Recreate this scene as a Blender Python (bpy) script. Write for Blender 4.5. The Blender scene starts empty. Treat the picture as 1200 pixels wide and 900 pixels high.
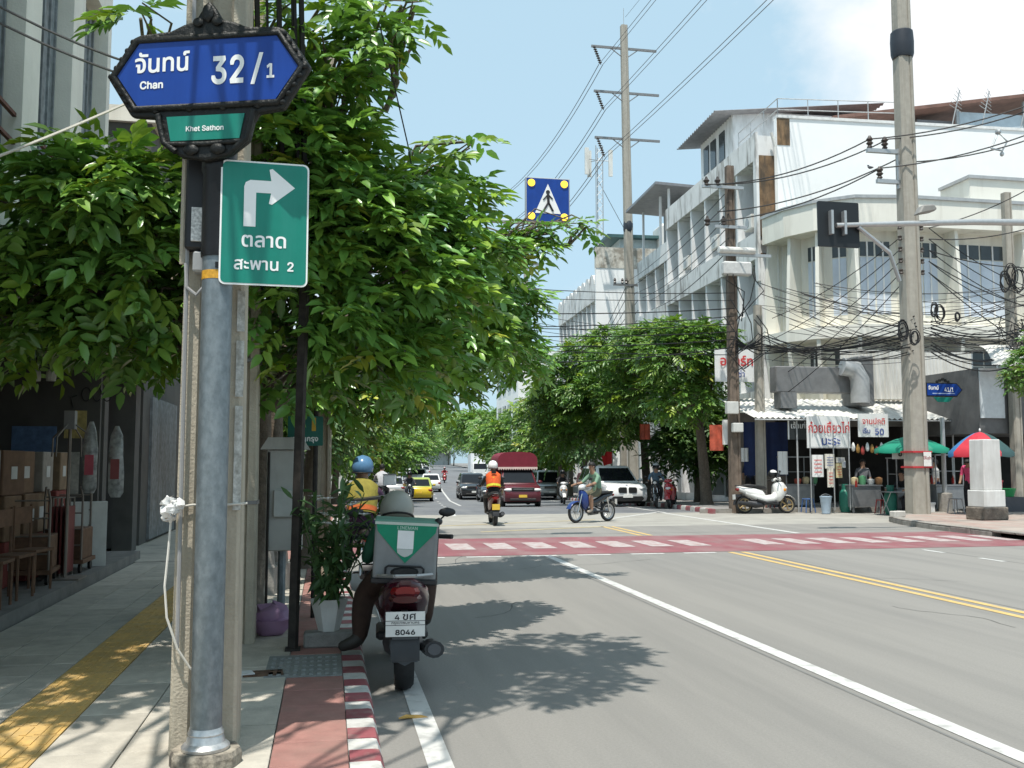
import bpy, bmesh, math, random
import numpy as np
from mathutils import Vector, Matrix
S = bpy.context.scene; COL = S.collection
RD = math.radians; rnd = random.Random(11); PI = math.pi

# ---------------------------------------------------------------- camera
F, CX, CY, H = 1120.0, 600.0, 450.0, 1.65
YAW = math.atan((600 - 385) / F); PIT = math.atan((542 - 450) / F)
cam = bpy.data.cameras.new('camera'); cam.sensor_width = 36; cam.lens = F / 1200 * 36; cam.clip_end = 3000; cam.clip_start = .05
co = bpy.data.objects.new('camera', cam); COL.objects.link(co)
co.location = (0, 0, H); co.rotation_euler = (PI / 2 + PIT, 0, -YAW); S.camera = co
# ---------------------------------------------------------------- sky, sun, exposure
SUN_EL, SUN_AZ = 70.0, 25.0          # high sun behind the camera, to its left
sx, sy, sz = -math.sin(RD(SUN_AZ)) * math.cos(RD(SUN_EL)), -math.cos(RD(SUN_AZ)) * math.cos(RD(SUN_EL)), math.sin(RD(SUN_EL))
W = bpy.data.worlds.new('World'); S.world = W; W.use_nodes = True
nt = W.node_tree; N = nt.nodes; L = nt.links
bg = N['Background']; bg.inputs[1].default_value = 0.12
sky = N.new('ShaderNodeTexSky'); sky.sky_type = 'NISHITA'; sky.sun_disc = False
sky.sun_elevation = RD(SUN_EL); sky.sun_rotation = math.atan2(sx, sy)
sky.air_density = 1.0; sky.dust_density = 2.2; sky.ozone_density = 1.6
tc = N.new('ShaderNodeTexCoord')
mp = N.new('ShaderNodeMapping'); mp.inputs['Location'].default_value = (1.15, .62, .1); mp.inputs['Scale'].default_value = (1.0, 1.0, 1.7)
n1 = N.new('ShaderNodeTexNoise'); n1.inputs['Scale'].default_value = 2.1; n1.inputs['Detail'].default_value = 9; n1.inputs['Roughness'].default_value = .52; n1.inputs['Distortion'].default_value = .25
rp = N.new('ShaderNodeValToRGB'); rp.color_ramp.elements[0].position = .60; rp.color_ramp.elements[1].position = .74
rp.color_ramp.elements[0].color = (0, 0, 0, 1); rp.color_ramp.elements[1].color = (.95, .95, .95, 1)
hz_ = N.new('ShaderNodeMix'); hz_.data_type = 'RGBA'; hz_.inputs[0].default_value = .72; hz_.inputs[7].default_value = (4.9, 7.0, 8.2, 1)   # pale tropical haze all over the sky
mx = N.new('ShaderNodeMix'); mx.data_type = 'RGBA'; mx.inputs[7].default_value = (8.3, 8.4, 8.5, 1)
L.new(tc.outputs['Generated'], mp.inputs[0]); L.new(mp.outputs[0], n1.inputs['Vector']); 
vd = N.new('ShaderNodeVectorMath'); vd.operation = 'DOT_PRODUCT'; vd.inputs[1].default_value = (.64, .65, .40); L.new(tc.outputs['Generated'], vd.inputs[0])   # one big cloud bank over the right hand roofs
mr0 = N.new('ShaderNodeMapRange'); mr0.interpolation_type = 'SMOOTHSTEP'; mr0.inputs[1].default_value = .935; mr0.inputs[2].default_value = 1.0; mr0.inputs[4].default_value = .25; L.new(vd.outputs['Value'], mr0.inputs[0])
ad = N.new('ShaderNodeMath'); ad.operation = 'ADD'; L.new(n1.outputs['Fac'], ad.inputs[0]); L.new(mr0.outputs[0], ad.inputs[1]); L.new(ad.outputs[0], rp.inputs[0])
L.new(sky.outputs[0], hz_.inputs[6]); L.new(hz_.outputs[2], mx.inputs[6]); L.new(rp.outputs[0], mx.inputs[0]); L.new(mx.outputs[2], bg.inputs[0])
sl = bpy.data.lights.new('sun', 'SUN'); sl.energy = 4.7; sl.angle = RD(.55); sl.color = (1, .955, .88)
so = bpy.data.objects.new('sun', sl); COL.objects.link(so)
so.rotation_euler = Vector((sx, sy, sz)).to_track_quat('Z', 'Y').to_euler()
S.view_settings.view_transform = 'Standard'; S.view_settings.look = 'None'; S.view_settings.exposure = 0.12; S.view_settings.gamma = 1
S.cycles.max_bounces = 7; S.cycles.diffuse_bounces = 4; S.cycles.transparent_max_bounces = 8

# ---------------------------------------------------------------- photo pixel -> direction -> point on a real surface
def ray(px, py):
    x = (px - CX) / F; z = (CY - py) / F
    y = math.cos(PIT) - z * math.sin(PIT); zz = math.sin(PIT) + z * math.cos(PIT)
    return Vector((x * math.cos(YAW) + y * math.sin(YAW), -x * math.sin(YAW) + y * math.cos(YAW), zz))
def G(px, py, z=0):                      # where the pixel's line meets the ground at height z
    r = ray(px, py); t = (z - H) / r.z; return Vector((r.x * t, r.y * t, z))
def AY(px, py, Y):                       # where it meets a wall across the street at distance Y
    r = ray(px, py); t = Y / r.y; return Vector((r.x * t, Y, H + r.z * t))
def AX(px, py, X):                       # where it meets a wall along the street at X
    r = ray(px, py); t = X / r.x; return Vector((X, r.y * t, H + r.z * t))
def bend(y): return .095 * max(0, y - 24) - (.095 * 6 / 2 if y > 30 else .095 * min(max(y - 24, 0), 6) * (1 - min(max(y - 24, 0), 6) / 12))
BA = math.atan(.095)
DZN = ((-1e3, 0), (30.2, 0), (36, -.08), (45, -.38), (60, -.75), (80, -.75), (110, -.45), (150, .2), (220, .6), (400, .9), (2000, .9))
def dz(y):                               # the street dips gently beyond the junction and rises again
    for (a, za), (b, zb_) in zip(DZN[:-1], DZN[1:]):
        if a <= y <= b: return za + (zb_ - za) * (y - a) / (b - a)
    return 0
def GV(px, py):                          # pixel -> point on the dipping street
    z = 0.
    for _ in range(25): p = G(px, py, z); z = .5 * z + .5 * dz(p.y)
    return Vector((p.x, p.y, dz(p.y)))

# ---------------------------------------------------------------- materials
MATS = {}
def M(name, col=(.5, .5, .5), rough=.6, metal=0, var=.12, vs=5, bump=0, bs=80, spec=.5, dirt=None, damt=.5, dscale=(3, 3, .4), dlo=.45, dhi=.7,
      coat=0, emis=0, alpha=1, trans=0, ior=1.45, rand=0, joint=None):
    if name in MATS: return MATS[name]
    m = bpy.data.materials.new(name); m.use_nodes = True; t = m.node_tree; n = t.nodes; l = t.links
    b = n['Principled BSDF']; b.inputs['Roughness'].default_value = rough; b.inputs['Metallic'].default_value = metal
    b.inputs['Specular IOR Level'].default_value = spec; b.inputs['Coat Weight'].default_value = coat; b.inputs['IOR'].default_value = ior
    b.inputs['Transmission Weight'].default_value = trans; b.inputs['Alpha'].default_value = alpha
    geo = n.new('ShaderNodeNewGeometry'); src = geo.outputs['Position']
    nz = n.new('ShaderNodeTexNoise'); nz.inputs['Scale'].default_value = vs; nz.inputs['Detail'].default_value = 6; nz.inputs['Roughness'].default_value = .6
    l.new(src, nz.inputs['Vector'])
    mr = n.new('ShaderNodeMapRange'); mr.inputs[1].default_value = .3; mr.inputs[2].default_value = .7; mr.inputs[3].default_value = 1 - var; mr.inputs[4].default_value = 1 + var
    l.new(nz.outputs['Fac'], mr.inputs[0]); fac = mr.outputs[0]
    if rand:
        oi = n.new('ShaderNodeObjectInfo'); mr2 = n.new('ShaderNodeMapRange'); mr2.inputs[3].default_value = 1 - rand; mr2.inputs[4].default_value = 1 + rand
        l.new(oi.outputs['Random'], mr2.inputs[0]); mm = n.new('ShaderNodeMath'); mm.operation = 'MULTIPLY'
        l.new(fac, mm.inputs[0]); l.new(mr2.outputs[0], mm.inputs[1]); fac = mm.outputs[0]
    vm = n.new('ShaderNodeVectorMath'); vm.operation = 'SCALE'; vm.inputs[0].default_value = col[:3]; l.new(fac, vm.inputs['Scale'])
    out = vm.outputs[0]
    if dirt:
        ma = n.new('ShaderNodeMapping'); ma.inputs['Scale'].default_value = dscale; l.new(src, ma.inputs[0])
        nd = n.new('ShaderNodeTexNoise'); nd.inputs['Scale'].default_value = 1; nd.inputs['Detail'].default_value = 8; nd.inputs['Roughness'].default_value = .62
        l.new(ma.outputs[0], nd.inputs['Vector'])
        dm = n.new('ShaderNodeMapRange'); dm.inputs[1].default_value = dlo; dm.inputs[2].default_value = dhi; dm.inputs[4].default_value = damt
        l.new(nd.outputs['Fac'], dm.inputs[0])
        mi = n.new('ShaderNodeMix'); mi.data_type = 'RGBA'; l.new(dm.outputs[0], mi.inputs[0]); l.new(out, mi.inputs[6]); mi.inputs[7].default_value = (*dirt, 1); out = mi.outputs[2]
    l.new(out, b.inputs['Base Color'])
    if bump:
        nb = n.new('ShaderNodeTexNoise'); nb.inputs['Scale'].default_value = bs; nb.inputs['Detail'].default_value = 5; l.new(src, nb.inputs['Vector'])
        bp = n.new('ShaderNodeBump'); bp.inputs['Strength'].default_value = bump; bp.inputs['Distance'].default_value = .02; l.new(nb.outputs['Fac'], bp.inputs['Height']); l.new(bp.outputs[0], b.inputs['Normal'])
    if emis:
        b.inputs['Emission Color'].default_value = (*col[:3], 1); b.inputs['Emission Strength'].default_value = emis
    MATS[name] = m; return m
def MLEAF(name, col, trans=.45, rough=.42):
    if name in MATS: return MATS[name]
    m = bpy.data.materials.new(name); m.use_nodes = True; t = m.node_tree; n = t.nodes; l = t.links
    b = n['Principled BSDF']; b.inputs['Roughness'].default_value = rough; b.inputs['Specular IOR Level'].default_value = .6
    at = n.new('ShaderNodeAttribute'); at.attribute_name = 'tint'
    oi = n.new('ShaderNodeObjectInfo'); 
    vm = n.new('ShaderNodeVectorMath'); vm.operation = 'MULTIPLY'; vm.inputs[0].default_value = col; l.new(at.outputs['Color'], vm.inputs[1])
    l.new(vm.outputs[0], b.inputs['Base Color'])
    tr = n.new('ShaderNodeBsdfTranslucent'); v2 = n.new('ShaderNodeVectorMath'); v2.operation = 'MULTIPLY'; v2.inputs[1].default_value = (1.2, 1.25, .5)
    l.new(vm.outputs[0], v2.inputs[0]); l.new(v2.outputs[0], tr.inputs[0])
    ms = n.new('ShaderNodeMixShader'); ms.inputs[0].default_value = trans; l.new(b.outputs[0], ms.inputs[1]); l.new(tr.outputs[0], ms.inputs[2])
    l.new(ms.outputs[0], n['Material Output'].inputs[0]); MATS[name] = m; return m

# ---------------------------------------------------------------- mesh building
class MB:
    def __init__(s): s.V = []; s.Fc = []; s.I = []
    def add(s, vs, fs, m=0):
        o = len(s.V); s.V += [tuple(v) for v in vs]; s.Fc += [tuple(o + i for i in f) for f in fs]; s.I += [m] * len(fs); return s
    def box(s, x0, x1, y0, y1, z0, z1, m=0):
        return s.add([(x0, y0, z0), (x1, y0, z0), (x1, y1, z0), (x0, y1, z0), (x0, y0, z1), (x1, y0, z1), (x1, y1, z1), (x0, y1, z1)],
                     [(0, 3, 2, 1), (4, 5, 6, 7), (0, 1, 5, 4), (1, 2, 6, 5), (2, 3, 7, 6), (3, 0, 4, 7)], m)
    def cbox(s, c, sz, m=0, rot=None):
        h = [a / 2 for a in sz]; q = MB().box(-h[0], h[0], -h[1], h[1], -h[2], h[2]); c = Vector(c)
        return s.add([(rot @ Vector(v) if rot else Vector(v)) + c for v in q.V], q.Fc, m)
    def rings(s, rs, m=0, cap=True, closed=True):
        n = len(rs[0]); vs = [v for r in rs for v in r]; fs = []
        for k in range(len(rs) - 1):
            for i in range(n if closed else n - 1):
                j = (i + 1) % n; fs.append((k * n + i, k * n + j, (k + 1) * n + j, (k + 1) * n + i))
        if cap and closed: fs.append(tuple(range(n - 1, -1, -1))); fs.append(tuple((len(rs) - 1) * n + i for i in range(n)))
        return s.add(vs, fs, m)
    def tube(s, path, r, n=6, m=0, cap=True):
        P = [Vector(p) for p in path]; rs = []; prev = None
        for i, p in enumerate(P):
            d = (P[min(i + 1, len(P) - 1)] - P[max(i - 1, 0)]); d = d.normalized() if d.length > 1e-9 else Vector((0, 0, 1))
            a = prev if prev is not None else (Vector((0, 0, 1)) if abs(d.z) < .9 else Vector((1, 0, 0)))
            u = (a - d * a.dot(d)); u = u.normalized() if u.length > 1e-6 else d.orthogonal().normalized(); prev = u; w = d.cross(u)
            rr = r[i] if isinstance(r, (list, tuple)) else r
            rs.append([p + (u * math.cos(2 * PI * k / n + .4) + w * math.sin(2 * PI * k / n + .4)) * rr for k in range(n)])
        return s.rings(rs, m, cap)
    def lathe(s, prof, c=(0, 0, 0), n=16, ax='z', m=0, cap=True):
        rs = []; c = Vector(c)
        for r, h in prof:
            ring = []
            for k in range(n):
                a = 2 * PI * k / n; q = (r * math.cos(a), r * math.sin(a), h)
                ring.append(c + Vector(q if ax == 'z' else ((h, q[0], q[1]) if ax == 'x' else (q[1], h, q[0]))))
            rs.append(ring)
        return s.rings(rs, m, cap)
    def prism(s, poly, a, b, ax='x', m=0):
        def mk(u, v, w): return (w, u, v) if ax == 'x' else ((u, w, v) if ax == 'y' else (u, v, w))
        n = len(poly); vs = [mk(u, v, a) for u, v in poly] + [mk(u, v, b) for u, v in poly]
        return s.add(vs, [tuple(range(n)), tuple(range(2 * n - 1, n - 1, -1))] + [(i, n + i, n + (i + 1) % n, (i + 1) % n) for i in range(n)], m)
    def loft(s, secs, n=12, m=0, p=2.4):          # secs: (x, y, z, half width, half height) rings across Y
        rs = []
        for x, y, z, a, b in secs:
            ring = []
            for k in range(n):
                t = 2 * PI * k / n; c, d = math.cos(t), math.sin(t)
                ring.append((x + a * math.copysign(abs(c) ** (2 / p), c), y, z + b * math.copysign(abs(d) ** (2 / p), d)))
            rs.append(ring)
        return s.rings(rs, m)
    def ell(s, c, r, n=12, k=8, m=0, lo=-1, hi=1):
        c = Vector(c); rs = []
        for i in range(k + 1):
            t = lo + (hi - lo) * i / k; a = math.asin(max(-1, min(1, t))); q = max(math.cos(a), .02)
            rs.append([c + Vector((r[0] * q * math.cos(2 * PI * j / n), r[1] * q * math.sin(2 * PI * j / n), r[2] * math.sin(a))) for j in range(n)])
        return s.rings(rs, m)
    def quad(s, a, b, c, d, m=0): return s.add([a, b, c, d], [(0, 1, 2, 3)], m)
    def data(s, name, mats, bevel=0, smooth=0, segs=1, blimit=35):
        me = bpy.data.meshes.new(name); me.from_pydata(s.V, [], s.Fc)
        for x in (mats if isinstance(mats, (list, tuple)) else [mats]): me.materials.append(x)
        me.polygons.foreach_set('material_index', s.I)
        bm = bmesh.new(); bm.from_mesh(me); bmesh.ops.recalc_face_normals(bm, faces=bm.faces)
        if bevel:
            es = [e for e in bm.edges if len(e.link_faces) == 2 and e.calc_face_angle(0) > RD(blimit)]
            bmesh.ops.bevel(bm, geom=es, offset=bevel, segments=segs, profile=.5, affect='EDGES', clamp_overlap=True)
        bm.to_mesh(me); bm.free()
        if smooth:
            me.polygons.foreach_set('use_smooth', [True] * len(me.polygons)); me.set_sharp_from_angle(angle=RD(smooth))
        me.update(); return me
    def build(s, name, mats, parent=None, loc=None, rz=0, **k):
        return obj(name, s.data(name, mats, **k), parent, loc, rz)
def obj(name, me, parent=None, loc=None, rz=0):
    o = bpy.data.objects.new(name, me); COL.objects.link(o); o.parent = parent
    if loc is not None: o.location = loc
    if rz: o.rotation_euler.z = rz
    return o
def tag(o, label, cat, group=None, kind=None):
    if label: o['label'] = label
    if cat: o['category'] = cat
    if group: o['group'] = group
    if kind: o['kind'] = kind
    return o
def T(name, label, cat, loc=(0, 0, 0), rz=0, group=None):
    o = bpy.data.objects.new(name, None); COL.objects.link(o); o.location = loc; o.rotation_euler.z = rz; o.empty_display_size = .2
    return tag(o, label, cat, group)
def struct(o): o['kind'] = 'structure'; return o
def copy_tree(o, parent=None):
    c = o.copy(); COL.objects.link(c); c.parent = parent
    for ch in o.children: copy_tree(ch, c)
    return c
try: INTER = bpy.data.fonts.load(bpy.utils.system_resource('DATAFILES') + '/fonts/Inter.woff2')
except Exception: INTER = None
def glyph_mesh(name, body, h, bold, thai, align):
    """outline of the lettering, filled band by band (non-zero winding) into one flat sheet"""
    c = bpy.data.curves.new(name, 'FONT'); c.body = body; c.size = h; c.align_x = align; c.align_y = 'BOTTOM_BASELINE'; c.resolution_u = 3; c.fill_mode = 'NONE'
    if INTER and not thai: c.font = INTER
    o = bpy.data.objects.new(name, c); COL.objects.link(o)
    dg = bpy.context.evaluated_depsgraph_get(); me = bpy.data.meshes.new_from_object(o.evaluated_get(dg), depsgraph=dg)
    bpy.data.objects.remove(o); bpy.data.curves.remove(c)
    nxt = {}
    for e in me.edges: a, b = e.vertices; nxt.setdefault(a, []).append(b); nxt.setdefault(b, []).append(a)
    co_ = [v.co.xy.copy() for v in me.vertices]; seen = set(); loops = []
    for s0 in range(len(co_)):
        if s0 in seen or s0 not in nxt: continue
        lp_ = [s0]; seen.add(s0); cur = s0
        fw_ = [x for x in nxt[cur] if x == cur + 1] or nxt[cur]; cur = fw_[0]
        while cur not in seen:
            lp_.append(cur); seen.add(cur); n_ = [x for x in nxt[cur] if x not in seen]
            if not n_: break
            cur = n_[0]
        if len(lp_) > 2: loops.append([co_[i] for i in lp_])
    bpy.data.meshes.remove(me)
    if loops and bold:
        big = max(loops, key=lambda l: abs(sum(p.x * q.y - q.x * p.y for p, q in zip(l, l[1:] + l[:1])))); sg = 1 if sum(p.x * q.y - q.x * p.y for p, q in zip(big, big[1:] + big[:1])) > 0 else -1
        out = []
        for l in loops:
            n_ = len(l); r_ = []
            for i in range(n_):
                d_ = (l[(i + 1) % n_] - l[i - 1]); d_ = d_.normalized() if d_.length > 1e-9 else Vector((1, 0)); r_.append(l[i] + Vector((d_.y, -d_.x)) * sg * bold)
            out.append(r_)
        loops = out
    ed = [(p, q) if p.y < q.y else (q, p, 1) for l in loops for p, q in zip(l, l[1:] + l[:1]) if abs(p.y - q.y) > 1e-7]
    ys_ = sorted({round(p.y, 5) for l in loops for p in l}); yy = []
    for y in ys_:
        if not yy or y - yy[-1] > h * .004: yy.append(y)
    b = MB()
    for y0, y1 in zip(yy[:-1], yy[1:]):
        ym = (y0 + y1) / 2; act = []
        for e in ed:
            p, q = e[0], e[1]
            if p.y <= ym < q.y:
                k = (q.x - p.x) / (q.y - p.y); act.append((p.x + k * (ym - p.y), p.x + k * (max(y0, p.y) - p.y), p.x + k * (min(y1, q.y) - p.y), 1 if len(e) == 2 else -1))
        act.sort(); w_ = 0; st = None
        for xm, xa, xb, dr in act:
            pw_ = w_; w_ += dr
            if pw_ == 0: st = (xa, xb)
            elif w_ == 0 and st: b.quad((st[0], y0, 0), (xa, y0, 0), (xb, y1, 0), (st[1], y1, 0)); st = None
    return b
def text(body, h, mat, parent, loc, rot=(PI / 2, 0, 0), thai=False, bold=.012, sx_=1.0, name='lettering', align='CENTER'):
    b = glyph_mesh(name, body, h, bold, thai, align); me = bpy.data.meshes.new(name); me.from_pydata(b.V, [], b.Fc); me.materials.append(mat)
    o = obj(name, me, parent, loc); o.rotation_euler = rot; o.scale = (sx_, 1, 1); return o
def sag(a, b, s, n=10):
    a, b = Vector(a), Vector(b); return [a.lerp(b, i / n) - Vector((0, 0, 4 * s * (i / n) * (1 - i / n))) for i in range(n + 1)]
# ================================================================ SETTING: ground, road, pavements
road_m = M('road_concrete', (.25, .238, .218), .85, var=.10, vs=60, bump=.35, bs=150, dirt=(.165, .16, .15), damt=.5, dscale=(1.7, .10, 1), dlo=.42, dhi=.66)
asph_m = M('asphalt', (.15, .155, .165), .8, var=.15, vs=1.2, bump=.25, bs=120, dirt=(.22, .22, .215), damt=.5, dscale=(1.2, .15, 1))
apron_m = M('pale_concrete', (.34, .325, .29), .85, var=.14, vs=1.5, bump=.25, bs=100, dirt=(.22, .21, .19), damt=.5, dscale=(.5, .9, 1))
pave_m = M('paving', (.46, .425, .36), .85, var=.14, vs=7, bump=.3, bs=60, rand=.10, dirt=(.2, .19, .17), damt=.55, dscale=(2, 2, 2), dlo=.5, dhi=.72)
pvbase_m = M('paving_bed', (.22, .215, .2), .9, var=.15, vs=5)
red_tile = M('red_tile', (.33, .165, .14), .8, var=.15, vs=8, bump=.2, bs=60, rand=.10, dirt=(.25, .17, .14), damt=.6, dscale=(3, 3, 3))
yel_tile = M('yellow_tile', (.62, .40, .13), .75, var=.12, vs=9, bump=.2, bs=70, rand=.10, dirt=(.40, .30, .16), damt=.6, dscale=(5, 5, 5), dlo=.42)
white_p = M('road_white', (.55, .545, .52), .7, var=.08, vs=5, dirt=(.30, .295, .28), damt=.75, dscale=(7, 7, 7), dlo=.50, dhi=.68)
bar_p = M('bar_white', (.46, .42, .405), .75, var=.1, vs=5, dirt=(.30, .17, .16), damt=.85, dscale=(5, 5, 5), dlo=.42, dhi=.64)
yel_p = M('road_yellow', (.58, .40, .15), .7, var=.1, vs=5, dirt=(.36, .3, .2), damt=.7, dscale=(6, 3, 6), dlo=.48, dhi=.7)
red_p = M('road_red', (.235, .082, .092), .75, var=.14, vs=1.6, dirt=(.26, .19, .18), damt=.75, dscale=(1.6, .8, 3), dlo=.42, dhi=.72)
tar_m = M('tar', (.17, .168, .16), .8)
kred = M('kerb_red', (.27, .075, .085), .7, var=.15, vs=10, rand=.12, dirt=(.28, .2, .18), damt=.7, dscale=(9, 9, 9), dlo=.48)
kwht = M('kerb_white', (.52, .51, .48), .7, var=.1, vs=10, rand=.08, dirt=(.33, .31, .27), damt=.8, dscale=(8, 8, 8), dlo=.46)
kgrey = M('kerb_concrete', (.30, .28, .25), .85, var=.2, vs=6, bump=.3, bs=40, dirt=(.14, .13, .11), damt=.7, dscale=(4, 4, 4), dlo=.48)
conc_pole = M('pole_concrete', (.42, .375, .295), .85, var=.10, vs=9, bump=.4, bs=70, dirt=(.25, .215, .165), damt=.65, dscale=(10, 10, .8), dlo=.46)
gb_ = MB(); gy = [-60, 0, 30.2, 36, 45, 60, 80, 110, 150, 220, 400, 900]
for a, c in zip(gy[:-1], gy[1:]): gb_.quad((-500, a, dz(a) - .03), (500, a, dz(a) - .03), (500, c, dz(c) - .03), (-500, c, dz(c) - .03))
struct(gb_.build('ground', M('soil', (.2, .19, .17), .9)))
def strip(xa, xb, ys, z, name, mat, parent=None, bnd=True):
    b = MB()
    for a, c in zip(ys[:-1], ys[1:]):
        f = bend if bnd else (lambda y: 0)
        b.quad((xa + f(a), a, z + dz(a)), (xb + f(a), a, z + dz(a)), (xb + f(c), c, z + dz(c)), (xa + f(c), c, z + dz(c)))
    return b.build(name, mat, parent)
YN = [-12, -4, 2, 8, 14, 20, 24]; YF = [24, 25.5, 27, 28.5, 30, 36, 45, 60, 80, 110, 150, 220, 400]
road = struct(MB().quad((.1, -12, 0), (15.2, -12, 0), (15.2, 24, 0), (.1, 24, 0)).build('road', road_m))
struct(strip(.1, 30, [24, 25.5, 27, 28.5, 30.2], 0, 'side_street', apron_m, bnd=False))
struct(strip(-1.2, 13.6, [30.2, 36, 45, 60, 80, 110, 150, 220, 400], 0, 'far_road', asph_m))
# markings
def rect(name, x0, x1, y0, y1, z, mat, parent=road): return MB().quad((x0, y0, z), (x1, y0, z), (x1, y1, z), (x0, y1, z)).build(name, mat, parent)
rect('crosswalk', .32, 14.6, 16.9, 20.75, .004, red_p)
x = .75
while x < 14.2:
    if not 7.5 < x + .25 < 8.2: 
        dx = .0
        MB().quad((x, 18.1, .008), (x + .46, 18.1, .008), (x + .47, 19.5, .008), (x + .01, 19.5, .008)).build('crosswalk_bar', bar_p, road)
    x += .79
x = .4
while x < 7.2: rect('stop_dash', x, x + .62, 16.66, 16.8, .004, white_p); x += 1.0
rect('edge_line', .56, .70, -10, 16.5, .004, white_p)
rect('lane_line', 3.78, 3.92, -10, 16.62, .004, white_p)
rect('centre_line', 7.26, 7.37, -10, 16.75, .004, yel_p); rect('centre_line', 7.50, 7.61, -10, 16.75, .004, yel_p)
rect('centre_line', 6.93, 7.04, 20.9, 24, .004, yel_p); rect('centre_line', 7.17, 7.28, 20.9, 24, .004, yel_p)
for y in (8.2, 10.4, 12.5, 14.3, 15.9): rect('lane_dash', 11.06, 11.17, y, y + .62, .004, white_p)
MB().quad((10.75, 20.9, .004), (10.9, 20.9, .004), (10.9, 30.2, .004), (10.75, 30.2, .004)).build('edge_line', white_p, road)
for y in (29.5, 32, 34.5, 37, 41, 46, 51, 57, 64, 72): strip(3.55, 3.68, [y, y + 1.2], .004, 'lane_dash', white_p, road)
strip(4.35, 4.48, [44, 60, 80, 120], .004, 'lane_line', white_p, road)
for y in (25.5, 31, 35, 39): MB().quad((1.9 + (y - 25) * .02, y, .004), (2.4 + (y - 25) * .02, y, .004), (2.45 + (y - 25) * .02, y + .8, .004), (1.95 + (y - 25) * .02, y + .8, .004)).build('lane_dash', white_p, road)
strip(10.6, 10.72, [30.2, 36, 45, 60], .004, 'edge_line', white_p, road)
MB().quad((8.2, 27.2, .004), (10.7, 30.3, .004), (10.7, 30.55, .004), (8.2, 27.4, .004)).build('edge_line', white_p, road)
MB().quad((3.6, 22.6, .004), (7.0, 23.9, .004), (7.0, 24.1, .004), (3.6, 22.78, .004)).build('box_line', M('faded_yellow', (.42, .35, .2), .8, var=.2, vs=4), road)
MB().quad((2.2, 24.6, .004), (7.6, 26.8, .004), (7.6, 27.0, .004), (2.2, 24.78, .004)).build('box_line', MATS['faded_yellow'], road)
jb = MB()
for (xa, xb, ya, yb) in ((3.70, 3.725, -10, 16.6), (7.70, 7.72, -10, 16.6), (11.2, 11.22, -10, 16.6), (.36, 14.5, 21.6, 21.63)):
    jb.quad((xa, ya, .0025), (xb, ya, .0025), (xb, yb, .0025), (xa, yb, .0025))
jb.build('slab_joint', tar_m, road)
cr = MB(); rgk = np.random.default_rng(31)
for k in range(9):
    p = Vector((rgk.uniform(1.2, 13), rgk.uniform(6, 16), .0024)); d_ = rgk.uniform(-.5, .5) + (PI / 2 if k % 2 else 0)
    for j in range(int(rgk.integers(6, 14))):
        d_ += rgk.uniform(-.5, .5); q_ = p + Vector((math.cos(d_), math.sin(d_), 0)) * rgk.uniform(.12, .3); w_ = Vector((-math.sin(d_), math.cos(d_), 0)) * rgk.uniform(.003, .007); cr.quad(p - w_, q_ - w_, q_ + w_, p + w_); p = q_
cr.build('crack', M('crack', (.10, .098, .092), .9), road)
# left pavement: bed, tiles, tactile tiles, red tiles, kerb stones
PZ = .15
lp = struct(strip(-3.6, .13, YN + YF[1:], PZ - .02, 'pavement', pvbase_m))
b = MB(); b.box(-3.6, .13, -12, 24, -.05, PZ - .021); b.build('pavement_fill', pvbase_m, lp)
TS = .4
def tiledata(w, d, mat, name):
    return MB().box(-w / 2 + .004, w / 2 - .004, -d / 2 + .004, d / 2 - .004, 0, .02).data(name, mat, bevel=.003)
t_pave = tiledata(TS, TS, pave_m, 'tile'); t_red = tiledata(.396, TS, red_tile, 'red_tile')
q = MB().box(-.196, .196, -.196, .196, 0, .020)
for r in (-1, 1):
    for k in range(5): q.box(-.155 + k * .0775 - .018, -.155 + k * .0775 + .018, r * .1 - .085, r * .1 + .085, .0195, .025)
t_tac = q.data('tactile_tile', yel_tile)
t_big = tiledata(1.0, .8, pave_m, 'slab')
def place(me, x, y, name, z=PZ - .02, par=lp):
    o = obj(name, me, par, (x, y, z + rnd.uniform(-.0015, .0015))); o.rotation_euler = (rnd.uniform(-.003, .003), rnd.uniform(-.003, .003), rnd.uniform(-.004, .004)); return o
y = 3.2; row = 0
while y < 15.5:
    for cxp in (-3.03, -2.63, -2.23, -1.23, -.83, -.465):
        if -3 < cxp and not (cxp == -3.03): place(t_pave, cxp if cxp != -2.63 else -2.63, y, 'tile')
    place(t_pave, -1.93, y, 'tile').scale.x = .49
    place(t_tac, -1.63, y, 'tactile_tile')
    if not 7.0 < y < 7.75: place(t_red, -.068, y, 'red_tile')
    else: pass
    y += TS; row += 1
strip(-3.6, -1.0, [15.5, 20, 24] + YF[1:], PZ - .004, 'paving_sheet', pave_m, lp); strip(-1.0, .13, [15.5, 20, 24] + YF[1:], PZ - .004, 'paving_sheet', red_tile, lp)
strip(-1.84, -1.44, [15.7, 20, 24] + YF[1:4], PZ, 'tactile_strip', yel_tile, lp)
gb = MB().box(-.42, .125, 7.02, 7.78, PZ - .02, PZ + .003)
for i in range(9):
    for j in range(5): gb.box(-.39 + i * .056, -.36 + i * .056, 7.06 + j * .145, 7.15 + j * .145, PZ + .002, PZ + .012)
gb.build('drain_cover', M('grate_grey', (.24, .25, .24), .8, var=.2, vs=20, bump=.2), lp)
ks = MB(); ks.prism([(0, -.05), (.18, -.05), (.175, .10), (.155, .145), (.135, .15), (0, .15)], -.1, .1, 'y')
kd_r = ks.data('kerb_stone', kred, smooth=40); kd_w = ks.data('kerb_stone', kwht, smooth=40); kd_g = ks.data('kerb_stone', kgrey, smooth=40)
y = 3.0; k = 0
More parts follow.
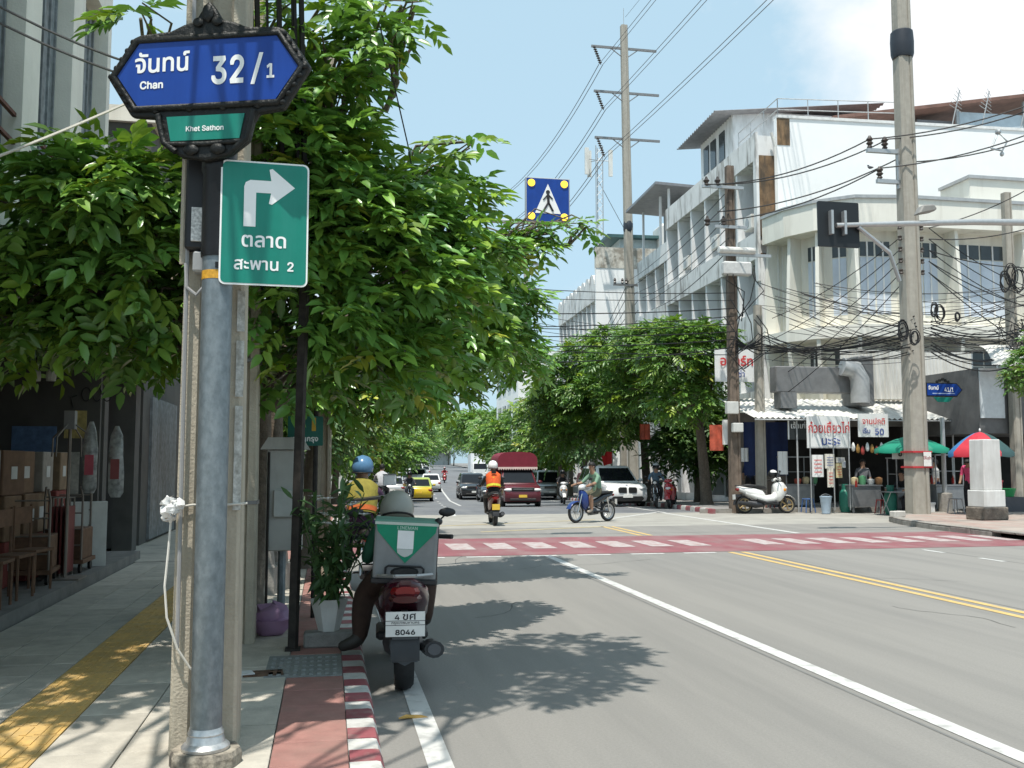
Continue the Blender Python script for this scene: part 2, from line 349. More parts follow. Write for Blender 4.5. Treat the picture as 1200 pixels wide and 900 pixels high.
while y < 24:
    o = obj('kerb_stone', (kd_r, kd_w)[k % 2], lp, (.13 + rnd.uniform(-.004, .004), y, rnd.uniform(-.004, .004))); o.scale.y = 1.03; y += .21; k += 1
def kerb_run(pts, name, mat, par, w=.2, h=.15):
    b = MB(); rs = []
    for i, p in enumerate(pts):
        p = Vector((*p, dz(p[1]))); d = (Vector((*pts[min(i + 1, len(pts) - 1)], 0)) - Vector((*pts[max(i - 1, 0)], 0))).normalized(); nn = Vector((-d.y, d.x, 0))
        rs.append([p + Vector((0, 0, -.1)), p + Vector((0, 0, h)) - nn * .012, p - nn * .03 + Vector((0, 0, h)), p - nn * w + Vector((0, 0, h)), p - nn * w + Vector((0, 0, -.1))])
    return b.rings(rs).build(name, mat, par)
kerb_run([(.31 + bend(y), y) for y in reversed(YF)], 'kerb', kwht, lp)
# right pavement
corner = [(14.55, -12), (14.55, 8), (14.45, 17.5), (14.7, 21.5), (14.98, 23.2), (15.5, 24.6), (16.6, 25.7), (18.5, 26.6), (34, 26.9)]
b = MB(); n = len(corner); b.add([(x, y, .14) for x, y in corner] + [(34, -12, .14)], [tuple(range(n + 1))[::-1]])
rp_ = struct(b.build('pavement', M('right_paving', (.35, .30, .26), .85, var=.18, vs=3, bump=.3, bs=50, dirt=(.33, .17, .14), damt=.6, dscale=(1.5, .6, 1), dlo=.45)))
seg = []
P = [Vector((*c, 0)) for c in corner]; poly = []
for a, c in zip(P[:-1], P[1:]):
    k = max(1, int((c - a).length / .8))
    for i in range(k): poly.append(a.lerp(c, i / k))
for a, c in zip(poly[:-1], poly[1:]):
    if a.y < 3: continue
    if a.x > 24: break
    d = (c - a); 
    if abs(a.y - 17.9) < .45:                                   # storm drain inlet: kerb bridges the gap
        b = MB().box(0, .25, .02, d.length - .02, .11, .16)
    else: b = MB().prism([(0, -.05), (.25, -.05), (.25, .15), (.03, .15), (0, .11)], .008, d.length - .008, 'y')
    b.build('kerb_stone', kgrey, rp_, (a.x, a.y, rnd.uniform(-.008, .008)), math.atan2(-d.x, d.y), bevel=.012)
fr = struct(strip(12.1, 40, [29.6, 33, 36, 45, 60, 80, 110, 150, 220, 400], .14, 'pavement', M('far_paving', (.26, .25, .24), .85, var=.2, vs=2)))
y = 29.6; k = 0
while y < 62:
    obj('kerb_stone', (kd_r, kd_w)[k % 2], fr, (12.1 + bend(y), y, dz(y)), PI - BA).scale = (1, 2.9, 1); y += .58; k += 1
kerb_run([(12.1 + bend(y), y) for y in (62, 80, 110, 150, 400)], 'kerb', kwht, fr)
MB().box(11.9, 40, 29.58, 29.62, -.05, .138).build('kerb', kgrey, fr)
MB().prism([(0, 0), (.3, .05), (.9, .0), (.75, .16), (.3, .2)], 0, .01, 'z').build('litter', M('dry_leaf', (.5, .3, .08), .7), None)
tag(bpy.data.objects['litter'], 'dry yellow leaf lying on the road beside the painted kerb', 'leaf'); o = bpy.data.objects['litter']; o.name = 'fallen_leaf'; o.location = (.47, 6.3, .012); o.scale = (.22, .3, 1); o.rotation_euler = (.06, .08, .2)
# ================================================================ foliage
def nrm(a): return a / np.maximum(np.linalg.norm(a, axis=1, keepdims=True), 1e-9)
def leaf_mesh(name, mat, P, D, U, ln, wd, tint, fold=.25, droop=.18):
    n = len(P); D = nrm(D); Sd = nrm(np.cross(D, U)); U2 = np.cross(Sd, D)
    ln = np.broadcast_to(ln, (n,))[:, None]; wd = np.broadcast_to(wd, (n,))[:, None]
    prof = [(0, 0, 0), (.3, -.85, 1), (.3, 0, 0), (.3, .85, 1), (.65, -.8, 1), (.65, 0, 0), (.65, .8, 1), (1, 0, 0)]
    V = np.zeros((n, 8, 3))
    for k, (t, s, f) in enumerate(prof): V[:, k] = P + D * ln * t + Sd * wd * s * .5 + U2 * (wd * f * fold * abs(s) - ln * droop * t * t)
    fs = [(0, 2, 1), (0, 3, 2), (1, 2, 5, 4), (2, 3, 6, 5), (4, 5, 7), (5, 6, 7)]
    me = bpy.data.meshes.new(name); me.vertices.add(n * 8); me.vertices.foreach_set('co', V.reshape(-1))
    base = np.arange(n)[:, None] * 8; li = np.concatenate([base + np.array(f) for f in fs], axis=1).reshape(-1)
    per = [len(f) for f in fs]; tot = np.tile(per, n); st = np.concatenate([[0], np.cumsum(tot)[:-1]])
    me.loops.add(len(li)); me.loops.foreach_set('vertex_index', li.astype(np.int32))
    me.polygons.add(n * 6); me.polygons.foreach_set('loop_start', st.astype(np.int32)); me.polygons.foreach_set('loop_total', tot.astype(np.int32))
    at = me.attributes.new('tint', 'FLOAT_COLOR', 'POINT'); c = np.ones((n, 8, 4)); c[:, :, :3] = tint[:, None, :]; at.data.foreach_set('color', c.reshape(-1))
    me.materials.append(mat); me.update(calc_edges=True); me.validate(); return me
def sprays(rg, clumps, n, rach, nl, spread=.9, down=.25, shell=.45, topbias=.35, flat=.72):
    """points on a leaf spray: rachis start, direction; returns leaf bases, directions, ups"""
    w = np.array([r ** 2 for _, r in clumps]); w /= w.sum(); ci = rg.choice(len(clumps), n, p=w)
    C = np.array([tuple(c) for c, _ in clumps])[ci]; Rr = np.array([r for _, r in clumps])[ci]
    d = nrm(rg.normal(size=(n, 3))); d[:, 2] += topbias; d = nrm(d)
    rad = Rr * (shell + (1.05 - shell) * rg.random(n) ** .6)
    P = C + d * rad[:, None] * np.array([1.05, 1.05, flat]); D = d * .8 + rg.normal(size=(n, 3)) * .45 * spread; D[:, 2] = D[:, 2] * .45 - down * .8; D = nrm(D)
    Up = nrm(np.array([-.1, -.28, 1.0]) + rg.normal(size=(n, 3)) * .22); Sd = nrm(np.cross(D, Up)); Up = np.cross(Sd, D)
    LP, LD, LU, TI = [], [], [], []
    base = .75 + .5 * rg.random((n, 1)); hue = rg.random((n, 1))
    tint = np.concatenate([base * (.85 + .5 * hue ** 3), base * (.95 + .15 * hue ** 3), base * (.9 - .3 * hue)], axis=1)
    dry = rg.random(n) < .012; tint[dry] = np.array([2.6, 1.5, .9]); yg = rg.random(n) < .07; tint[yg] *= np.array([1.5, 1.3, .9])
    for k in range(nl):
        t = (k + .6) / nl; sgn = 1 if k % 2 else -1
        if k == nl - 1: dd = D; 
        else: dd = nrm(D * .62 + Sd * sgn * .85 + rg.normal(size=(n, 3)) * .14 - np.array([0, 0, .08]))
        LP.append(P + D * rach * t - np.array([0, 0, 1]) * rach * .25 * t * t); LD.append(dd); LU.append(nrm(Up + rg.normal(size=(n, 3)) * .22)); TI.append(tint * (.9 + .2 * rg.random((n, 1))))
    return np.concatenate(LP), np.concatenate(LD), np.concatenate(LU), np.concatenate(TI)
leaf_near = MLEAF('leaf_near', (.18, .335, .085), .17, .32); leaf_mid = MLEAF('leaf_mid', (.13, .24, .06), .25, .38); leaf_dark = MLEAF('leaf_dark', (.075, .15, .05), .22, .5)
bark = M('bark', (.16, .13, .10), .9, var=.3, vs=14, bump=.7, bs=40, dirt=(.09, .075, .06), damt=.7, dscale=(12, 12, 2))
def limb(b, a, c, r0, r1, wob, rg, n=6, sides=7):
    a, c = Vector(a), Vector(c); L_ = (c - a).length; pts = []
    for i in range(n + 1):
        t = i / n; p = a.lerp(c, t) + Vector((0, 0, L_ * .12 * math.sin(PI * t)))
        if 0 < i < n: p += Vector(rg.normal(size=3) * wob * L_)
        pts.append(p)
    b.tube(pts, [r0 + (r1 - r0) * (i / n) ** .7 for i in range(n + 1)], sides); return pts
def tree(name, label, base, clumps, trunk_r, fork, seed, nspray, rach, nl, ll, lw, mat, group, lean=(0, 0), picks=0, down=.25, shell=.45):
    rg = np.random.default_rng(seed); base = Vector(base); t = T(name, label, 'tree', base, 0, group)
    lc = [(Vector(c) - base, r) for c, r in clumps]; b = MB(); top = Vector((lean[0], lean[1], fork))
    pts = [Vector((0, 0, -.1)), Vector((0, 0, .12)), Vector((lean[0] * .3, lean[1] * .3, fork * .4)) + Vector(rg.normal(size=3) * .04), top]
    b.tube(pts, [trunk_r * 1.7, trunk_r * 1.15, trunk_r, trunk_r * .8], 9)
    for i, (c, r) in enumerate(lc):
        tgt = c + Vector((0, 0, -r * .1)); p = limb(b, top - Vector((0, 0, .15 * rg.random())), tgt, trunk_r * (.5 if i < 4 else .26) * (.5 if c.z > 5.5 and r > .5 else 1), .014, .05, rg)
        for k in range(4):
            e = c + Vector(nrm(rg.normal(size=(1, 3)))[0] * r * .9); limb(b, p[int(rg.integers(3, 6))], e, .028, .007, .06, rg, 4, 5)
    b.build('trunk', bark, t, smooth=60)
    P, D, U, TI = sprays(rg, lc, nspray, rach, nl, down=down, shell=shell); m = len(P)
    sz_ = .55 + .75 * rg.random(m) ** .8; ln = ll * sz_ * (.9 + .2 * rg.random(m)); wd = lw * sz_ * (.85 + .3 * rg.random(m))
    if picks:
        hv = [] ; wp = np.array(base) + P; px_order = np.argsort(np.linalg.norm(wp - np.array([0, 0, H]), axis=1))
        inside = []
        for i in px_order:
            v = wp[i] - np.array([0, 0, H]); yy = v[1] * math.cos(YAW) + v[0] * math.sin(YAW); xx = v[0] * math.cos(YAW) - v[1] * math.sin(YAW)
            if yy > 0 and abs(xx / yy) < .52 and -.1 < v[2] / yy < .5: inside.append(i)
            if len(inside) >= picks: break
        keep = np.ones(m, bool); protos = []
        for k in range(6):
            ti = np.array([[.8 + .09 * k, .9 + .05 * k, .8]]); protos.append(leaf_mesh('leaf', mat, np.zeros((1, 3)), np.array([[0, 1., 0]]), np.array([[0, 0, 1.]]), np.array([1.0]), np.array([lw / ll * (1 + .08 * (k - 2.5))]), ti))
        for i in inside:
            keep[i] = False; d = Vector(D[i]).normalized(); s_ = d.cross(Vector(U[i])).normalized(); u = s_.cross(d)
            o = obj('leaf', protos[int(rg.integers(0, 6))], t); o.matrix_local = Matrix.Translation(Vector(P[i])) @ Matrix((s_, d, u)).transposed().to_4x4() @ Matrix.Scale(float(ln[i]), 4)
        P, D, U, TI, ln, wd = P[keep], D[keep], U[keep], TI[keep], ln[keep], wd[keep]
    o = obj('crown', leaf_mesh('crown', mat, P, D, U, ln, wd, TI), t); o['kind'] = 'stuff'
    return t
def blob(px, py, Y, r): return (AY(px, py, Y), r)
# ---- near left tree, its crown reaches over the pavement and the road
near_cl = [blob(*q) for q in ((40, 240, 8.2, .5), (110, 215, 8.0, .45), (10, 320, 8.6, .5), (90, 330, 8.6, .5), (160, 300, 8.4, .5), (170, 220, 8.2, .42), (50, 380, 9.0, .35), (140, 390, 9, .35), (230, 270, 8.6, .5), (230, 370, 9, .45),
    (310, 180, 8.2, .5), (380, 190, 8.3, .5), (330, 270, 8.2, .5), (410, 270, 8.4, .55), (360, 350, 8.4, .55), (450, 330, 8.6, .5), (440, 230, 8.6, .45), (500, 270, 9, .45), (510, 350, 9.2, .45), (430, 410, 9, .45), (340, 430, 9, .4), (480, 420, 9.6, .4),
    (390, 110, 8.2, .28), (370, 50, 8, .13), (420, 20, 8.2, .22), (470, 5, 8.2, .12), (310, 120, 7.9, .25), (510, 200, 9, .22), (545, 165, 9, .1), (540, 230, 9.2, .25), (555, 300, 9.6, .35), (165, 20, 7.8, .12), (400, 65, 8, .25), (440, 35, 8, .2), (485, 12, 8.2, .14), (345, 15, 7.9, .10), (90, 300, 10.5, .6), (200, 330, 11, .6), (60, 400, 11, .4), (190, 410, 11, .45))]
tree('roadside_tree', 'tree at the side street corner whose high crown shades the near pavement', (-2.3, 1.0, PZ), [(Vector((-2.6, 5.0, 6.0)), .7), (Vector((-2.2, 5.6, 6.2)), .55), (Vector((-1.5, 5.6, 6.0)), .8), (Vector((-.6, 5.3, 6.2)), .8), (Vector((-1.0, 6.1, 6.3)), .65), (Vector((0, 6.0, 6.3)), .6), (Vector((.5, 5.4, 6.1)), .7), (Vector((1.1, 6.3, 6.3)), .55)], .15, 3.0, 4, 950, .28, 8, .17, .074, leaf_near, 'trees along the left kerb', (.1, .4))
tree('roadside_tree', 'big leafy tree behind the blue street name sign, its crown over pavement and road', (-.80, 10.7, PZ), near_cl, .13, 2.2, 3, 3000, .28, 8, .17, .076, leaf_near, 'trees along the left kerb', (.1, -.3), picks=300, shell=.4)
far_l = [blob(*q) for q in ((540, 390, 13, .6), (580, 400, 14, .5), (500, 420, 13, .6), (610, 420, 15, .35), (560, 330, 12.8, .4), (600, 290, 12.6, .25), (625, 282, 12.4, .15), (650, 272, 12.2, .12), (628, 264, 12.2, .08), (668, 266, 12.2, .1), (688, 264, 12.2, .06), (475, 448, 13, .42), (420, 462, 13, .45), (450, 380, 13, .6), (350, 440, 13, .7), (530, 450, 14, .35), (600, 350, 13.5, .3))]
tree('roadside_tree', 'second leafy tree along the left kerb, drooping twigs below the blue crossing sign', (-.35, 14.2, PZ), far_l, .14, 2.4, 5, 2100, .30, 8, .16, .068, leaf_near, 'trees along the left kerb', (.3, -.2), shell=.35)
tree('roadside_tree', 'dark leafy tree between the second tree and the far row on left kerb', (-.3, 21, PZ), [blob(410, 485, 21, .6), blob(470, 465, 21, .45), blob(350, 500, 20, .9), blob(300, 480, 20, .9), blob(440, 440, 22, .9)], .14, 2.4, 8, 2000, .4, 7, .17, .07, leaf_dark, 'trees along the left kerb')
ORD = ('first', 'second', 'third', 'fourth', 'fifth', 'sixth', 'seventh', 'eighth', 'ninth', 'tenth', 'eleventh')
def rowtree(x, y, h, r, seed, label, mat, n, group, ll=.2, low=.45):
    rg = np.random.default_rng(seed); cl = []
    for k in range(9):
        a = 2 * PI * k / 6 + rg.random(); rr = r * (.25 + .55 * rg.random()) if k < 7 else 0
        cl.append((Vector((x + rr * math.cos(a), y + rr * math.sin(a), dz(y) + h * (low + (1 - low) * rg.random() * .8))), r * (.42 + .2 * rg.random())))
    cl.append((Vector((x, y, dz(y) + h * .85)), r * .5))
    return tree('roadside_tree', label, (x, y, .14 + dz(y)), cl, .15, h * .42, seed, n, ll * 1.9, 7, ll, ll * .42, mat, group, (rg.normal() * .15, rg.normal() * .15))
for i, (x, y, h, r) in enumerate([(.4, 32, 5.6, 2.4), (1.5, 42, 6, 2.5), (2.7, 54, 6.2, 2.6), (4.2, 70, 6.4, 2.8), (6.4, 92, 7, 3.2), (9.8, 125, 8, 4.2), (14.5, 175, 10, 6), (22, 245, 13, 8), (31, 322, 15, 9)]):
    rowtree(x - 1.2, y, h, r, 30 + i, ORD[i] + ' tree beyond the crosswalk along the left kerb', leaf_mid, 1300, 'far trees over the left kerb', ll=.22 + .0025 * min(y, 180))
# ---- right hand row
right_cl = [(AY(px, py, Y), r) for px, py, Y, r in ((820, 400, 33, 1.0), (790, 420, 33, 1.2), (770, 400, 35.5, 1.0), (835, 440, 33, .8), (800, 470, 33, 1.0), (775, 460, 36, 1.1), (745, 430, 38.5, 1.1), (735, 480, 39, 1.0), (845, 395, 33, .5), (790, 388, 33, .6), (715, 425, 37, .8), (730, 465, 37, .8), (850, 430, 32.5, .45), (740, 400, 36, .6))]
tree('roadside_tree', 'bright green tree beside the tall concrete transmission pole, over parked motorbikes', (13.9, 33.9, .1), right_cl, .2, 2.9, 61, 2600, .42, 8, .22, .09, leaf_mid, 'trees along the right kerb', (-.3, -.2))
right_c2 = [(AY(px, py, Y), r) for px, py, Y, r in ((690, 420, 41, 1.3), (660, 450, 42, 1.2), (700, 460, 40, 1.3), (730, 450, 41, 1.3), (680, 490, 42, 1.2), (640, 475, 43, 1.0), (720, 500, 41, 1.1), (650, 510, 43, .9), (710, 400, 41, .8))]
tree('roadside_tree', 'broad dark green tree over the white oncoming car, left of the tall pole', (14.4, 42, -.15), right_c2, .2, 2.9, 62, 2400, .45, 8, .24, .1, leaf_mid, 'trees along the right kerb', (-.2, 0))
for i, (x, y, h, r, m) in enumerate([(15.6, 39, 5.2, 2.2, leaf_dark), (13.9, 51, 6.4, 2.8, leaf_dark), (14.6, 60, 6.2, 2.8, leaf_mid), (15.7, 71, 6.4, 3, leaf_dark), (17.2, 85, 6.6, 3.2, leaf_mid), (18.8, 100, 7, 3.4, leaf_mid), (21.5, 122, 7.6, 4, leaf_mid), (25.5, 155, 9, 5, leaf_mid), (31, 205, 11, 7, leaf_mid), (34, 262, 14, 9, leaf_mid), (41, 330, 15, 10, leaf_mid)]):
    rowtree(x, y, h, r, 70 + i, ('low dark tree behind the bright green tree' if i == 0 else ORD[i - 1] + ' tree beyond the transmission pole along the right kerb'), m, 1400, 'far trees along the right kerb', ll=.2 + .0028 * min(y, 180), low=.42)
tree('roadside_tree', 'light green small tree in front of the grey shutter box', (20.3, 24.0, .14), [(AY(1215, 420, 24), .55), (AY(1200, 440, 24), .42), (AY(1235, 450, 24), .6), (AY(1225, 395, 24), .45)], .06, 2.6, 77, 500, .3, 7, .16, .07, leaf_mid, None)
struct(MB().box(30, 60, 330, 335, 0, 9).build('hills', leaf_dark)) if False else None

# ================================================================ near left: poles and signs
steel_g = M('galvanised', (.165, .195, .21), .45, .4, var=.16, vs=24, dirt=(.27, .305, .32), damt=.7, dscale=(26, 26, 14), bump=.06, bs=90)
black_m = M('black_metal', (.012, .012, .013), .38, .3, var=.2, vs=20, bump=.1, bs=60)
white_l = M('reflective_white', (.85, .85, .83), .45, var=.03); blue_s = M('sign_blue', (.005, .045, .27), .35, var=.10, vs=6, dirt=(.012, .065, .33), damt=.4, dscale=(14, 14, .6))
green_s = M('sign_green', (.004, .20, .145), .38, var=.09, vs=5, dirt=(.03, .24, .19), damt=.4, dscale=(16, 16, .5)); cast_m = M('cast_black', (.012, .013, .012), .5, .2, var=.3, vs=20, bump=.4, bs=50)
# concrete utility pole with a grooved face
def grooved_pole(name, label, loc, w, d, h, rz=0, group=None, taper=.25):
    t = T(name, label, 'utility pole', loc, rz, group); b = MB(); rs = []
    for z, k in ((-.15, 1), (h * .5, 1 - taper / 2), (h, 1 - taper)):
        a, e = w / 2 * k, d / 2 * k
        rs.append([(x, y, z) for x, y in ((-a, -e + .015), (-a + .015, -e), (-a * .46, -e), (-a * .34, -e * .55), (a * .34, -e * .55), (a * .46, -e), (a - .015, -e), (a, -e + .015), (a, e), (a * .46, e), (a * .34, e * .55), (-a * .34, e * .55), (-a * .46, e), (-a, e))])
    b.rings(rs); b.build('shaft', conc_pole, t)
    b = MB()
    for k in range(int(h / .5)): 
        if k > 0: b.lathe([(.011, -d / 2 - .002 + .06), (.011, -d / 2 + .075)], (0, 0, .35 + k * .5), 8, 'y')
    b.build('bolt_hole', M('hole', (.015, .013, .01), .9), t)
    return t
def bands(t, w, d, zs, mat):
    for z in zs: MB().box(-w / 2 - .004, w / 2 + .004, -d / 2 - .004, d / 2 + .004, z, z + .03).build('strap', mat, t)
p1 = grooved_pole('utility_pole', 'weathered concrete utility pole with grooved face behind the blue street name sign', (-.615, 5.42, PZ), .335, .30, 9.2)
MB().tube([(-.13, -.19, .55), (-.135, -.19, 3.0), (-.13, -.19, 9)], .011, 6).build('conduit', M('grey_pvc', (.3, .3, .3), .6), p1)
MB().tube([(-.155, -.17, 2.55), (-.155, -.17, 9)], .022, 6).build('conduit', MATS['pole_concrete'], p1)
MB().box(-.145, -.02, -.24, -.15, 2.62, 3.25).build('cable_cover', M('black_cover', (.02, .02, .022), .5), p1, bevel=.012)
MB().box(-.11, -.045, -.255, -.24, 2.66, 2.84).build('sticker', M('sticker', (.6, .6, .58), .6, var=.5, vs=60), p1)
MB().box(-.10, -.03, -.245, -.15, 2.50, 2.61).build('junction_box', M('box_grey', (.33, .34, .34), .5), p1, bevel=.01)
MB().tube([(-.14, -.2, 2.55), (-.13, -.21, 2.42), (-.08, -.22, 2.38), (-.045, -.22, 2.42), (-.04, -.2, 2.5)], .010, 6).build('cable_loop', MATS['grey_pvc'], p1)
fl = M('flyer', (.5, .5, .47), .8, var=.4, vs=40, dirt=(.25, .23, .18), damt=.8, dscale=(30, 30, 12), dlo=.45)
for z, h_ in ((1.25, .55), (1.85, .3), (2.2, .22)): MB().box(.125, .165, -.158, -.153, z, z + h_).build('flyer', fl, p1)
# twine and plastic bag
tw = M('twine', (.62, .60, .54), .8)
o = MB().tube([(-.79, 5.24, 1.44), (-.80, 5.22, 1.2), (-.81, 5.20, 1.02), (-.795, 5.2, .86), (-.74, 5.21, .70), (-.68, 5.23, .60), (-.655, 5.25, .575)], .0065, 6).build('twine', tw)
tag(o, 'loose pale twine hanging down the concrete pole', 'rope'); 
o = MB().tube([(-.785, 5.25, 1.415), (-.69, 5.255, 1.43), (-.50, 5.255, 1.43), (-.415, 5.26, 1.435)], .006, 6).build('tie_wire', tw); tag(o, 'pale tie string wrapped round the concrete pole and sign post', 'string')
b = MB(); rg = np.random.default_rng(4)
for k in range(9):
    c = Vector((-.80, 5.215, 1.41)) + Vector(rg.normal(size=3) * .022); b.ell(c, (.028, .024, .03), 7, 5)
for v in range(len(b.V)): b.V[v] = tuple(Vector(b.V[v]) + Vector(rg.normal(size=3) * .006))
tag(b.build('plastic_bag', M('bag_white', (.8, .8, .78), .4, trans=.15), smooth=50), 'small knotted white plastic bag tied to the concrete pole', 'bag')
# street name sign
sgn = T('street_name_sign', 'blue street name sign numbered 32/1 in black frame on galvanised post', 'street sign', (-.578, 5.10, PZ))
MB().lathe([(.175, -.1), (.175, .05), (.165, .075), (0.01, .085)], (0, .02, 0), 10).build('plinth', M('plinth', (.33, .29, .23), .9, var=.3, vs=14, bump=.8, bs=30, dirt=(.05, .045, .04), damt=.85, dscale=(9, 9, 5), dlo=.45, dhi=.62), sgn)
MB().lathe([(.115, .08), (.118, .095), (.11, .105), (.095, .115), (.09, .135), (.084, .15), (.088, .158), (.083, .17), (.079, .185)], (0, 0, 0), 24).build('collar', M('bare_alloy', (.55, .55, .54), .4, .7, var=.2, vs=25), sgn, smooth=40)
MB().lathe([(.077, .08), (.077, 2.57)], (0, 0, 0), 28).build('post', steel_g, sgn, smooth=40)
MB().lathe([(.0785, 2.44), (.0785, 2.485)], (0, 0, 0), 28).build('tape', M('orange_tape', (.62, .32, .03), .5, var=.3, vs=60), sgn, smooth=40)
MB().lathe([(.086, 2.56), (.088, 2.6), (.086, 2.62), (.086, 3.0), (.093, 3.02), (.093, 3.06), (.086, 3.08), (.09, 3.3)], (0, 0, 0), 24).build('upper_post', black_m, sgn, smooth=40)

def sb(b, name, mats, **k):
    o = b.build(name, mats, sgn, **k); o.location = (-.065, -.115, 3.285); o.rotation_euler.z = -RD(18.5); o.scale = (1.03, 1, 1.03); return o
zc = .215
outer = [(-.535, zc), (-.40, zc + .20), (-.36, zc + .215), (-.2, zc + .225), (-.13, zc + .255), (-.07, zc + .27), (-.035, zc + .33), (0, zc + .375), (.035, zc + .33), (.07, zc + .27), (.13, zc + .255), (.2, zc + .225), (.36, zc + .215), (.40, zc + .20),
         (.535, zc), (.40, zc - .21), (.27, zc - .225), (.245, zc - .27), (.225, zc - .36), (.13, zc - .43), (0, zc - .455), (-.13, zc - .43), (-.225, zc - .36), (-.245, zc - .27), (-.27, zc - .225), (-.40, zc - .21)]
fo = sb(MB().prism(outer, .0, .05, 'y'), 'frame', cast_m, bevel=.014, segs=2)
rim = MB()
inner = [(-.475, zc), (-.36, zc + .165), (.36, zc + .165), (.475, zc), (.36, zc - .165), (-.36, zc - .165)]
path = [(x * 1.04, -.004, zc + (z - zc) * 1.08) for x, z in inner]; rim.tube(path + [path[0], path[1]], .017, 8)
for k in range(26):
    t = k / 26 * 6; i = int(t); f = t - i; a, c = Vector((*inner[i], 0)), Vector((*inner[(i + 1) % 6], 0)); p = a.lerp(c, f); rim.ell((p.x * 1.07, -.002, zc + (p.y - zc) * 1.15), (.02, .012, .016), 8, 5)
for s_ in (-1, 1):
    rim.tube([(s_ * .25, -.006, zc - .21), (s_ * .235, -.008, zc - .28), (s_ * .215, -.006, zc - .355), (s_ * .15, -.006, zc - .405)], .016, 7); rim.ell((s_ * .07, -.01, zc - .40), (.04, .015, .03), 8, 6); rim.ell((s_ * .05, -.01, zc + .255), (.028, .012, .025), 8, 6)
rim.ell((0, -.01, zc + .30), (.03, .016, .05), 8, 6)
rim.tube([(-.2, -.006, zc - .365), (0, -.006, zc - .372), (.2, -.006, zc - .365)], .012, 7)
sb(rim, 'frame_moulding', cast_m, smooth=60)
sb(MB().prism(inner, -.006, .003, 'y'), 'panel', blue_s); sb(MB().prism([(-.205, zc - .225), (.205, zc - .225), (.18, zc - .35), (-.18, zc - .35)], -.006, .003, 'y'), 'district_panel', green_s)
def stxt(body, h, u, v, **k):
    o = text(body, h, white_l, sgn, (0, 0, 0), **k); c, s_ = math.cos(RD(18.5)), math.sin(RD(18.5)); u *= 1.03; v *= 1.03; o.location = (-.065 + c * u - s_ * .009, -.115 - s_ * u - c * .009, 3.285 + v); o.rotation_euler = (PI / 2, 0, -RD(18.5)); return o
stxt('จันทน์', .135, -.235, zc + .01, thai=True, bold=.0028, sx_=.95); stxt('Chan', .076, -.288, zc - .075, bold=.0022)
stxt('32', .27, .115, zc - .065, bold=.006, sx_=.78); stxt('/', .27, .265, zc - .06, bold=.003); stxt('1', .14, .335, zc - .05, bold=.003, sx_=.9)
stxt('Khet Sathon', .052, .0, zc - .305, bold=.001)
# green direction sign
dsg = T('direction_sign', 'green market direction sign with white right-turn arrow on the sign post', 'road sign', (-.375, 5.08, 2.60), RD(2.5))
def rr(w, h, r, n=4):
    out = []
    for cx_, cz_, a0 in ((w - r, h - r, 0), (-w + r, h - r, 90), (-w + r, -h + r, 180), (w - r, -h + r, 270)):
        for i in range(n + 1): a = RD(a0 + 90 * i / n); out.append((cx_ + r * math.cos(a), cz_ + r * math.sin(a)))
    return out
DW, DH = .222, .325
dsg.location.x = -.36; dsg.location = (AY(310, 262, 5.02))
MB().prism(rr(DW, DH, .03), 0, .006, 'y').build('border', white_l, dsg); MB().prism(rr(DW - .009, DH - .009, .024), -.002, .004, 'y').build('panel', green_s, dsg)
ar = [(-.105, -.02), (-.045, -.02), (-.045, .16), (.03, .16), (.02, .105), (.035, .10), (.15, .195), (.035, .29), (.02, .285), (.03, .225), (-.075, .225), (-.098, .212), (-.105, .19)]
MB().prism(ar, -.004, .002, 'y').build('arrow', white_l, dsg)
text('ตลาด', .105, white_l, dsg, (0, -.004, -.125), thai=True, bold=.0018); text('สะพาน', .088, white_l, dsg, (-.035, -.0045, -.245), thai=True, bold=.0015); text('2', .09, white_l, dsg, (.135, -.0045, -.245), bold=.0018)
MB().box(-.24, -.16, .006, .08, .18, .21).box(-.24, -.16, .006, .08, -.24, -.21).build('bracket', black_m, dsg)
p2 = grooved_pole('utility_pole', 'second concrete utility pole beside the leaning dark post, in the shade', (-.72, 8.45, PZ), .28, .24, 9.2)
for z in (1.15, 2.35, 3.0): bands(p2, .28, .24, [z], M('strap_steel', (.2, .2, .2), .5, .6))
grooved_pole('utility_pole', 'slim concrete pole behind the grey control cabinet on left pavement', (-.05, 12.9, PZ), .2, .2, 7)
# leaning dark steel post with green street sign, grey cabinet
dk = M('dark_steel', (.035, .03, .026), .7, .3, var=.4, vs=15)
t = T('leaning_post', 'dark rusty steel post leaning slightly beside the white flower pot', 'post', G(343, 762, PZ)); MB().tube([(0, 0, -.05), (.03, .02, 2.2), (.045, .03, 3.2)], .045, 4).build('shaft', dk, t)
MB().box(-.06, .06, -.06, .06, 0, .02).build('foot_plate', dk, t)
t = T('direction_sign', 'shade-darkened green sign panel with small yellow tower symbol in the tree shade', 'road sign', AY(358, 505, 9.6)); MB().prism(rr(.17, .145, .01), 0, .006, 'y').build('panel', M('sign_green_shade', (.006, .12, .09), .5), t)  # panel colour is the sign green darkened for the tree shade
text('เจริญกรุง', .07, white_l, t, (-.01, -.003, -.1), thai=True, bold=.002); MB().box(.06, .10, -.003, .002, .0, .13).build('symbol', M('symbol_yellow', (.6, .36, .04), .6), t); MB().tube([(0.1, .03, -2.2), (.1, .03, .2)], .025, 8).build('post', dk, t)
cab = T('control_cabinet', 'pale grey roofed control cabinet on a pipe leg behind the leaning post', 'cabinet', AY(333, 640, 9.6).xy.to_3d() + Vector((0, 0, PZ)))
cg = M('cabinet_paint', (.50, .49, .45), .6, var=.08, vs=6, dirt=(.3, .28, .24), damt=.6, dscale=(6, 6, 1))
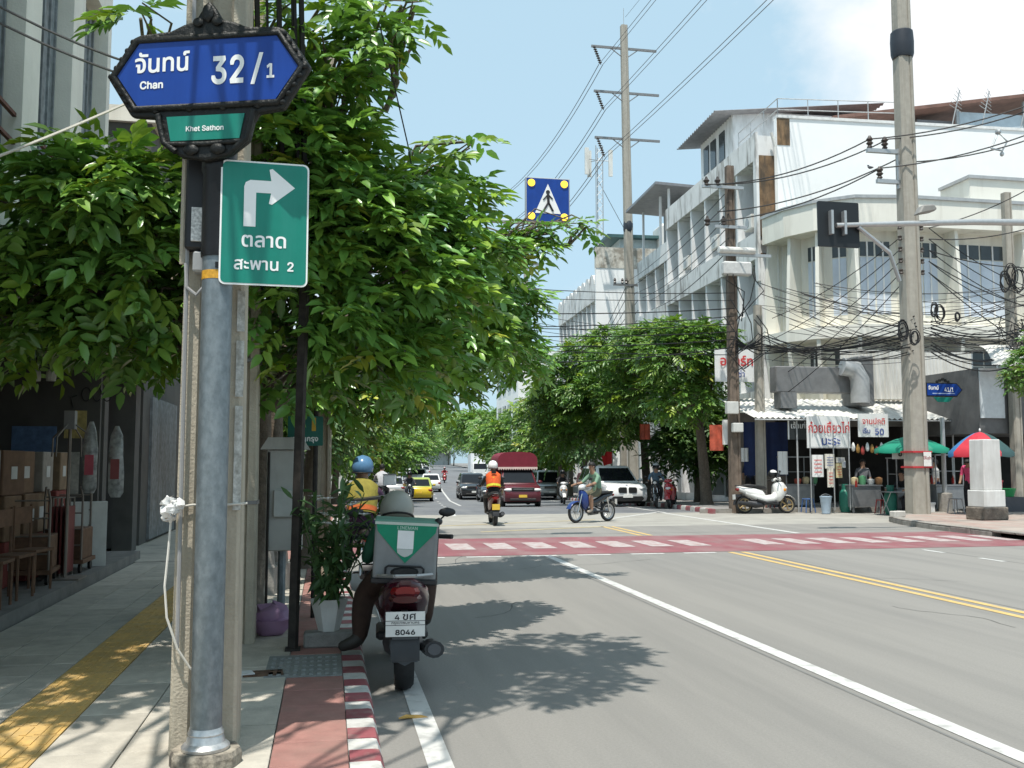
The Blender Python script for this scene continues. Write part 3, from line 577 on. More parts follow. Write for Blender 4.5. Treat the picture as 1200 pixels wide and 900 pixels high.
MB().box(-.17, .17, -.15, .15, .66, 1.62).build('housing', cg, cab, bevel=.01); MB().prism([(-.23, 1.625), (.23, 1.625), (.16, 1.74), (-.16, 1.74)], -.2, .2, 'y').build('roof', cg, cab)
MB().box(-.10, .10, -.19, -.152, .98, 1.24).build('door_box', M('cab_door', (.56, .56, .52), .5), cab, bevel=.008); MB().tube([(-.02, 0, -.1), (-.02, 0, .67)], .04, 8).build('leg', steel_g, cab); MB().tube([(-.15, -.17, -.1), (-.15, -.17, .95), (-.15, -.16, 1.6)], .013, 6).build('conduit', dk, cab)
# flower pot
pot = T('flower_pot', 'white faceted pot of tall green plants with white flowers', 'potted plant', G(383, 742, PZ))
MB().lathe([(.085, 0), (.15, .24), (.155, .26), (.14, .262), (.12, .22)], (0, 0, 0), 6).build('pot', M('pot_white', (.72, .72, .69), .5, dirt=(.45, .43, .38), damt=.5), pot)
rg = np.random.default_rng(9); b = MB(); pts = []
for k in range(26):
    a = rg.random() * 6.28; l = .5 + .45 * rg.random(); sp_ = .12 + .34 * rg.random(); base = Vector((.06 * math.cos(a), .06 * math.sin(a), .22)); tip = Vector((sp_ * math.cos(a), sp_ * math.sin(a), .22 + l))
    mid = base.lerp(tip, .5) + Vector((0, 0, .08)); b.tube([base, mid, tip], [.008, .006, .004], 5)
    for i in range(13): t_ = .15 + .85 * i / 12; q_ = base.lerp(mid, t_ * 2) if t_ < .5 else mid.lerp(tip, t_ * 2 - 1); pts.append((q_, a))
b.build('stem', M('stem_green', (.06, .12, .03), .6), pot)
P = np.array([tuple(p) for p, _ in pts]); n = len(P); D = nrm(rg.normal(size=(n, 3)) + np.array([0, 0, .25])); U = nrm(rg.normal(size=(n, 3)) * .4 + np.array([0, 0, 1]))
o = obj('foliage', leaf_mesh('foliage', leaf_dark, P, D, U, .12 + .08 * rg.random(n), .035 + .02 * rg.random(n), np.ones((n, 3)) * (.6 + .6 * rg.random((n, 1)))), pot); o['kind'] = 'stuff'
fm = M('petal_white', (.75, .72, .70), .6, var=.1)
for k in range(14):
    c = Vector((rg.uniform(-.22, .32), rg.uniform(-.25, .2), rg.uniform(.85, 1.1))); b = MB()
    for j in range(6): a = j * PI / 3; b.add([c, c + Vector((.05 * math.cos(a - .4), .05 * math.sin(a - .4), .015)), c + Vector((.075 * math.cos(a), .075 * math.sin(a), .02)), c + Vector((.05 * math.cos(a + .4), .05 * math.sin(a + .4), .015))], [(0, 1, 2, 3)])
    b.ell(c + Vector((0, 0, .01)), (.014, .014, .014), 6, 4); b.build('flower', fm, pot)
# pink bag, litter, block, pavement odds and ends
b = MB(); b.ell((0, 0, .12), (.17, .13, .15), 12, 8); rg = np.random.default_rng(12)
b.V = [tuple(Vector(v) * (1 + .12 * rg.normal()) ) for v in b.V]; b.V = [(x, y, max(z, .002)) for x, y, z in b.V]
tag(b.build('shopping_bag', M('bag_pink', (.42, .25, .40), .5, trans=.05), None, G(318, 744, PZ), smooth=60), 'crumpled pink plastic bag lying behind the leaning post', 'bag')
o = MB().box(-.2, .22, -.09, .09, 0, .12).build('concrete_block', M('block', (.26, .25, .23), .9, var=.2, vs=12, bump=.5), None, G(385, 757, PZ), bevel=.012); tag(o, 'rough concrete block under the white flower pot', 'block')
bpy.data.objects['flower_pot'].location = o.location + Vector((0, .04, .12))
o = MB().box(-.14, .14, -.08, .08, 0, .012).build('handhole_cover', M('cover_rust', (.12, .07, .045), .9, var=.6, vs=18), None, G(308, 790, PZ), rz=.1); tag(o, 'small broken rusty cover in the pavement beside the drain', 'cover')
o = MB().box(-.05, .05, -.06, .06, 0, .02).build('paper_scrap', M('scrap', (.6, .6, .58), .8), None, G(288, 791, PZ), rz=.3); tag(o, 'crumpled white paper scrap next to the broken cover', 'litter')
for k, (px, ll) in enumerate(((306, 'dark tree trunk on concrete footing behind the second pole'), (322, 'slim dark trunk with stone footing beside the grey cabinet'))):
    b_ = AY(px, 700, 11.5 + k * .4); t = T('old_trunk', ll, 'tree trunk', (b_.x, b_.y, PZ)); MB().tube([(0, 0, -.05), (.01, 0, .8), (-.02, 0, 2.0), (.03, 0, 3.4)], [.12, .085, .08, .06], 8).build('trunk', bark, t, smooth=60); MB().lathe([(.2, -.05), (.18, .3), (.15, .33), (.12, .6)], (0, 0, 0), 9).build('footing', kgrey, t)
o = MB().tube([AY(278, 485, 8.55), AY(310, 480, 8.9), AY(340, 462, 9.2), AY(362, 440, 9.4)], [.06, .055, .05, .035], 8).build('tree_branch', bark, smooth=60); tag(o, 'bare sloping branch between second pole and leaning post', 'branch')
# ================================================================ LEFT BUILDING
cream = M('cream_render', (.78, .74, .65), .85, var=.07, vs=2, bump=.2, bs=40, dirt=(.5, .46, .39), damt=.6, dscale=(2.2, 2.2, .25), dlo=.5, dhi=.75)
shut_m = M('weathered_shutter', (.23, .25, .26), .8, var=.35, vs=9, dirt=(.12, .11, .1), damt=.7, dscale=(12, 12, 1.2)); rust_m = M('rust', (.13, .055, .04), .85, var=.4, vs=14)
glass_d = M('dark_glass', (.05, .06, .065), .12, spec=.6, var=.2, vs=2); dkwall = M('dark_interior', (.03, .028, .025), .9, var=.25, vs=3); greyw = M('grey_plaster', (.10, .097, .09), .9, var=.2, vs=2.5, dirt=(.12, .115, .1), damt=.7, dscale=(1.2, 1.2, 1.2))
LX = -3.25
lb = T('shop_building', 'cream concrete shop building with deep window recesses and dark open ground floor', 'building', (0, 0, 0))
w = MB(); wins = []
ys = [4.7]
for k in range(5): ys += [5.7 + k * 1.85, 5.7 + k * 1.85 + 1.3]
ys.append(14.6)
zb = [(3.35, 4.7), (8.1, 13.4)]
for z0, z1 in zb: w.box(LX - .45, LX, 4.7, 14.6, z0, z1)
for zi, (z0, z1) in enumerate(((4.7, 8.1),)):
    for a, c in zip(ys[0::2], ys[1::2]): w.box(LX - .45, LX - .002, a, c, z0, z1)
    for a, c in zip(ys[1::2], ys[2::2]): wins.append((a, c, z0, z1))
w.box(LX - 9, LX - .46, 4.7, 14.58, 12.9, 13.1); w.box(LX - 9, LX - .45, 14.35, 14.598, 3.35, 13.4); w.box(LX - 9.2, LX - 9, 4.7, 14.6, .1, 13.4); w.box(LX - 9, LX - .45, 4.7, 4.9, .1, 13.4)
w.build('wall', cream, lb)
for a, c, z0, z1 in wins:
    if c < 4: continue
    wn = MB().box(LX - .28, LX - .22, a, c, z0, z1).build('window', shut_m, lb)
    f = MB()
    for k in range(6): yy = a + (c - a) * k / 5; f.box(LX - .225, LX - .195, yy - .02 + (.03 if k == 0 else 0) - (.03 if k == 5 else 0), yy + .02 + (.03 if k == 0 else 0) - (.03 if k == 5 else 0), z0, z1)
    f.build('shutter_rib', shut_m, wn)
    MB().box(LX - .19, LX - .02, a + .02, c - .02, z0, z0 + .05).box(LX - .09, LX - .05, a + .02, c - .02, z0 + .3, z0 + .34).box(LX - .09, LX - .05, a + .02, c - .02, z0 + .6, z0 + .64).build('sill_rail', rust_m, wn)
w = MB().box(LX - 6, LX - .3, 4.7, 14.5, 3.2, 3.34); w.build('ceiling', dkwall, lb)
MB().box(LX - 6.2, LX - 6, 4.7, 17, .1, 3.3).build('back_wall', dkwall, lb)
pw = MB().box(LX - 3, LX - .02, 14.8, 15.0, .1, 3.3).build('side_wall', greyw, lb)
gm = M('graffiti_black', (.03, .03, .03), .7)
cc = AY(112, 462, 14.78); g = MB()
for dx, s_ in ((-.13, 1), (.02, 1), (.16, -1)): g.tube([(cc.x + dx + .06 * math.cos(a * s_), 14.79, cc.z + .10 * math.sin(a * s_)) for a in [i * .55 for i in range(11)]], .009, 5)
g.tube([(cc.x - .3, 14.79, cc.z - .2), (cc.x - .34, 14.79, cc.z - .05), (cc.x - .25, 14.79, cc.z - .02)], .009, 5); g.build('graffiti', gm, pw)
MB().box(LX - .3, LX + .02, 17.2, 17.6, .1, 6).box(LX - .3, LX + .02, 14.9, 15.15, .1, 3.3).box(LX - 3, LX, 17.0, 17.2, 3, 6.2).build('column', greyw, lb)
for y in (4.75, 7.2): MB().box(LX - .35, LX - .02, y, y + .35, .1, 3.36).build('column', greyw, lb)
MB().box(LX - 6, LX + .38, 4.7, 16, .1, .27).build('step', M('step_concrete', (.2, .19, .175), .9, var=.2, vs=4, bump=.3), lb)
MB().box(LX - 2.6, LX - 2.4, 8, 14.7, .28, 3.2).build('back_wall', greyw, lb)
cp = M('curtain_blue', (.02, .025, .08), .8); rp2 = M('panel_red', (.45, .04, .045), .6, var=.3, vs=3)
MB().box(LX - 2.39, LX - 2.35, 12.2, 13.3, .28, 3.0).build('curtain', cp, lb); MB().box(LX - 2.38, LX - 2.33, 10.2, 12.0, .9, 2.0).build('red_panel', rp2, lb); MB().box(LX - 2.38, LX - 2.33, 8.3, 10.0, .9, 2.0).build('red_panel', rp2, lb)
MB().box(LX - .3, LX + .02, 4.72, 14.55, 2.95, 3.2).build('lintel', M('lintel', (.14, .13, .12), .9, var=.3, vs=4), lb)
MB().box(LX - 6, LX + .02, 14.62, 18.4, 3.25, 4.4).build('added_low_roof', greyw, lb); MB().box(LX - .02, LX + .6, 4.7, 18, 3.22, 3.34).build('added_canopy_slab', cream, lb); lo = T('shop_building', 'plain grey house behind the tree row beyond the cream building', 'building', (0, 0, 0))  # low roof and canopy slab added to keep skylight out of the shop
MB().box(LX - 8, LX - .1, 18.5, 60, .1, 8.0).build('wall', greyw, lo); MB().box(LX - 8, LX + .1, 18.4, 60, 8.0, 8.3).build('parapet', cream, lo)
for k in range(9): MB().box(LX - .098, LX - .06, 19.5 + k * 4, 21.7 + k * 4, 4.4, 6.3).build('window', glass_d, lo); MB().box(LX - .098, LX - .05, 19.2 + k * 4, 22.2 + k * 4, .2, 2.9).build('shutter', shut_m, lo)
# things in the dark shop front
wood = M('dark_wood', (.15, .08, .045), .7, var=.3, vs=10); tub = M('cart_tube', (.25, .22, .19), .5, .5); card = M('card', (.55, .55, .52), .8)
def trolley(x, y, rz, label):
    t = T('hand_trolley', label, 'trolley', (x, y, .27), rz, 'wooden trolleys lined up in the shop front')
    MB().box(-.35, .3, -.25, .25, .12, .17).build('platform', wood, t)
    for s_ in (-1, 1):
        MB().tube([(-.33, s_ * .22, .15), (-.34, s_ * .22, .95), (-.38, s_ * .2, 1.08)], .014, 6).build('upright', tub, t)
        for xx in (-.28, .22): MB().lathe([(.06, s_ * .2 - .015), (.06, s_ * .2 + .015)], (xx, 0, .06), 10, 'y').build('wheel', MATS['black_metal'], t)
    for z in (.35, .55, .75, .95): MB().tube([(-.335, -.22, z), (-.335, .22, z)], .01, 6).build('rung', tub, t)
    MB().box(-.3, .25, -.22, .22, .17, .17 + .38).build('crate', wood, t, bevel=.01); MB().box(.252, .256, -.08, .08, .32, .5).build('card', card, t)
for k, (x, y) in enumerate(((LX + .08, 8.7), (LX - .08, 12.0), (LX + .02, 13.2), (LX - .1, 14.0))): trolley(x, y, PI / 2 + .1 * (k % 2), ('wooden trolley loaded with a brown crate in the dark shop front'))
t = T('folding_chairs', 'row of folded red chairs leaning by the shop entrance', 'chair', (LX + .02, 12.6, .27))
for k in range(4): MB().box(-.02 + .05 * k, .0 + .05 * k, -.2, .2, .05, .85).build('folded_seat', M('chair_red', (.16, .03, .03), .5), t); MB().tube([(0.05 * k - .01, -.18, 0), (.05 * k - .01, -.18, .95), (.05 * k - .01, .18, .95), (.05 * k - .01, .18, 0)], .012, 6).build('frame', tub, t)
o = MB().box(-.03, .03, -.25, .25, 0, .86).build('display_board', M('board_white', (.6, .6, .57), .6), None, (LX + .1, 13.7, .27), rz=-1.2, bevel=.004); tag(o, 'plain white board standing at the shop front step', 'board')
rk = T('bag_stand', 'steel stand with angled arms in the dark shop front', 'stand', (-3.05, 12.3, .27)); MB().tube([(0, 0, 0), (0, 0, 1.9)], .02, 6).box(-.2, .2, -.2, .2, 0, .02).build('post', tub, rk)
for a in (0, 1.3, 2.6, 4.4): MB().tube([(0, 0, 1.88), (.26 * math.cos(a), .26 * math.sin(a), 1.68), (.27 * math.cos(a), .27 * math.sin(a), 1.45)], .01, 6).build('arm', tub, rk)
MB().box(-.06, .06, -.06, .06, 1.78, 2.0).build('clamp', M('clamp', (.3, .3, .3), .5, .4), rk)
pl = M('clear_plastic', (.5, .51, .5), .2, trans=.25, var=.5, vs=14)
for px, py, lab, cc_ in ((106, 535, 'long clear plastic bag with pink label hanging on the stand', (.6, .12, .16)), (136, 540, 'long clear plastic bag with red print hanging nearer the wall', (.35, .1, .1))):
    c = AY(px, py, 12.3); t = T('hanging_bag', lab, 'bag', c, 0); b = MB(); rg = np.random.default_rng(px)
    b.loft([(0, 0, 0, .01, .01)], 8) if False else b.rings([[(.09 * k * math.cos(a) * (1 + .1 * rg.normal()), .05 * k * math.sin(a), z) for a in [i * PI / 5 for i in range(10)]] for z, k in ((.42, .25), (.3, .8), (.1, 1), (-.15, 1), (-.38, .95), (-.44, .6))])
    b.build('bag', pl, t, smooth=40); MB().box(-.05, .05, -.062, -.056, -.22, .02).build('label_patch', M('patch%d' % px, cc_, .6), t)
for px in (42, 60):
    c = AY(px, 440, 11); t = T('hanging_lamp', 'small white hanging pot lamp under the dark shop ceiling', 'lamp', c, 0, 'pot lamps under shop ceiling'); MB().lathe([(.05, 0), (.055, .05), (.05, .1), (.02, .13)], (0, 0, -.06), 10).build('shade', card, t); MB().tube([(0, 0, .05), (0, 0, 3.2 - c.z)], .006, 5).build('cord', dk, t)

# ================================================================ RIGHT BUILDINGS
whitew = M('white_wall', (.86, .86, .845), .85, var=.04, vs=.6, bump=.1, bs=30, dirt=(.76, .755, .73), damt=.5, dscale=(.5, .5, .5), dlo=.5, dhi=.8)
fac_w = M('shophouse_white', (.78, .785, .78), .85, var=.06, vs=1.2, bump=.15, bs=30, dirt=(.33, .315, .29), damt=.8, dscale=(1.6, 1.6, .35), dlo=.52, dhi=.72)
band_w = M('stained_band', (.72, .72, .705), .85, var=.08, vs=1.5, dirt=(.22, .20, .18), damt=.85, dscale=(2.2, 2.2, .5), dlo=.50, dhi=.66)
brown_st = M('brown_stain', (.19, .12, .065), .85, var=.5, vs=2.5, dirt=(.07, .055, .04), damt=.9, dscale=(4, 4, .9), dlo=.44, dhi=.62)
cream_w = M('cream_building', (.78, .76, .68), .85, var=.04, vs=.8, dirt=(.52, .49, .42), damt=.7, dscale=(1.6, 1.6, .22), dlo=.5, dhi=.72)
corr_w = M('corrugated_white', (.70, .69, .65), .5, var=.08, vs=2, dirt=(.45, .42, .36), damt=.6, dscale=(4, 4, .6)); roof_g = M('metal_roof', (.26, .26, .27), .5, .4, var=.15, vs=3); roof_b = M('brown_roof', (.20, .11, .085), .7, var=.25, vs=2)
blue_glass = M('blue_glass', (.56, .62, .70), .3, var=.12, vs=1.2); steel_p = M('painted_steel', (.42, .43, .43), .5, .3)
def unit_row(name, label, loc, rz, n_units, uw, floors, depth, fin_step, top_par, stain=False):
    t = T(name, label, 'building', loc, rz); Ln = n_units * uw; ztop = floors[-1]
    MB().box(.95, depth, 0, Ln, -1.2, ztop).build('wall', fac_w if not stain else band_w, t)
    for i, z in enumerate(floors[1:]):
        MB().box(0, .95, .0, Ln, z - .55, z + .55 if i < len(floors) - 2 else z + top_par).build('floor_band', band_w, t)
    for i in range(len(floors) - 1):
        z0, z1 = floors[i] + (.55 if i else 0), floors[i + 1] - .55; y = 0.
        while y <= Ln + .01:
            yy = min(max(y, .08), Ln - .08); MB().box(.05, .95, yy - .075, yy + .075, z0, z1).build('fin', fac_w, t)
            if i and y < Ln - .5:
                wn = MB().box(.90, .948, yy + .25, yy + fin_step - .25, z0 + .5, z1 - .1).build('window', glass_d, t); MB().box(.87, .90, yy + fin_step / 2 - .03, yy + fin_step / 2 + .03, z0 + .5, z1 - .1).build('frame', fac_w, wn)
            elif not i and y < Ln - .5: MB().box(.90, .948, yy + .15, yy + fin_step - .15, .2, 3.2).build('shutter', shut_m, t)
            y += fin_step
    return t
R0 = Vector((17.05, 36.0, 0)); RZ = -math.atan(.045)
r1 = unit_row('shophouse_row', 'white four storey shophouse row with fins and big blank white end wall', R0, RZ, 3, 4.0, [0.14, 4.0, 7.2, 10.5, 14.6], 14.5, 2.0, .55)
MB().box(.93, 16, -.25, -.005, .1, 15.85).build('end_wall', whitew, r1)
MB().box(.93, 16, -.30, .1, 15.85, 15.97).build('coping', M('coping', (.7, .7, .68), .8), r1)
MB().box(.02, .90, -.20, -.01, .2, 10.0).build('end_fin', band_w, r1); MB().box(.0, .12, -.28, -.02, 9.0, 15.2).build('end_pier', band_w, r1)
MB().box(.12, .95, -.05, .06, 10.9, 14.3).build('stained_recess', brown_st, r1); MB().box(.95, 1.5, -.27, -.245, 14.7, 15.83).build('stained_patch', brown_st, r1)
MB().box(.12, .95, -.06, .05, 4.0, 10.2).build('stained_recess', M('dark_stain', (.15, .085, .045), .9, var=.5, vs=1.5), r1)
MB().tube([(.86, -.26, .2), (.86, -.26, 14.6), (.7, -.26, 15.2)], .06, 8).build('drain_pipe', corr_w, r1)
# penthouse with corrugated roof, railing
MB().box(1.2, 8, 5.2, 9.6, 15.1, 18.2).build('penthouse', fac_w, r1)
def corr(x0, x1, y0, y1, z0, z1, name, mat, par, along='y', pitch=.16, amp=.03, th=.0):
    b = MB(); n = int(abs((y1 - y0) if along == 'y' else (x1 - x0)) / pitch * 4); ra, rb = [], []
    for i in range(n + 1):
        f = i / n; a = amp * math.sin(f * n / 4 * 2 * PI)
        if along == 'y': y = y0 + (y1 - y0) * f; ra.append((x0, y, z0 + a)); rb.append((x1, y, z1 + a))
        else: x = x0 + (x1 - x0) * f; ra.append((x, y0, z0 + a)); rb.append((x, y1, z1 + a))
    b.rings([ra, rb], cap=False, closed=False); return b.build(name, mat, par)
rf = corr(.1, 8.6, 4.6, 10.2, 17.9, 18.75, 'roof', roof_g, r1, 'y', .3, .05)
for y in (6.2, 7.4, 8.4): MB().box(1.15, 1.199, y, y + .7, 16.2, 17.6).build('window', glass_d, r1)
def railing(pts, h, name, par, step=1.2, mat=None):
    b = MB()
    for a, c in zip(pts[:-1], pts[1:]):
        a, c = Vector(a), Vector(c); k = max(1, int((c - a).length / step))
        for i in range(k + 1): p = a.lerp(c, i / k); b.tube([p, p + Vector((0, 0, h))], .022, 5)
        for z in (h, h * .5): b.tube([a + Vector((0, 0, z)), c + Vector((0, 0, z))], .022, 5)
    return b.build(name, mat or steel_p, par)
railing([(1.2, 4.5, 15.9), (1.2, .2, 15.9), (6.5, .0, 15.95)], .95, 'railing', r1)
MB().prism([(4.2, 16.5), (15.8, 18.4), (15.8, 18.55), (4.2, 16.65)], 1.2, 7, 'y').build('roof_shed', roof_b, r1)
for x in (5.0, 7.8, 10.2, 13.5): MB().box(x, x + .12, 1.5, 1.62, 15.3, 16.4 + (x - 4.2) * .162).build('roof_post', steel_p, r1)
MB().box(10.4, 16, 1.6, 1.7, 15.3, 17.3).build('roof_panel', M('pale_blue_sheet', (.5, .58, .63), .6, var=.1, vs=3), r1); MB().box(8.6, 10.3, 2, 3.4, 15.3, 17.0).build('roof_tank_room', roof_g, r1)
for (x, y) in ((9.5, 1.0), (10.8, .8), (12.6, .7)):
    hh_ = rnd.uniform(.6, 1.0); b = MB().tube([(x, y, 15.9), (x + .9 * hh_, y, 15.9 + 3.4 * hh_)], .025, 5)
    for k in range(6): f_ = .6 + .075 * k; p_ = Vector((x + .9 * hh_ * f_, y, 15.9 + 3.4 * hh_ * f_)); b.tube([p_ - Vector((.35 - .04 * k, .1, -.12)), p_ + Vector((.35 - .04 * k, .1, -.12))], .012, 4)
    b.build('antenna', steel_p, r1)
r2 = unit_row('shophouse_row', 'lower white shophouse pair with flat metal roof canopy beyond the white row', R0 + Vector((.045 * 12 + .5, 12.1, 0)), RZ, 2, 3.6, [0.14, 3.8, 6.8, 9.9, 13.3], 10, 1.8, .5)
MB().prism([(-.6, 17.0), (7, 16.6), (7, 16.75), (-.6, 17.15)], 1.2, 7.5, 'y').build('flat_roof', roof_g, r2); MB().box(1.6, 6, 2.5, 6.8, 13.2, 16.7).build('roof_room', M('grey_room', (.28, .3, .31), .8), r2)
for y in (1.8, 3.4, 6.9): MB().box(.3, .42, y, y + .12, 13.6, 16.95).build('roof_post', fac_w, r2)
r3 = unit_row('shophouse_row', 'stained pale building with scalloped parapets behind the transmission pole', R0 + Vector((.3, 25.0, 0)), RZ, 3, 4.2, [0.14, 3.8, 6.8, 9.8, 13.0], 9, 1.4, .5, True)
MB().box(.0, 9, -.3, -.006, .1, 14.6).build('end_wall', whitew, r3); MB().box(.0, 9, -.34, .05, 14.6, 16.0).build('stained_parapet', M('mottled', (.6, .57, .5), .9, var=.1, dirt=(.2, .17, .13), damt=.8, dscale=(1.5, 1.5, 1.5), dlo=.45, dhi=.6), r3)
for k in range(9): MB().lathe([(.001, 0), (.75, .001), (.75, .3), (.001, .301)], (0, 1.0 + k * 1.4, 13.6), 16, 'x').build('scallop', band_w, r3)
MB().box(2, 4.6, 1, 4, 13.4, 16.9).build('water_room', M('aqua_wall', (.55, .62, .62), .8), r3); MB().box(1.0, 4.8, .4, 4.6, 16.9, 17.1).build('room_roof', M('teal_roof', (.06, .13, .13), .6), r3); MB().box(3.0, 5.0, -.36, -.3, 11.6, 12.8).build('window', glass_d, r3); MB().box(4.6, 7.8, 0, 2, 16, 17.9).build('water_tank', corr_w, r3, bevel=.2)
MB().box(1.2, 3.0, -.36, -.3, 5.6, 6.8).build('window', glass_d, r3)
o3 = T('terrace_house', 'low white house with balustrade roof seen past the tree tops', 'building', (15.5, 78, 0), RZ); MB().box(0, 12, 0, 14, 0, 11).build('wall', whitew, o3)
for k in range(12): MB().box(-.1, .1, k * 1.2, k * 1.2 + .35, 11, 12).build('baluster', brown_st, o3)
MB().box(-.2, .2, 0, 14, 12, 12.3).build('rail', whitew, o3)
for j in range(3):
    for k in range(4): MB().box(-.06, -.004, 1 + k * 3.2, 2.8 + k * 3.2, 2 + j * 3, 3.8 + j * 3).build('window', glass_d, o3)
o4 = T('tower_block', 'distant pale tower block at the end of the street', 'building', (30, 330, 0), .1); MB().box(-12, 12, 0, 12, 0, 34).build('wall', fac_w, o4)
for j in range(8):
    for k in range(6): MB().box(-10.6 + k * 3.7, -8.2 + k * 3.7, -.1, -.01, 5 + j * 3.5, 7 + j * 3.5).build('window', glass_d, o4)
o5 = T('tower_block', 'distant low white house above the far tree row', 'building', (2, 260, 0), 0); MB().box(-10, 12, 0, 12, 0, 17).build('wall', whitew, o5)
for j in range(4):
    for k in range(6): MB().box(-9 + k * 3.4, -7 + k * 3.4, -.1, -.01, 3 + j * 3.5, 5 + j * 3.5).build('window', glass_d, o5)
# ---- cream corner building
cb = T('corner_building', 'cream corner building with tall fins, rounded corner and blue windows', 'building', (0, 0, 0))
FP = [(17.55, 35.7), (17.75, 34.3), (18.3, 33.2), (19.3, 32.3), (21.25, 32.0), (23.3, 32.0), (26.2, 32.0), (29.2, 32), (33, 32)]
def along(pts, off, z0, z1, name, mat, par, th=.3):
    b = MB(); ins, out = [], []
    for i, p in enumerate(pts):
        a, c = Vector(pts[max(i - 1, 0)]), Vector(pts[min(i + 1, len(pts) - 1)]); d = (c - a).normalized(); nn = Vector((d.y, -d.x)); p = Vector(p)      # outward to the left/front
        if nn.dot(Vector((0, 0)) - p) < 0: nn = -nn
        out.append(p + nn * off); ins.append(p + nn * (off - th))
    rs = [[(o_.x, o_.y, z0), (o_.x, o_.y, z1), (i_.x, i_.y, z1), (i_.x, i_.y, z0)] for o_, i_ in zip(out, ins)]
    b.rings(rs); return b.build(name, mat, par)
along(FP, -.55, 3.45, 11.4, 'wall', cream_w, cb); along(FP, .35, 10.45, 11.5, 'parapet', cream_w, cb, .9); along(FP, .42, 11.5, 11.62, 'coping', steel_p, cb, 1.0)
along(FP, .35, 6.3, 6.75, 'ledge', cream_w, cb, .9); along(FP, .3, 3.5, 3.75, 'ledge', cream_w, cb, .85)
MB().box(24.2, 33, 32.2, 34, 11.3, 12.6).build('raised_parapet', cream_w, cb); MB().box(24.1, 33, 32.1, 34, 12.6, 12.72).build('coping', steel_p, cb)
for i, p in enumerate(FP[:-1]):
    a, c = Vector(p), Vector(FP[i + 1]); d = (c - a).normalized(); nn = Vector((-d.y, d.x)); nn = nn if nn.dot(-a) > 0 else -nn; ang = math.atan2(nn.y, nn.x)
    for z0, z1 in ((6.75, 10.45), (3.75, 6.3)):
        MB().prism([(-.6, z0), (.34, z0), (.1, z1), (-.6, z1)] if z0 > 5 else [(-.6, z0), (.0, z0), (.3, z1), (-.6, z1)], -.07, .07, 'y').build('fin', cream_w, cb, (p[0], p[1], 0), ang)
        m_ = (a + c) / 2 - nn * .545; L_ = (c - a).length
        if L_ > 1.2:
            for k in range(2 if L_ > 1.8 else 1):
                nk = 2 if L_ > 1.8 else 1; wv = (L_ - .75) / nk; cx_ = -L_ / 2 + .375 + wv * (k + .5)
                wn = MB().box(-.03, .03, cx_ - wv / 2 + .04, cx_ + wv / 2 - .04, z0 + (.5 if z0 > 5 else 1.5), z1 - 1.0).build('window', blue_glass if z0 > 5 else glass_d, cb, (m_.x, m_.y, 0), ang)
                MB().box(-.03, .03, cx_ - wv / 2 + .04, cx_ + wv / 2 - .04, z1 - .95, z1 - .4).build('transom', glass_d, cb, (m_.x, m_.y, 0), ang); MB().box(-.02, .06, cx_ - .03, cx_ + .03, z0 + (.5 if z0 > 5 else 1.5), z1 - .4).build('mullion', fac_w, wn)
along([(18.3, 33.6), (19.6, 32.8), (21.2, 32.5), (33, 32.5)], .0, 3.0, 3.5, 'lintel', M('shop_lintel', (.3, .29, .27), .8), cb)
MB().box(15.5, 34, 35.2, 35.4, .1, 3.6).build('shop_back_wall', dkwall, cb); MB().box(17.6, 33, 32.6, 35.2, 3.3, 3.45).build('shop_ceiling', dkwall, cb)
for x in (18.6, 21.2, 24.2, 27.4): MB().box(x, x + .25, 32.4, 32.7, .1, 3.3).build('shop_column', greyw, cb)
# corrugated fence on the first floor, vertical sheets, air ducts
b = MB(); rs = [[], []]; x = 19.0
fe0, fe1 = AY(985, 445, 31.6), AY(1140, 445, 31.6); n = int((fe1.x - fe0.x) / .035)
for i in range(n + 1): x = fe0.x + .035 * i; yy = 31.6 + (.05 if (i // 2) % 2 else 0); rs[0].append((x, yy, 3.95)); rs[1].append((x, yy, 5.75))
b.rings(rs, cap=False, closed=False); fe = b.build('corrugated_fence', corr_w); tag(fe, 'white corrugated metal fence along the first floor of the cream building', 'fence')
dc = T('exhaust_duct', 'grey sheet metal exhaust duct with elbow above the food stall awning', 'duct', (0, 0, 0)); dm = M('duct_metal', (.22, .22, .22), .5, .4, var=.15, vs=4)
a_, c_ = AY(905, 452, 30.6), AY(1015, 452, 30.6); MB().box(a_.x, c_.x, 30.3, 30.8, 4.05, 4.95).build('trunking', dm, dc, bevel=.03); MB().box(c_.x - .55, c_.x + .02, 30.1, 31.3, 3.6, 5.35).build('hood', dm, dc, bevel=.05); MB().tube([(c_.x - .6, 30.0, 3.7), (c_.x - .6, 30.0, 4.5), (c_.x - .75, 30.05, 4.85), (c_.x - 1.2, 30.1, 4.95)], .32, 12).build('elbow', steel_p, dc, smooth=50); MB().box(a_.x + .1, a_.x + .7, 30.2, 30.7, 3.5, 4.05).build('drop_duct', dm, dc)
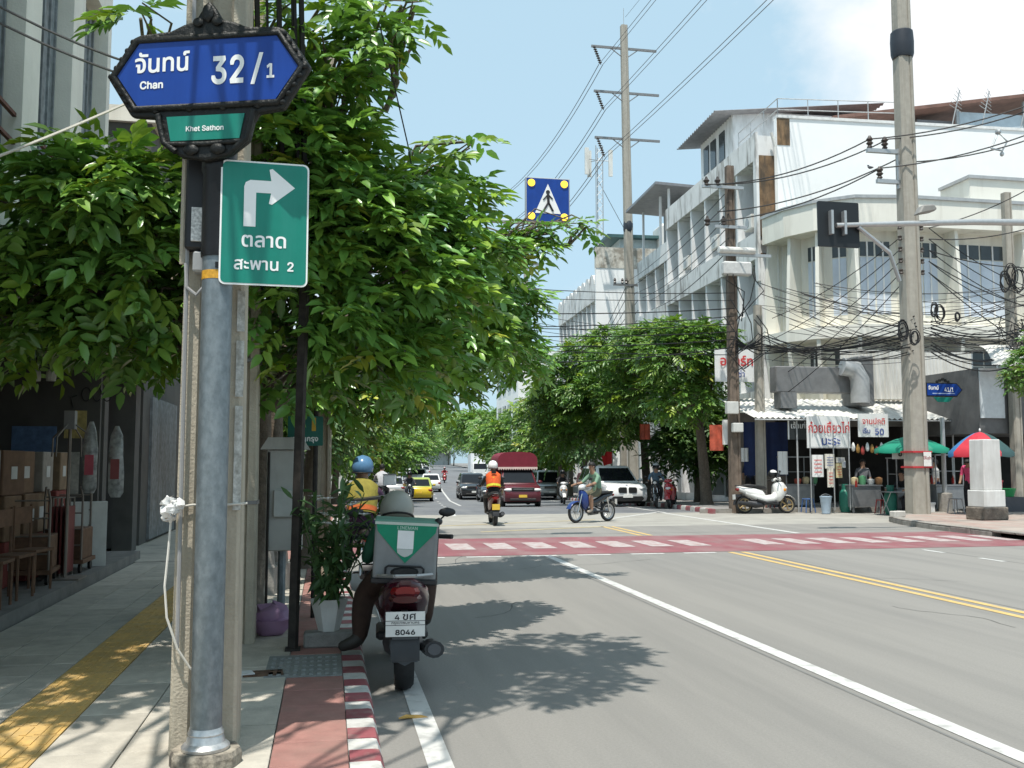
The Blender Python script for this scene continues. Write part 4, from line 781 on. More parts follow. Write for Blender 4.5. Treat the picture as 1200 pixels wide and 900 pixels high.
# awning over the stalls
aw = T('awning', 'long dirty white corrugated awning over the noodle stalls', 'awning', (0, 0, 0))
wa, wb = AY(884, 489, 29.3), AY(1136, 489, 29.0); corr(wa.x, wb.x, 29.3, 32.3, 3.12, 3.95, 'roof_sheet', corr_w, aw, 'x', .2, .028)
for k in range(6): x = wa.x + .2 + (wb.x - wa.x - .4) * k / 5; MB().tube([(x, 29.25, 3.05), (x, 31.9, 3.86)], .03, 5).build('rafter', steel_p, aw)
for x in (wa.x + 1.6, wb.x - .3): MB().tube([(x, 29.5, .0), (x, 29.5, 3.12)], .03, 6).build('awning_post', steel_p, aw)
MB().tube([(wa.x, 29.27, 3.06), (wb.x, 29.27, 3.06)], .025, 5).build('front_beam', steel_p, aw)
b = MB(); c = AY(960, 492, 29.15); b.rings([[(c.x - .2, 29.15, 3.2), (c.x - .1, 29.1, 3.22), (c.x + .12, 29.12, 3.2), (c.x + .2, 29.16, 3.2)], [(c.x - .18, 29.12, 2.9), (c.x - .08, 29.06, 2.86), (c.x + .1, 29.1, 2.92), (c.x + .16, 29.15, 2.9)], [(c.x - .06, 29.13, 2.7), (c.x, 29.1, 2.66), (c.x + .1, 29.12, 2.75), (c.x + .12, 29.14, 2.76)]], cap=False, closed=False); tag(b.build('torn_sheet', M('torn_plastic', (.7, .68, .6), .5)), 'torn scrap of pale plastic drooping from the awning edge', 'plastic sheet')
# small canopy and shutter box at the right
sx_ = T('shutter_box', 'dark grey box front under small curved white canopy at the right shop', 'shop front', (0, 0, 0))
a_, c_ = AY(1148, 500, 27.8), AY(1230, 500, 27.8); MB().box(a_.x, c_.x + 4, 27.8, 31.8, AY(1180, 508, 27.8).z, AY(1180, 432, 27.8).z).build('box_front', M('grey_front', (.14, .14, .14), .7, var=.2, vs=3), sx_); z0 = AY(1180, 432, 27.8).z
b = MB(); n = 40; ra = []
for j in range(6): f = j / 5; ra.append([(a_.x - .15 + (c_.x + 4.3 - a_.x) * i / 120, 27.8 - .9 * math.sin(f * PI / 2), z0 + .75 - .75 * (1 - math.cos(f * PI / 2)) + .03 * math.sin(i * PI / 2)) for i in range(121)])
b.rings(ra, cap=False, closed=False).build('canopy', corr_w, sx_); MB().box(a_.x + .02, a_.x + .9, 27.72, 27.78, AY(1160, 490, 27.8).z, z0).build('hanging_sheet', M('sheet_pale', (.62, .66, .68), .5, var=.1, vs=6), sx_)
for x in (a_.x + .1, a_.x + 3.5): MB().box(x, x + .2, 28, 28.2, .1, AY(1180, 508, 27.8).z).build('column', greyw, sx_)
sx_.location = (0, 0, 0)

for (y, z) in ((1.0, 11.4), (3.1, 8.1), (5.0, 11.5), (7.2, 8.0), (9.1, 11.4), (10.9, 4.9)):
    ac = MB().box(.1, .5, y - .4, y + .4, z, z + .6).build('air_conditioner', corr_w, r1, bevel=.02); MB().lathe([(.2, .085), (.2, .099)], (0, y, z + .3), 14, 'x').build('fan_grille', steel_p, ac)
# goods stacked at the back of the dark left shop
rgs = np.random.default_rng(21); gm_ = [M('carton%d' % k, c, .8, var=.2, vs=8) for k, c in enumerate(((.19, .115, .065), (.15, .085, .05), (.22, .15, .09), (.22, .05, .04), (.3, .27, .23)))]
for k in range(15):
    y = 10.9 + (k % 5) * .72; z = .275 + .505 * (k // 5); w_, d_, h_ = rgs.uniform(.22, .32), rgs.uniform(.2, .3), .5
    o = MB().box(-w_, w_, -d_, d_, 0, h_).build('carton', gm_[int(rgs.integers(0, 5))], None, (LX - .5 + rgs.uniform(-.05, .05), y, z), rgs.uniform(-.1, .1), bevel=.01); tag(o, 'stacked goods carton at the back of the dark shop', 'carton', 'cartons in the dark shop')
    MB().box(w_ + .001, w_ + .004, -.08, .08, .18, .32).build('label_card', card, o)
for k in range(4):
    o = MB().box(-.2, .2, -.14, .14, 0, .03).tube([(-.18, -.12, -.42), (-.18, -.12, 0)], .015, 5).tube([(.18, -.12, -.42), (.18, -.12, 0)], .015, 5).tube([(-.18, .12, -.42), (-.18, .12, .5)], .015, 5).tube([(.18, .12, -.42), (.18, .12, .5)], .015, 5).box(-.18, .18, .11, .13, .3, .48).build('wooden_chair', wood, None, (LX + .12, 9.4 + k * .62, .27 + .42), 1.57 + rgs.uniform(-.3, .3)); tag(o, 'brown wooden chair standing inside the shop front', 'chair', 'wooden chairs in the shop front')

for k, (x, z, w_, h_, c_) in enumerate(((-3.75, 1.5, .22, .3, (.5, .48, .42)), (-4.25, 1.35, .2, .35, (.45, .12, .1)), (-4.15, 1.95, .3, .22, (.12, .2, .35)), (-3.6, 2.2, .15, .2, (.5, .4, .15)))): MB().box(x - w_, x + w_, 14.79, 14.797, z - h_, z + h_).build('poster', M('poster%d' % k, c_, .7, var=.35, vs=12), pw)
MB().box(LX - 2.9, LX - .1, 14.3, 14.78, .28, .34).box(LX - 2.9, LX - .1, 14.4, 14.78, 1.0, 1.04).build('wall_shelf', wood, lb)
# ================================================================ PEOPLE
skin_m = M('skin', (.33, .19, .125), .55, var=.06, vs=30); hair_m = M('hair', (.012, .010, .009), .6)
def cloth(name, c): return M('cloth_' + name, c, .85, var=.18, vs=16, bump=.3, bs=30)
SEAT = dict(pel=(0, -.22, .83), spi=(0, -.20, 1.0), che=(0, -.10, 1.22), nec=(0, -.04, 1.38), hea=(0, .0, 1.52), top=(0, .0, 1.62),
            sh=(.18, -.09, 1.30), el=(.27, .12, 1.08), wr=(.30, .36, 1.04), ha=(.30, .43, 1.03), hi=(.1, -.18, .80), kn=(.19, .22, .74), an=(.16, .16, .34), to=(.17, .34, .30))
STAND = dict(pel=(0, 0, .92), spi=(0, 0, 1.1), che=(0, .01, 1.32), nec=(0, .02, 1.47), hea=(0, .04, 1.60), top=(0, .03, 1.70),
             sh=(.18, 0, 1.40), el=(.24, .0, 1.12), wr=(.25, .12, .92), ha=(.25, .18, .86), hi=(.1, 0, .88), kn=(.11, .03, .48), an=(.11, -.01, .08), to=(.13, .16, .04))
def person(label, loc, rz, pose, shirt, pants, over=None, sleeve=True, shorts=False, shoe=(.04, .035, .03), helmet=None, hair=True, vest=None, group=None, hs=1.0, fingers=True, ro=None):
    t = T('person', label, 'person', loc, rz, group); P = dict(pose)
    J = {}
    for k in ('pel', 'spi', 'che', 'nec', 'hea', 'top'): J[k] = Vector(P[k])
    for k in ('sh', 'el', 'wr', 'ha', 'hi', 'kn', 'an', 'to'):
        v = Vector(P[k]); J[k + 'R'] = v; J[k + 'L'] = Vector((-v.x, v.y, v.z))
    for k, v in (over or {}).items(): J[k] = Vector(v)
    rad = dict(pel=(.155, .125), spi=(.135, .115), che=(.165, .125), nec=(.058, .06), hea=(.082, .098), top=(.07, .085), sh=(.07, .07), el=(.048, .048), wr=(.034, .036), ha=(.034, .042), hi=(.105, .105), kn=(.078, .078), an=(.055, .058), to=(.042, .034))
    rad.update(ro or {})
    E_ = [('pel', 'spi'), ('spi', 'che'), ('che', 'nec'), ('nec', 'hea'), ('hea', 'top')]
    for s_ in 'RL': E_ += [('che', 'sh' + s_), ('sh' + s_, 'el' + s_), ('el' + s_, 'wr' + s_), ('wr' + s_, 'ha' + s_), ('pel', 'hi' + s_), ('hi' + s_, 'kn' + s_), ('kn' + s_, 'an' + s_), ('an' + s_, 'to' + s_)]
    ks_ = list(J); me = bpy.data.meshes.new('skeleton'); me.from_pydata([tuple(J[k]) for k in ks_], [(ks_.index(a), ks_.index(b)) for a, b in E_], [])
    o = bpy.data.objects.new('body', me); COL.objects.link(o); md = o.modifiers.new('skin', 'SKIN'); md.use_smooth_shade = True; md.branch_smoothing = .3
    for i, k in enumerate(ks_):
        r = rad[k[:-1]] if k[-1] in 'RL' else rad[k]; me.skin_vertices[0].data[i].radius = r; me.skin_vertices[0].data[i].use_root = (k == 'pel')
    sb_ = o.modifiers.new('sub', 'SUBSURF'); sb_.levels = 1; sb_.render_levels = 1
    dg = bpy.context.evaluated_depsgraph_get(); bm_ = bpy.data.meshes.new_from_object(o.evaluated_get(dg), depsgraph=dg); bpy.data.objects.remove(o)
    bm_.name = 'body'; bm_.materials.clear()
    for m_ in (shirt, pants, skin_m, M('shoe%d' % int(sum(shoe) * 1000), shoe, .6)): bm_.materials.append(m_)
    segm = []
    for a, c in E_:
        k = a[:2]; m_ = 0
        if a in ('nec', 'hea') or c in ('nec',) and False: m_ = 2
        elif a[:2] == 'el' and not sleeve: m_ = 2
        elif a[:2] == 'wr': m_ = 2
        elif a[:2] == 'hi' or c[:2] == 'hi': m_ = 1
        elif a[:2] == 'kn': m_ = 2 if shorts else 1
        elif a[:2] == 'an': m_ = 3
        segm.append((J[a], J[c], m_))
    A = np.array([tuple(s[0]) for s in segm]); Bv = np.array([tuple(s[1]) for s in segm]) - A; mm = [s[2] for s in segm]; idx = []
    for p in bm_.polygons:
        c = np.array(p.center); tt = np.clip(((c - A) * Bv).sum(1) / np.maximum((Bv * Bv).sum(1), 1e-9), 0, 1); dd = np.linalg.norm(A + Bv * tt[:, None] - c, axis=1); idx.append(mm[int(dd.argmin())])
    bm_.polygons.foreach_set('material_index', idx); bm_.polygons.foreach_set('use_smooth', [True] * len(idx)); bm_.update()
    # fingers joined into the same body
    f = MB()
    if fingers:
        for s_ in 'RL':
            w_, h_ = J['wr' + s_], J['ha' + s_]; d = (h_ - w_).normalized(); side = Vector((0, 0, 1)).cross(d); side = side.normalized() if side.length > .1 else Vector((1, 0, 0)); dn = d.cross(side).normalized(); dn = dn if dn.z < 0 else -dn
            for k in range(4): r_ = h_ + side * (-.03 + .02 * k); l_ = (.07, .08, .076, .06)[k]; f.tube([r_ - d * .01, r_ + d * l_ * .55, r_ + d * l_ * .7 + dn * l_ * .35, r_ + d * l_ * .35 + dn * l_ * .6], [.010, .010, .009, .007], 5, 2)
            th = -1 if s_ == 'R' else 1; r_ = w_.lerp(h_, .5) + side * .032 * th; f.tube([r_, r_ + side * th * .02 + d * .035, r_ + side * th * .012 + d * .06 + dn * .03], [.012, .011, .008], 5, 2)
    # face: nose, ears, brow joined as features of the head
    hd = J['hea']; up = (J['top'] - J['hea']).normalized(); fwd = Vector((0, 1, 0)) - up * up.y; fwd.normalize(); sd = fwd.cross(up)
    f.ell(hd + fwd * .098 + up * .0, (.014, .018, .02), 6, 5, 2)
    for s_ in (-1, 1): f.ell(hd + sd * s_ * .085 + up * .005, (.012, .02, .03), 6, 5, 2)
    if f.V:
        fm_ = f.data('extra', [shirt, pants, skin_m], smooth=60); bm2 = bmesh.new(); bm2.from_mesh(bm_); bm2.from_mesh(fm_); bm2.to_mesh(bm_); bm2.free()
    body = obj('body', bm_, t)
    e = MB()
    for s_ in (-1, 1): e.ell(hd + fwd * .088 + sd * s_ * .032 + up * .03, (.011, .008, .007), 6, 4)
    e.build('eyes', hair_m, t); MB().tube([hd + fwd * .093 + sd * a * .025 - up * .035 for a in (-1, 0, 1)], .005, 5).build('mouth', M('lips', (.22, .09, .07), .5), t)
    if helmet:
        hc, style = helmet; c = hd + up * .045 + fwd * .0; b = MB(); q = up.to_track_quat('Z', 'Y')
        R_ = Matrix((sd, fwd, up)).transposed()
        bb = MB().ell((0, 0, 0), (.132 * hs, .155 * hs, .145 * hs), 18, 12, 0, -.55, 1)
        if style == 'full': bb.ell((0, .055, -.07), (.105, .105, .075), 16, 8, 0, -.9, .6)
        bb.V = [tuple(R_ @ Vector(v) + c) for v in bb.V]; h_o = bb.build('helmet', hc, t, smooth=60)
        vb = MB(); rs = []
        for zz, rr_ in ((.045, 1.03), (-.01, 1.05), (-.055, 1.03)): rs.append([tuple(R_ @ Vector((.132 * rr_ * math.sin(a), .155 * rr_ * math.cos(a), zz)) + c) for a in [(-1.25 + 2.5 * i / 10) for i in range(11)]])
        vb.rings(rs, cap=False, closed=False).build('visor', M('visor_dark', (.01, .011, .013), .1), h_o, smooth=60)
        kb = MB().tube([R_ @ Vector((.137 * math.sin(a), .158 * math.cos(a), -.075)) + c for a in [2 * PI * i / 20 for i in range(21)]], .009, 6); kb.build('helmet_trim', hair_m, h_o)
    elif hair:
        b = MB().ell((0, 0, 0), (.098, .112, .1), 14, 8, 0, -.05, 1); b.ell((0, -.03, -.03), (.094, .088, .08), 12, 6); R_ = Matrix((sd, fwd, up)).transposed(); b.V = [tuple(R_ @ Vector(v) + hd + up * .055 - fwd * .012) for v in b.V]; b.build('hair', hair_m, t, smooth=60)
    if vest:
        d = (J['nec'] - J['spi']).normalized(); b = MB(); rs = []
        for k, (a, bb_) in zip((-.12, .2, .55, .85, 1.02), ((.185, .165), (.19, .17), (.205, .172), (.2, .15), (.11, .1))):
            c = J['spi'].lerp(J['nec'], k); rs.append([c + Vector((a * math.cos(th), 0, 0)) + Vector((0, d.z, -d.y)) * (bb_ * math.sin(th)) for th in [2 * PI * i / 18 for i in range(18)]])
        vo = b.rings(rs, cap=False).build('vest', vest[0], t, smooth=60); b = MB(); rs = []
        for k in (.0, .16): c = J['spi'].lerp(J['nec'], k - .06); rs.append([c + Vector((.195 * math.cos(th), 0, 0)) + Vector((0, d.z, -d.y)) * (.175 * math.sin(th)) for th in [2 * PI * i / 18 for i in range(18)]])
        b.rings(rs, cap=False).build('vest_band', vest[1], vo, smooth=60)
        if len(vest) > 2:
            c = J['spi'].lerp(J['nec'], .62) + Vector((0, d.z, -d.y)) * -.18; MB().cbox(c + Vector((0, .0, .10)), (.13, .012, .1), 0).build('number_patch', hair_m, vo); tx = text(vest[2], .2, M('vest_number', (.75, .6, .05), .6), vo, c + Vector((0, -.012, -.14)), bold=.008)
    return t
# ================================================================ MOTORBIKES
rub = M('rubber', (.022, .022, .022), .75, var=.2, vs=30); rim_m = M('rim_alloy', (.45, .45, .45), .35, .8); blk = M('plastic_black', (.025, .025, .027), .45, var=.15, vs=12); chrome = M('chrome', (.6, .6, .6), .18, 1.0); seat_m = M('seat_vinyl', (.02, .02, .02), .55); redl = M('tail_red', (.22, .01, .01), .2); lampg = M('lamp_glass', (.7, .7, .68), .1, spec=.8); amber = M('amber', (.7, .25, .02), .2); plate_w = M('plate_white', (.75, .75, .72), .5); plate_y = M('plate_yellow', (.75, .5, .06), .5); dk_eng = M('engine_grey', (.10, .10, .105), .5, .5)
def paint(name, c, rough=.25, met=.0): return M('paint_' + name, c, rough, met, var=.04, vs=3, coat=.6)
def wheel(par, y, r, w, spokes=5, thin=False, name='wheel', x=0, rimm=None):
    wt = MB().lathe([(r * .74, -w * .36), (r * .86, -w * .5), (r * .96, -w * .34), (r, 0), (r * .96, w * .34), (r * .86, w * .5), (r * .74, w * .36), (r * .74, -w * .36)], (0, 0, 0), 28, 'x', cap=False).build(name, rub, par, (x, y, r), smooth=50)
    b = MB().lathe([(r * .745, -w * .36), (r * .745, w * .36), (r * .66, w * .3), (r * .66, -w * .3), (r * .745, -w * .36)], (0, 0, 0), 24, 'x', cap=False); b.lathe([(r * .16, -w * .45), (r * .16, w * .45)], (0, 0, 0), 10, 'x')
    n = 14 if thin else spokes
    for k in range(n):
        a = 2 * PI * k / n; c, s_ = math.cos(a), math.sin(a)
        if thin: b.tube([(w * .3 * (-1) ** k, r * .1 * c, r * .1 * s_), (0, r * .7 * c, r * .7 * s_)], .005, 4)
        else: b.tube([(0, r * .1 * c, r * .1 * s_), (0, r * .7 * c, r * .7 * s_)], [.028, .018], 6)
    b.build('rim', rimm or rim_m, wt, smooth=50); return wt
def bike(label, loc, rz, body_c, second=None, kind='scooter', frame_c=None, lean=0, plate=plate_w, steer=0, group=None, name='motorbike', stand=False, rimm=None):
    t = T(name, label, 'motorbike', loc, rz, group); t.rotation_euler = (0, lean, rz); sc = kind == 'scooter'; second = second or blk
    r = .26 if sc else .285; wb = .64 if sc else .61; w = .115 if sc else .075
    wheel(t, -wb, r, w, 5, not sc, rimm=rimm); fw = wheel(t, wb, r, w * .9, 5, not sc, rimm=rimm); fw.rotation_euler.z = steer
    # front end
    b = MB()
    for s_ in (-1, 1): b.tube([(s_ * .075, wb, r), (s_ * .07, wb - .13, r + .38), (s_ * .05, wb - .2, .82)], .02, 8)
    b.build('fork', chrome if not sc else blk, t, smooth=50)
    b = MB(); rs = []
    for i in range(9): a = RD(20 + 130 * i / 8); rr_ = r + .035; rs.append([(x * .085, wb + rr_ * math.cos(a) * (1 if abs(x) < .9 else .93), r + rr_ * math.sin(a) * (1 if abs(x) < .9 else .93)) for x in (-1, -.6, 0, .6, 1)])
    b.rings(rs, cap=False, closed=False).build('front_mudguard', body_c, t, smooth=60)
    hz = 1.0 if sc else .98; hy = wb - .27
    MB().tube([(-.34, hy - .1, hz + .03), (-.22, hy - .02, hz + .03), (-.1, hy, hz), (.1, hy, hz), (.22, hy - .02, hz + .03), (.34, hy - .1, hz + .03)], .013, 8).build('handlebar', blk, t, smooth=50)
    for s_ in (-1, 1):
        MB().tube([(s_ * .25, hy - .04, hz + .03), (s_ * .35, hy - .105, hz + .03)], .02, 8).build('grip', rub, t); MB().tube([(s_ * .2, hy - .01, hz + .03), (s_ * .25, hy + .06, hz + .01), (s_ * .33, hy + .0, hz + .015)], .006, 5).build('brake_lever', chrome, t)
        mr = MB().tube([(s_ * .2, hy, hz + .03), (s_ * .25, hy + .01, hz + .14), (s_ * .3, hy - .01, hz + .2)], .007, 5).build('mirror', blk, t); MB().ell((s_ * .32, hy - .01, hz + .23), (.06, .02, .04), 10, 6).build('mirror_head', blk, mr, smooth=60)
    if sc:
        MB().loft([(0, hy - .1, hz + .0, .10, .04), (0, hy, hz + .03, .16, .07), (0, hy + .09, hz + .03, .13, .07), (0, hy + .15, hz + .01, .05, .03)], 14).build('handlebar_cover', body_c, t, smooth=60)
        MB().loft([(0, wb - .36, .62, .17, .26), (0, wb - .30, .64, .205, .31), (0, wb - .2, .66, .19, .31), (0, wb - .08, .70, .12, .24), (0, wb + .02, .72, .05, .12)], 16).build('leg_shield', body_c, t, smooth=60)
        MB().loft([(0, wb - .03, .76, .10, .055), (0, wb + .015, .755, .085, .05), (0, wb + .05, .74, .03, .02)], 12).build('headlight', lampg, t, smooth=60)
        for s_ in (-1, 1): MB().ell((s_ * .13, wb - .08, .70), (.03, .05, .05), 8, 6).build('indicator', amber, t)
        MB().box(-.17, .17, -.12, wb - .28, .26, .33).build('floorboard', blk, t, bevel=.02)
        MB().loft([(0, -.84, .78, .04, .03), (0, -.76, .74, .10, .08), (0, -.55, .66, .155, .13), (0, -.3, .58, .165, .18), (0, -.1, .5, .15, .2), (0, -.02, .46, .11, .16)], 16).build('rear_body', body_c, t, smooth=60)
        MB().loft([(0, -.64, .84, .07, .03), (0, -.52, .84, .125, .05), (0, -.25, .81, .14, .055), (0, -.02, .77, .10, .05), (0, .06, .74, .05, .03)], 14).build('seat', seat_m, t, smooth=60)
        MB().loft([(0, -.55, .30, .09, .09), (0, -.3, .28, .13, .12), (0, -.05, .28, .11, .08)], 12).build('engine', dk_eng, t, smooth=60)
        MB().tube([(.10, -.1, .24), (.15, -.35, .24), (.17, -.5, .27), (.175, -.86, .32)], [.025, .045, .065, .06], 12).build('exhaust', blk, t, smooth=40)
        MB().tube([(.175, -.862, .32), (.175, -.875, .322)], .04, 12).build('exhaust_cap', dk_eng, t)
        b = MB(); rs = []
        for i in range(7): a = RD(75 + 105 * i / 6); rr_ = r + .04; rs.append([(x * .085, -wb + rr_ * math.cos(a), r + rr_ * math.sin(a)) for x in (-1, 0, 1)])
        b.rings(rs, cap=False, closed=False).build('rear_mudguard', blk, t, smooth=60); py_ = -.93; pz = .50
        b = MB()
        for s_ in (-1, 1): b.tube([(s_ * .15, -.42, .80), (s_ * .16, -.7, .83), (s_ * .06, -.86, .84)], .014, 6)
        b.tube([(-.06, -.86, .84), (.06, -.86, .84)], .014, 6); b.build('grab_rail', second, t)
    else:
        MB().loft([(0, hy - .06, hz - .01, .08, .05), (0, hy + .02, hz + .0, .11, .075), (0, hy + .09, hz - .02, .09, .07), (0, hy + .12, hz - .02, .05, .04)], 14).build('headlamp_cowl', second, t, smooth=60); MB().ell((0, hy + .11, hz - .02), (.07, .03, .055), 12, 6).build('headlight', lampg, t, smooth=60)
        MB().loft([(0, wb - .38, .58, .14, .2), (0, wb - .32, .60, .16, .26), (0, wb - .24, .66, .12, .25), (0, wb - .16, .74, .06, .16)], 14).build('leg_shield', body_c, t, smooth=60)
        MB().loft([(0, wb - .34, .68, .06, .07), (0, .05, .52, .07, .08), (0, -.15, .56, .08, .1), (0, -.4, .68, .09, .09), (0, -.75, .76, .06, .05)], 12).build('frame_cover', frame_c or body_c, t, smooth=60)
        MB().loft([(0, -.78, .82, .06, .03), (0, -.5, .82, .11, .04), (0, -.15, .79, .12, .045), (0, .06, .72, .07, .04)], 12).build('seat', seat_m, t, smooth=60)
        MB().loft([(0, -.12, .30, .08, .09), (0, .05, .30, .1, .1), (0, .2, .33, .08, .07)], 10).build('engine', dk_eng, t, smooth=60)
        MB().tube([(.06, .15, .3), (.1, .05, .2), (.13, -.3, .24), (.14, -.75, .32)], [.018, .02, .04, .036], 10).build('exhaust', chrome, t, smooth=50)
        MB().tube([(-.07, 0, .3), (-.07, -wb, r)], .03, 6).build('chain_case', blk, t); MB().tube([(.09, -.2, .42), (.09, -wb, r)], .02, 6).build('swing_arm', blk, t)
        for s_ in (-1, 1): MB().tube([(s_ * .09, -wb + .02, r), (s_ * .09, -wb + .1, .68)], .022, 8).build('shock', chrome, t)
        b = MB(); rs = []
        for i in range(7): a = RD(60 + 100 * i / 6); rr_ = r + .035; rs.append([(x * .065, -wb + rr_ * math.cos(a), r + rr_ * math.sin(a)) for x in (-1, 0, 1)])
        b.rings(rs, cap=False, closed=False).build('rear_mudguard', frame_c or body_c, t, smooth=60); py_ = -.88; pz = .55
        MB().tube([(-.2, .02, .27), (.2, .02, .27)], .014, 6).build('foot_peg', blk, t)
    MB().loft([(0, -.80, .72, .09, .05), (0, -.86, .73, .06, .035)] if sc else [(0, -.78, .74, .06, .04), (0, -.84, .74, .04, .03)], 10).build('tail_light', redl, t)
    pl = MB().box(-.10, .10, py_ - .006, py_, pz - .075, pz + .075).build('number_plate', plate, t); MB().box(-.02, .02, py_, -.7, pz + .0, pz + .08).build('plate_bracket', blk, t)
    if stand: MB().tube([(-.08, .0, .25), (-.2, -.04, .01)], .012, 6).build('side_stand', blk, t)
    return t
# ---------------- parked delivery scooter with rider
maroon = paint('maroon', (.05, .005, .014))
SC = Vector((.60, 7.80, 0)); ds = bike('dark maroon delivery scooter parked at the kerb with insulated box', SC, -.05, maroon, M('rack_silver', (.4, .4, .4), .4, .6), 'scooter')
ds.scale = (1.2, 1, 1)
pl = [c for c in ds.children if c.name.startswith('number_plate')][0]; pk = M('plate_text', (.03, .03, .035), .6)
pl.scale = (1.15, 1, 1.15); pl.location.z = -.06; text('4', .062, pk, pl, (-.042, -.938, .527), bold=.0012); text('ขศ', .062, pk, pl, (.02, -.938, .527), thai=True, bold=.001); text('8046', .058, pk, pl, (0, -.938, .437), bold=.0015); text('กรุงเทพมหานคร', .022, pk, pl, (0, -.938, .502), thai=True, bold=.0002)
MB().box(-.112, .112, -.9385, -.9365, .493, .496).box(-.112, .112, -.9385, -.9365, .519, .522).build('plate_rule', pk, pl)
b = MB(); b.rings([[(x * .075, -.80 - .04 * k, z) for x in (-1, -.5, .5, 1)] for k, z in enumerate((.5, .36, .24))], cap=False, closed=False); b.prism([(-.08, .52), (.08, .52), (.07, .26), (.0, .22), (-.07, .26)], -.90, -.885, 'y'); b.build('mud_flap', M('flap_grey', (.09, .10, .11), .6), ds)
MB().loft([(0, -.84, .68, .10, .04), (0, -.905, .68, .075, .025)], 12).build('tail_light_lens', M('lens_dark_red', (.06, .004, .006), .12), ds, smooth=50)
# insulated delivery box
bx = T('delivery_box', 'grey and green insulated delivery box strapped on the parked scooter', 'box', SC + Vector((-.02, -.36, .78)), -.06); bx.rotation_euler.y = RD(3)
boxg = M('box_grey_fabric', (.22, .225, .225), .6, var=.1, vs=10, bump=.25, bs=14); boxgr = M('box_green', (.0, .22, .12), .6, var=.1, vs=10, bump=.2, bs=14)
MB().box(-.235, .235, -.24, .22, 0, .43).build('shell', boxg, bx, bevel=.02, segs=2)
MB().prism([(-.225, .41), (.225, .41), (.215, .355), (0, .125), (-.215, .355)], -.246, -.243, 'y').build('green_flap', boxgr, bx)
MB().box(-.24, .24, -.245, .225, .415, .44).build('lid', M('lid_green', (.12, .26, .2), .6), bx, bevel=.01); MB().box(-.236, .236, -.2475, -.246, .405, .425).build('lid_edge', M('edge_pale', (.5, .56, .5), .6), bx)
wl = M('box_white', (.8, .8, .8), .6); MB().box(-.065, .055, -.2485, -.2465, .23, .365).build('white_patch', wl, bx); MB().prism([(-.065, .228), (.055, .228), (.05, .20), (.02, .178), (-.005, .17), (-.03, .178), (-.06, .20)], -.2485, -.2465, 'y').build('emblem', M('emblem_grey', (.5, .52, .5), .6), bx)
text('LINEMAN', .047, M('box_text', (.35, .5, .42), .6), bx, (.005, -.247, .373), bold=.001)
MB().tube([(-.14, -.255, .03), (-.14, -.26, .09), (-.12, -.26, .105), (.12, -.26, .105), (.14, -.26, .09), (.14, -.255, .03)], .009, 6).build('handle', blk, bx); MB().box(-.245, .245, -.25, .23, -.03, .012).build('base_frame', blk, bx, bevel=.008); MB().tube([(-.2, -.2, -.03), (-.2, .2, -.03)], .012, 6).tube([(.2, -.2, -.03), (.2, .2, -.03)], .012, 6).build('rack_rail', blk, bx)
MB().ell((.235, -.2, .44), (.03, .05, .03), 10, 6).build('corner_cap', blk, bx, smooth=60); MB().box(.232, .243, -.2, -.17, .0, .43).build('strap', blk, bx)
green_sh = cloth('dark_green', (.02, .10, .055)); brown_p = cloth('brown', (.05, .026, .018))
person('delivery rider in green shirt and grey helmet sitting on the parked scooter', SC, -.05, SEAT, green_sh, brown_p,
       dict(pel=(0, .02, .80), spi=(-.02, .06, .92), che=(-.03, .16, 1.06), nec=(-.035, .24, 1.16), hea=(-.04, .29, 1.22), top=(-.04, .32, 1.31), shR=(.15, .17, 1.09), shL=(-.21, .17, 1.09), elR=(.2, .28, .86), elL=(-.30, .2, .84), wrR=(.12, .36, .92), wrL=(-.16, .36, .92), haR=(.07, .42, .93), haL=(-.09, .42, .94), hiR=(.11, .03, .77), hiL=(-.13, .02, .77), knR=(.22, .36, .72), knL=(-.31, .18, .56), anR=(.2, .25, .36), anL=(-.33, -.12, .265), toR=(.21, .42, .32), toL=(-.50, -.10, .205)),
       shorts=False, helmet=(M('helmet_grey', (.33, .32, .28), .35, var=.06), 'full'), hs=1.08, ro=dict(hi=(.12, .12), kn=(.105, .105), an=(.062, .066), to=(.05, .042)))
# ---------------- second waiting rider ahead of it
bk2 = Vector((.52, 12.3, 0)); bike('dark motorbike with carrier rack waiting ahead of the delivery scooter', bk2, -.05, paint('black', (.012, .012, .014)), None, 'moped', plate=plate_w)
o = T('carrier_rack', 'black flat carrier rack behind the rider in yellow vest', 'rack', bk2 + Vector((0, -.5, .9))); MB().box(-.3, .3, -.22, .22, .3, .33).build('deck', blk, o); MB().tube([(-.2, 0, 0), (-.2, 0, .3)], .012, 6).tube([(.2, 0, 0), (.2, 0, .3)], .012, 6).build('upright', blk, o); o.rotation_euler.y = -RD(6)
person('rider in yellow and orange vest with blue helmet on the waiting motorbike', bk2 + Vector((-.08, .15, .03)), -.05, SEAT, cloth('purple', (.07, .03, .07)), cloth('navy', (.015, .018, .035)), helmet=(M('helmet_blue', (.10, .22, .38), .25), 'full'), vest=(cloth('yellow_vest', (.26, .22, .04)), cloth('orange_band', (.5, .12, .03))), hs=1.05)
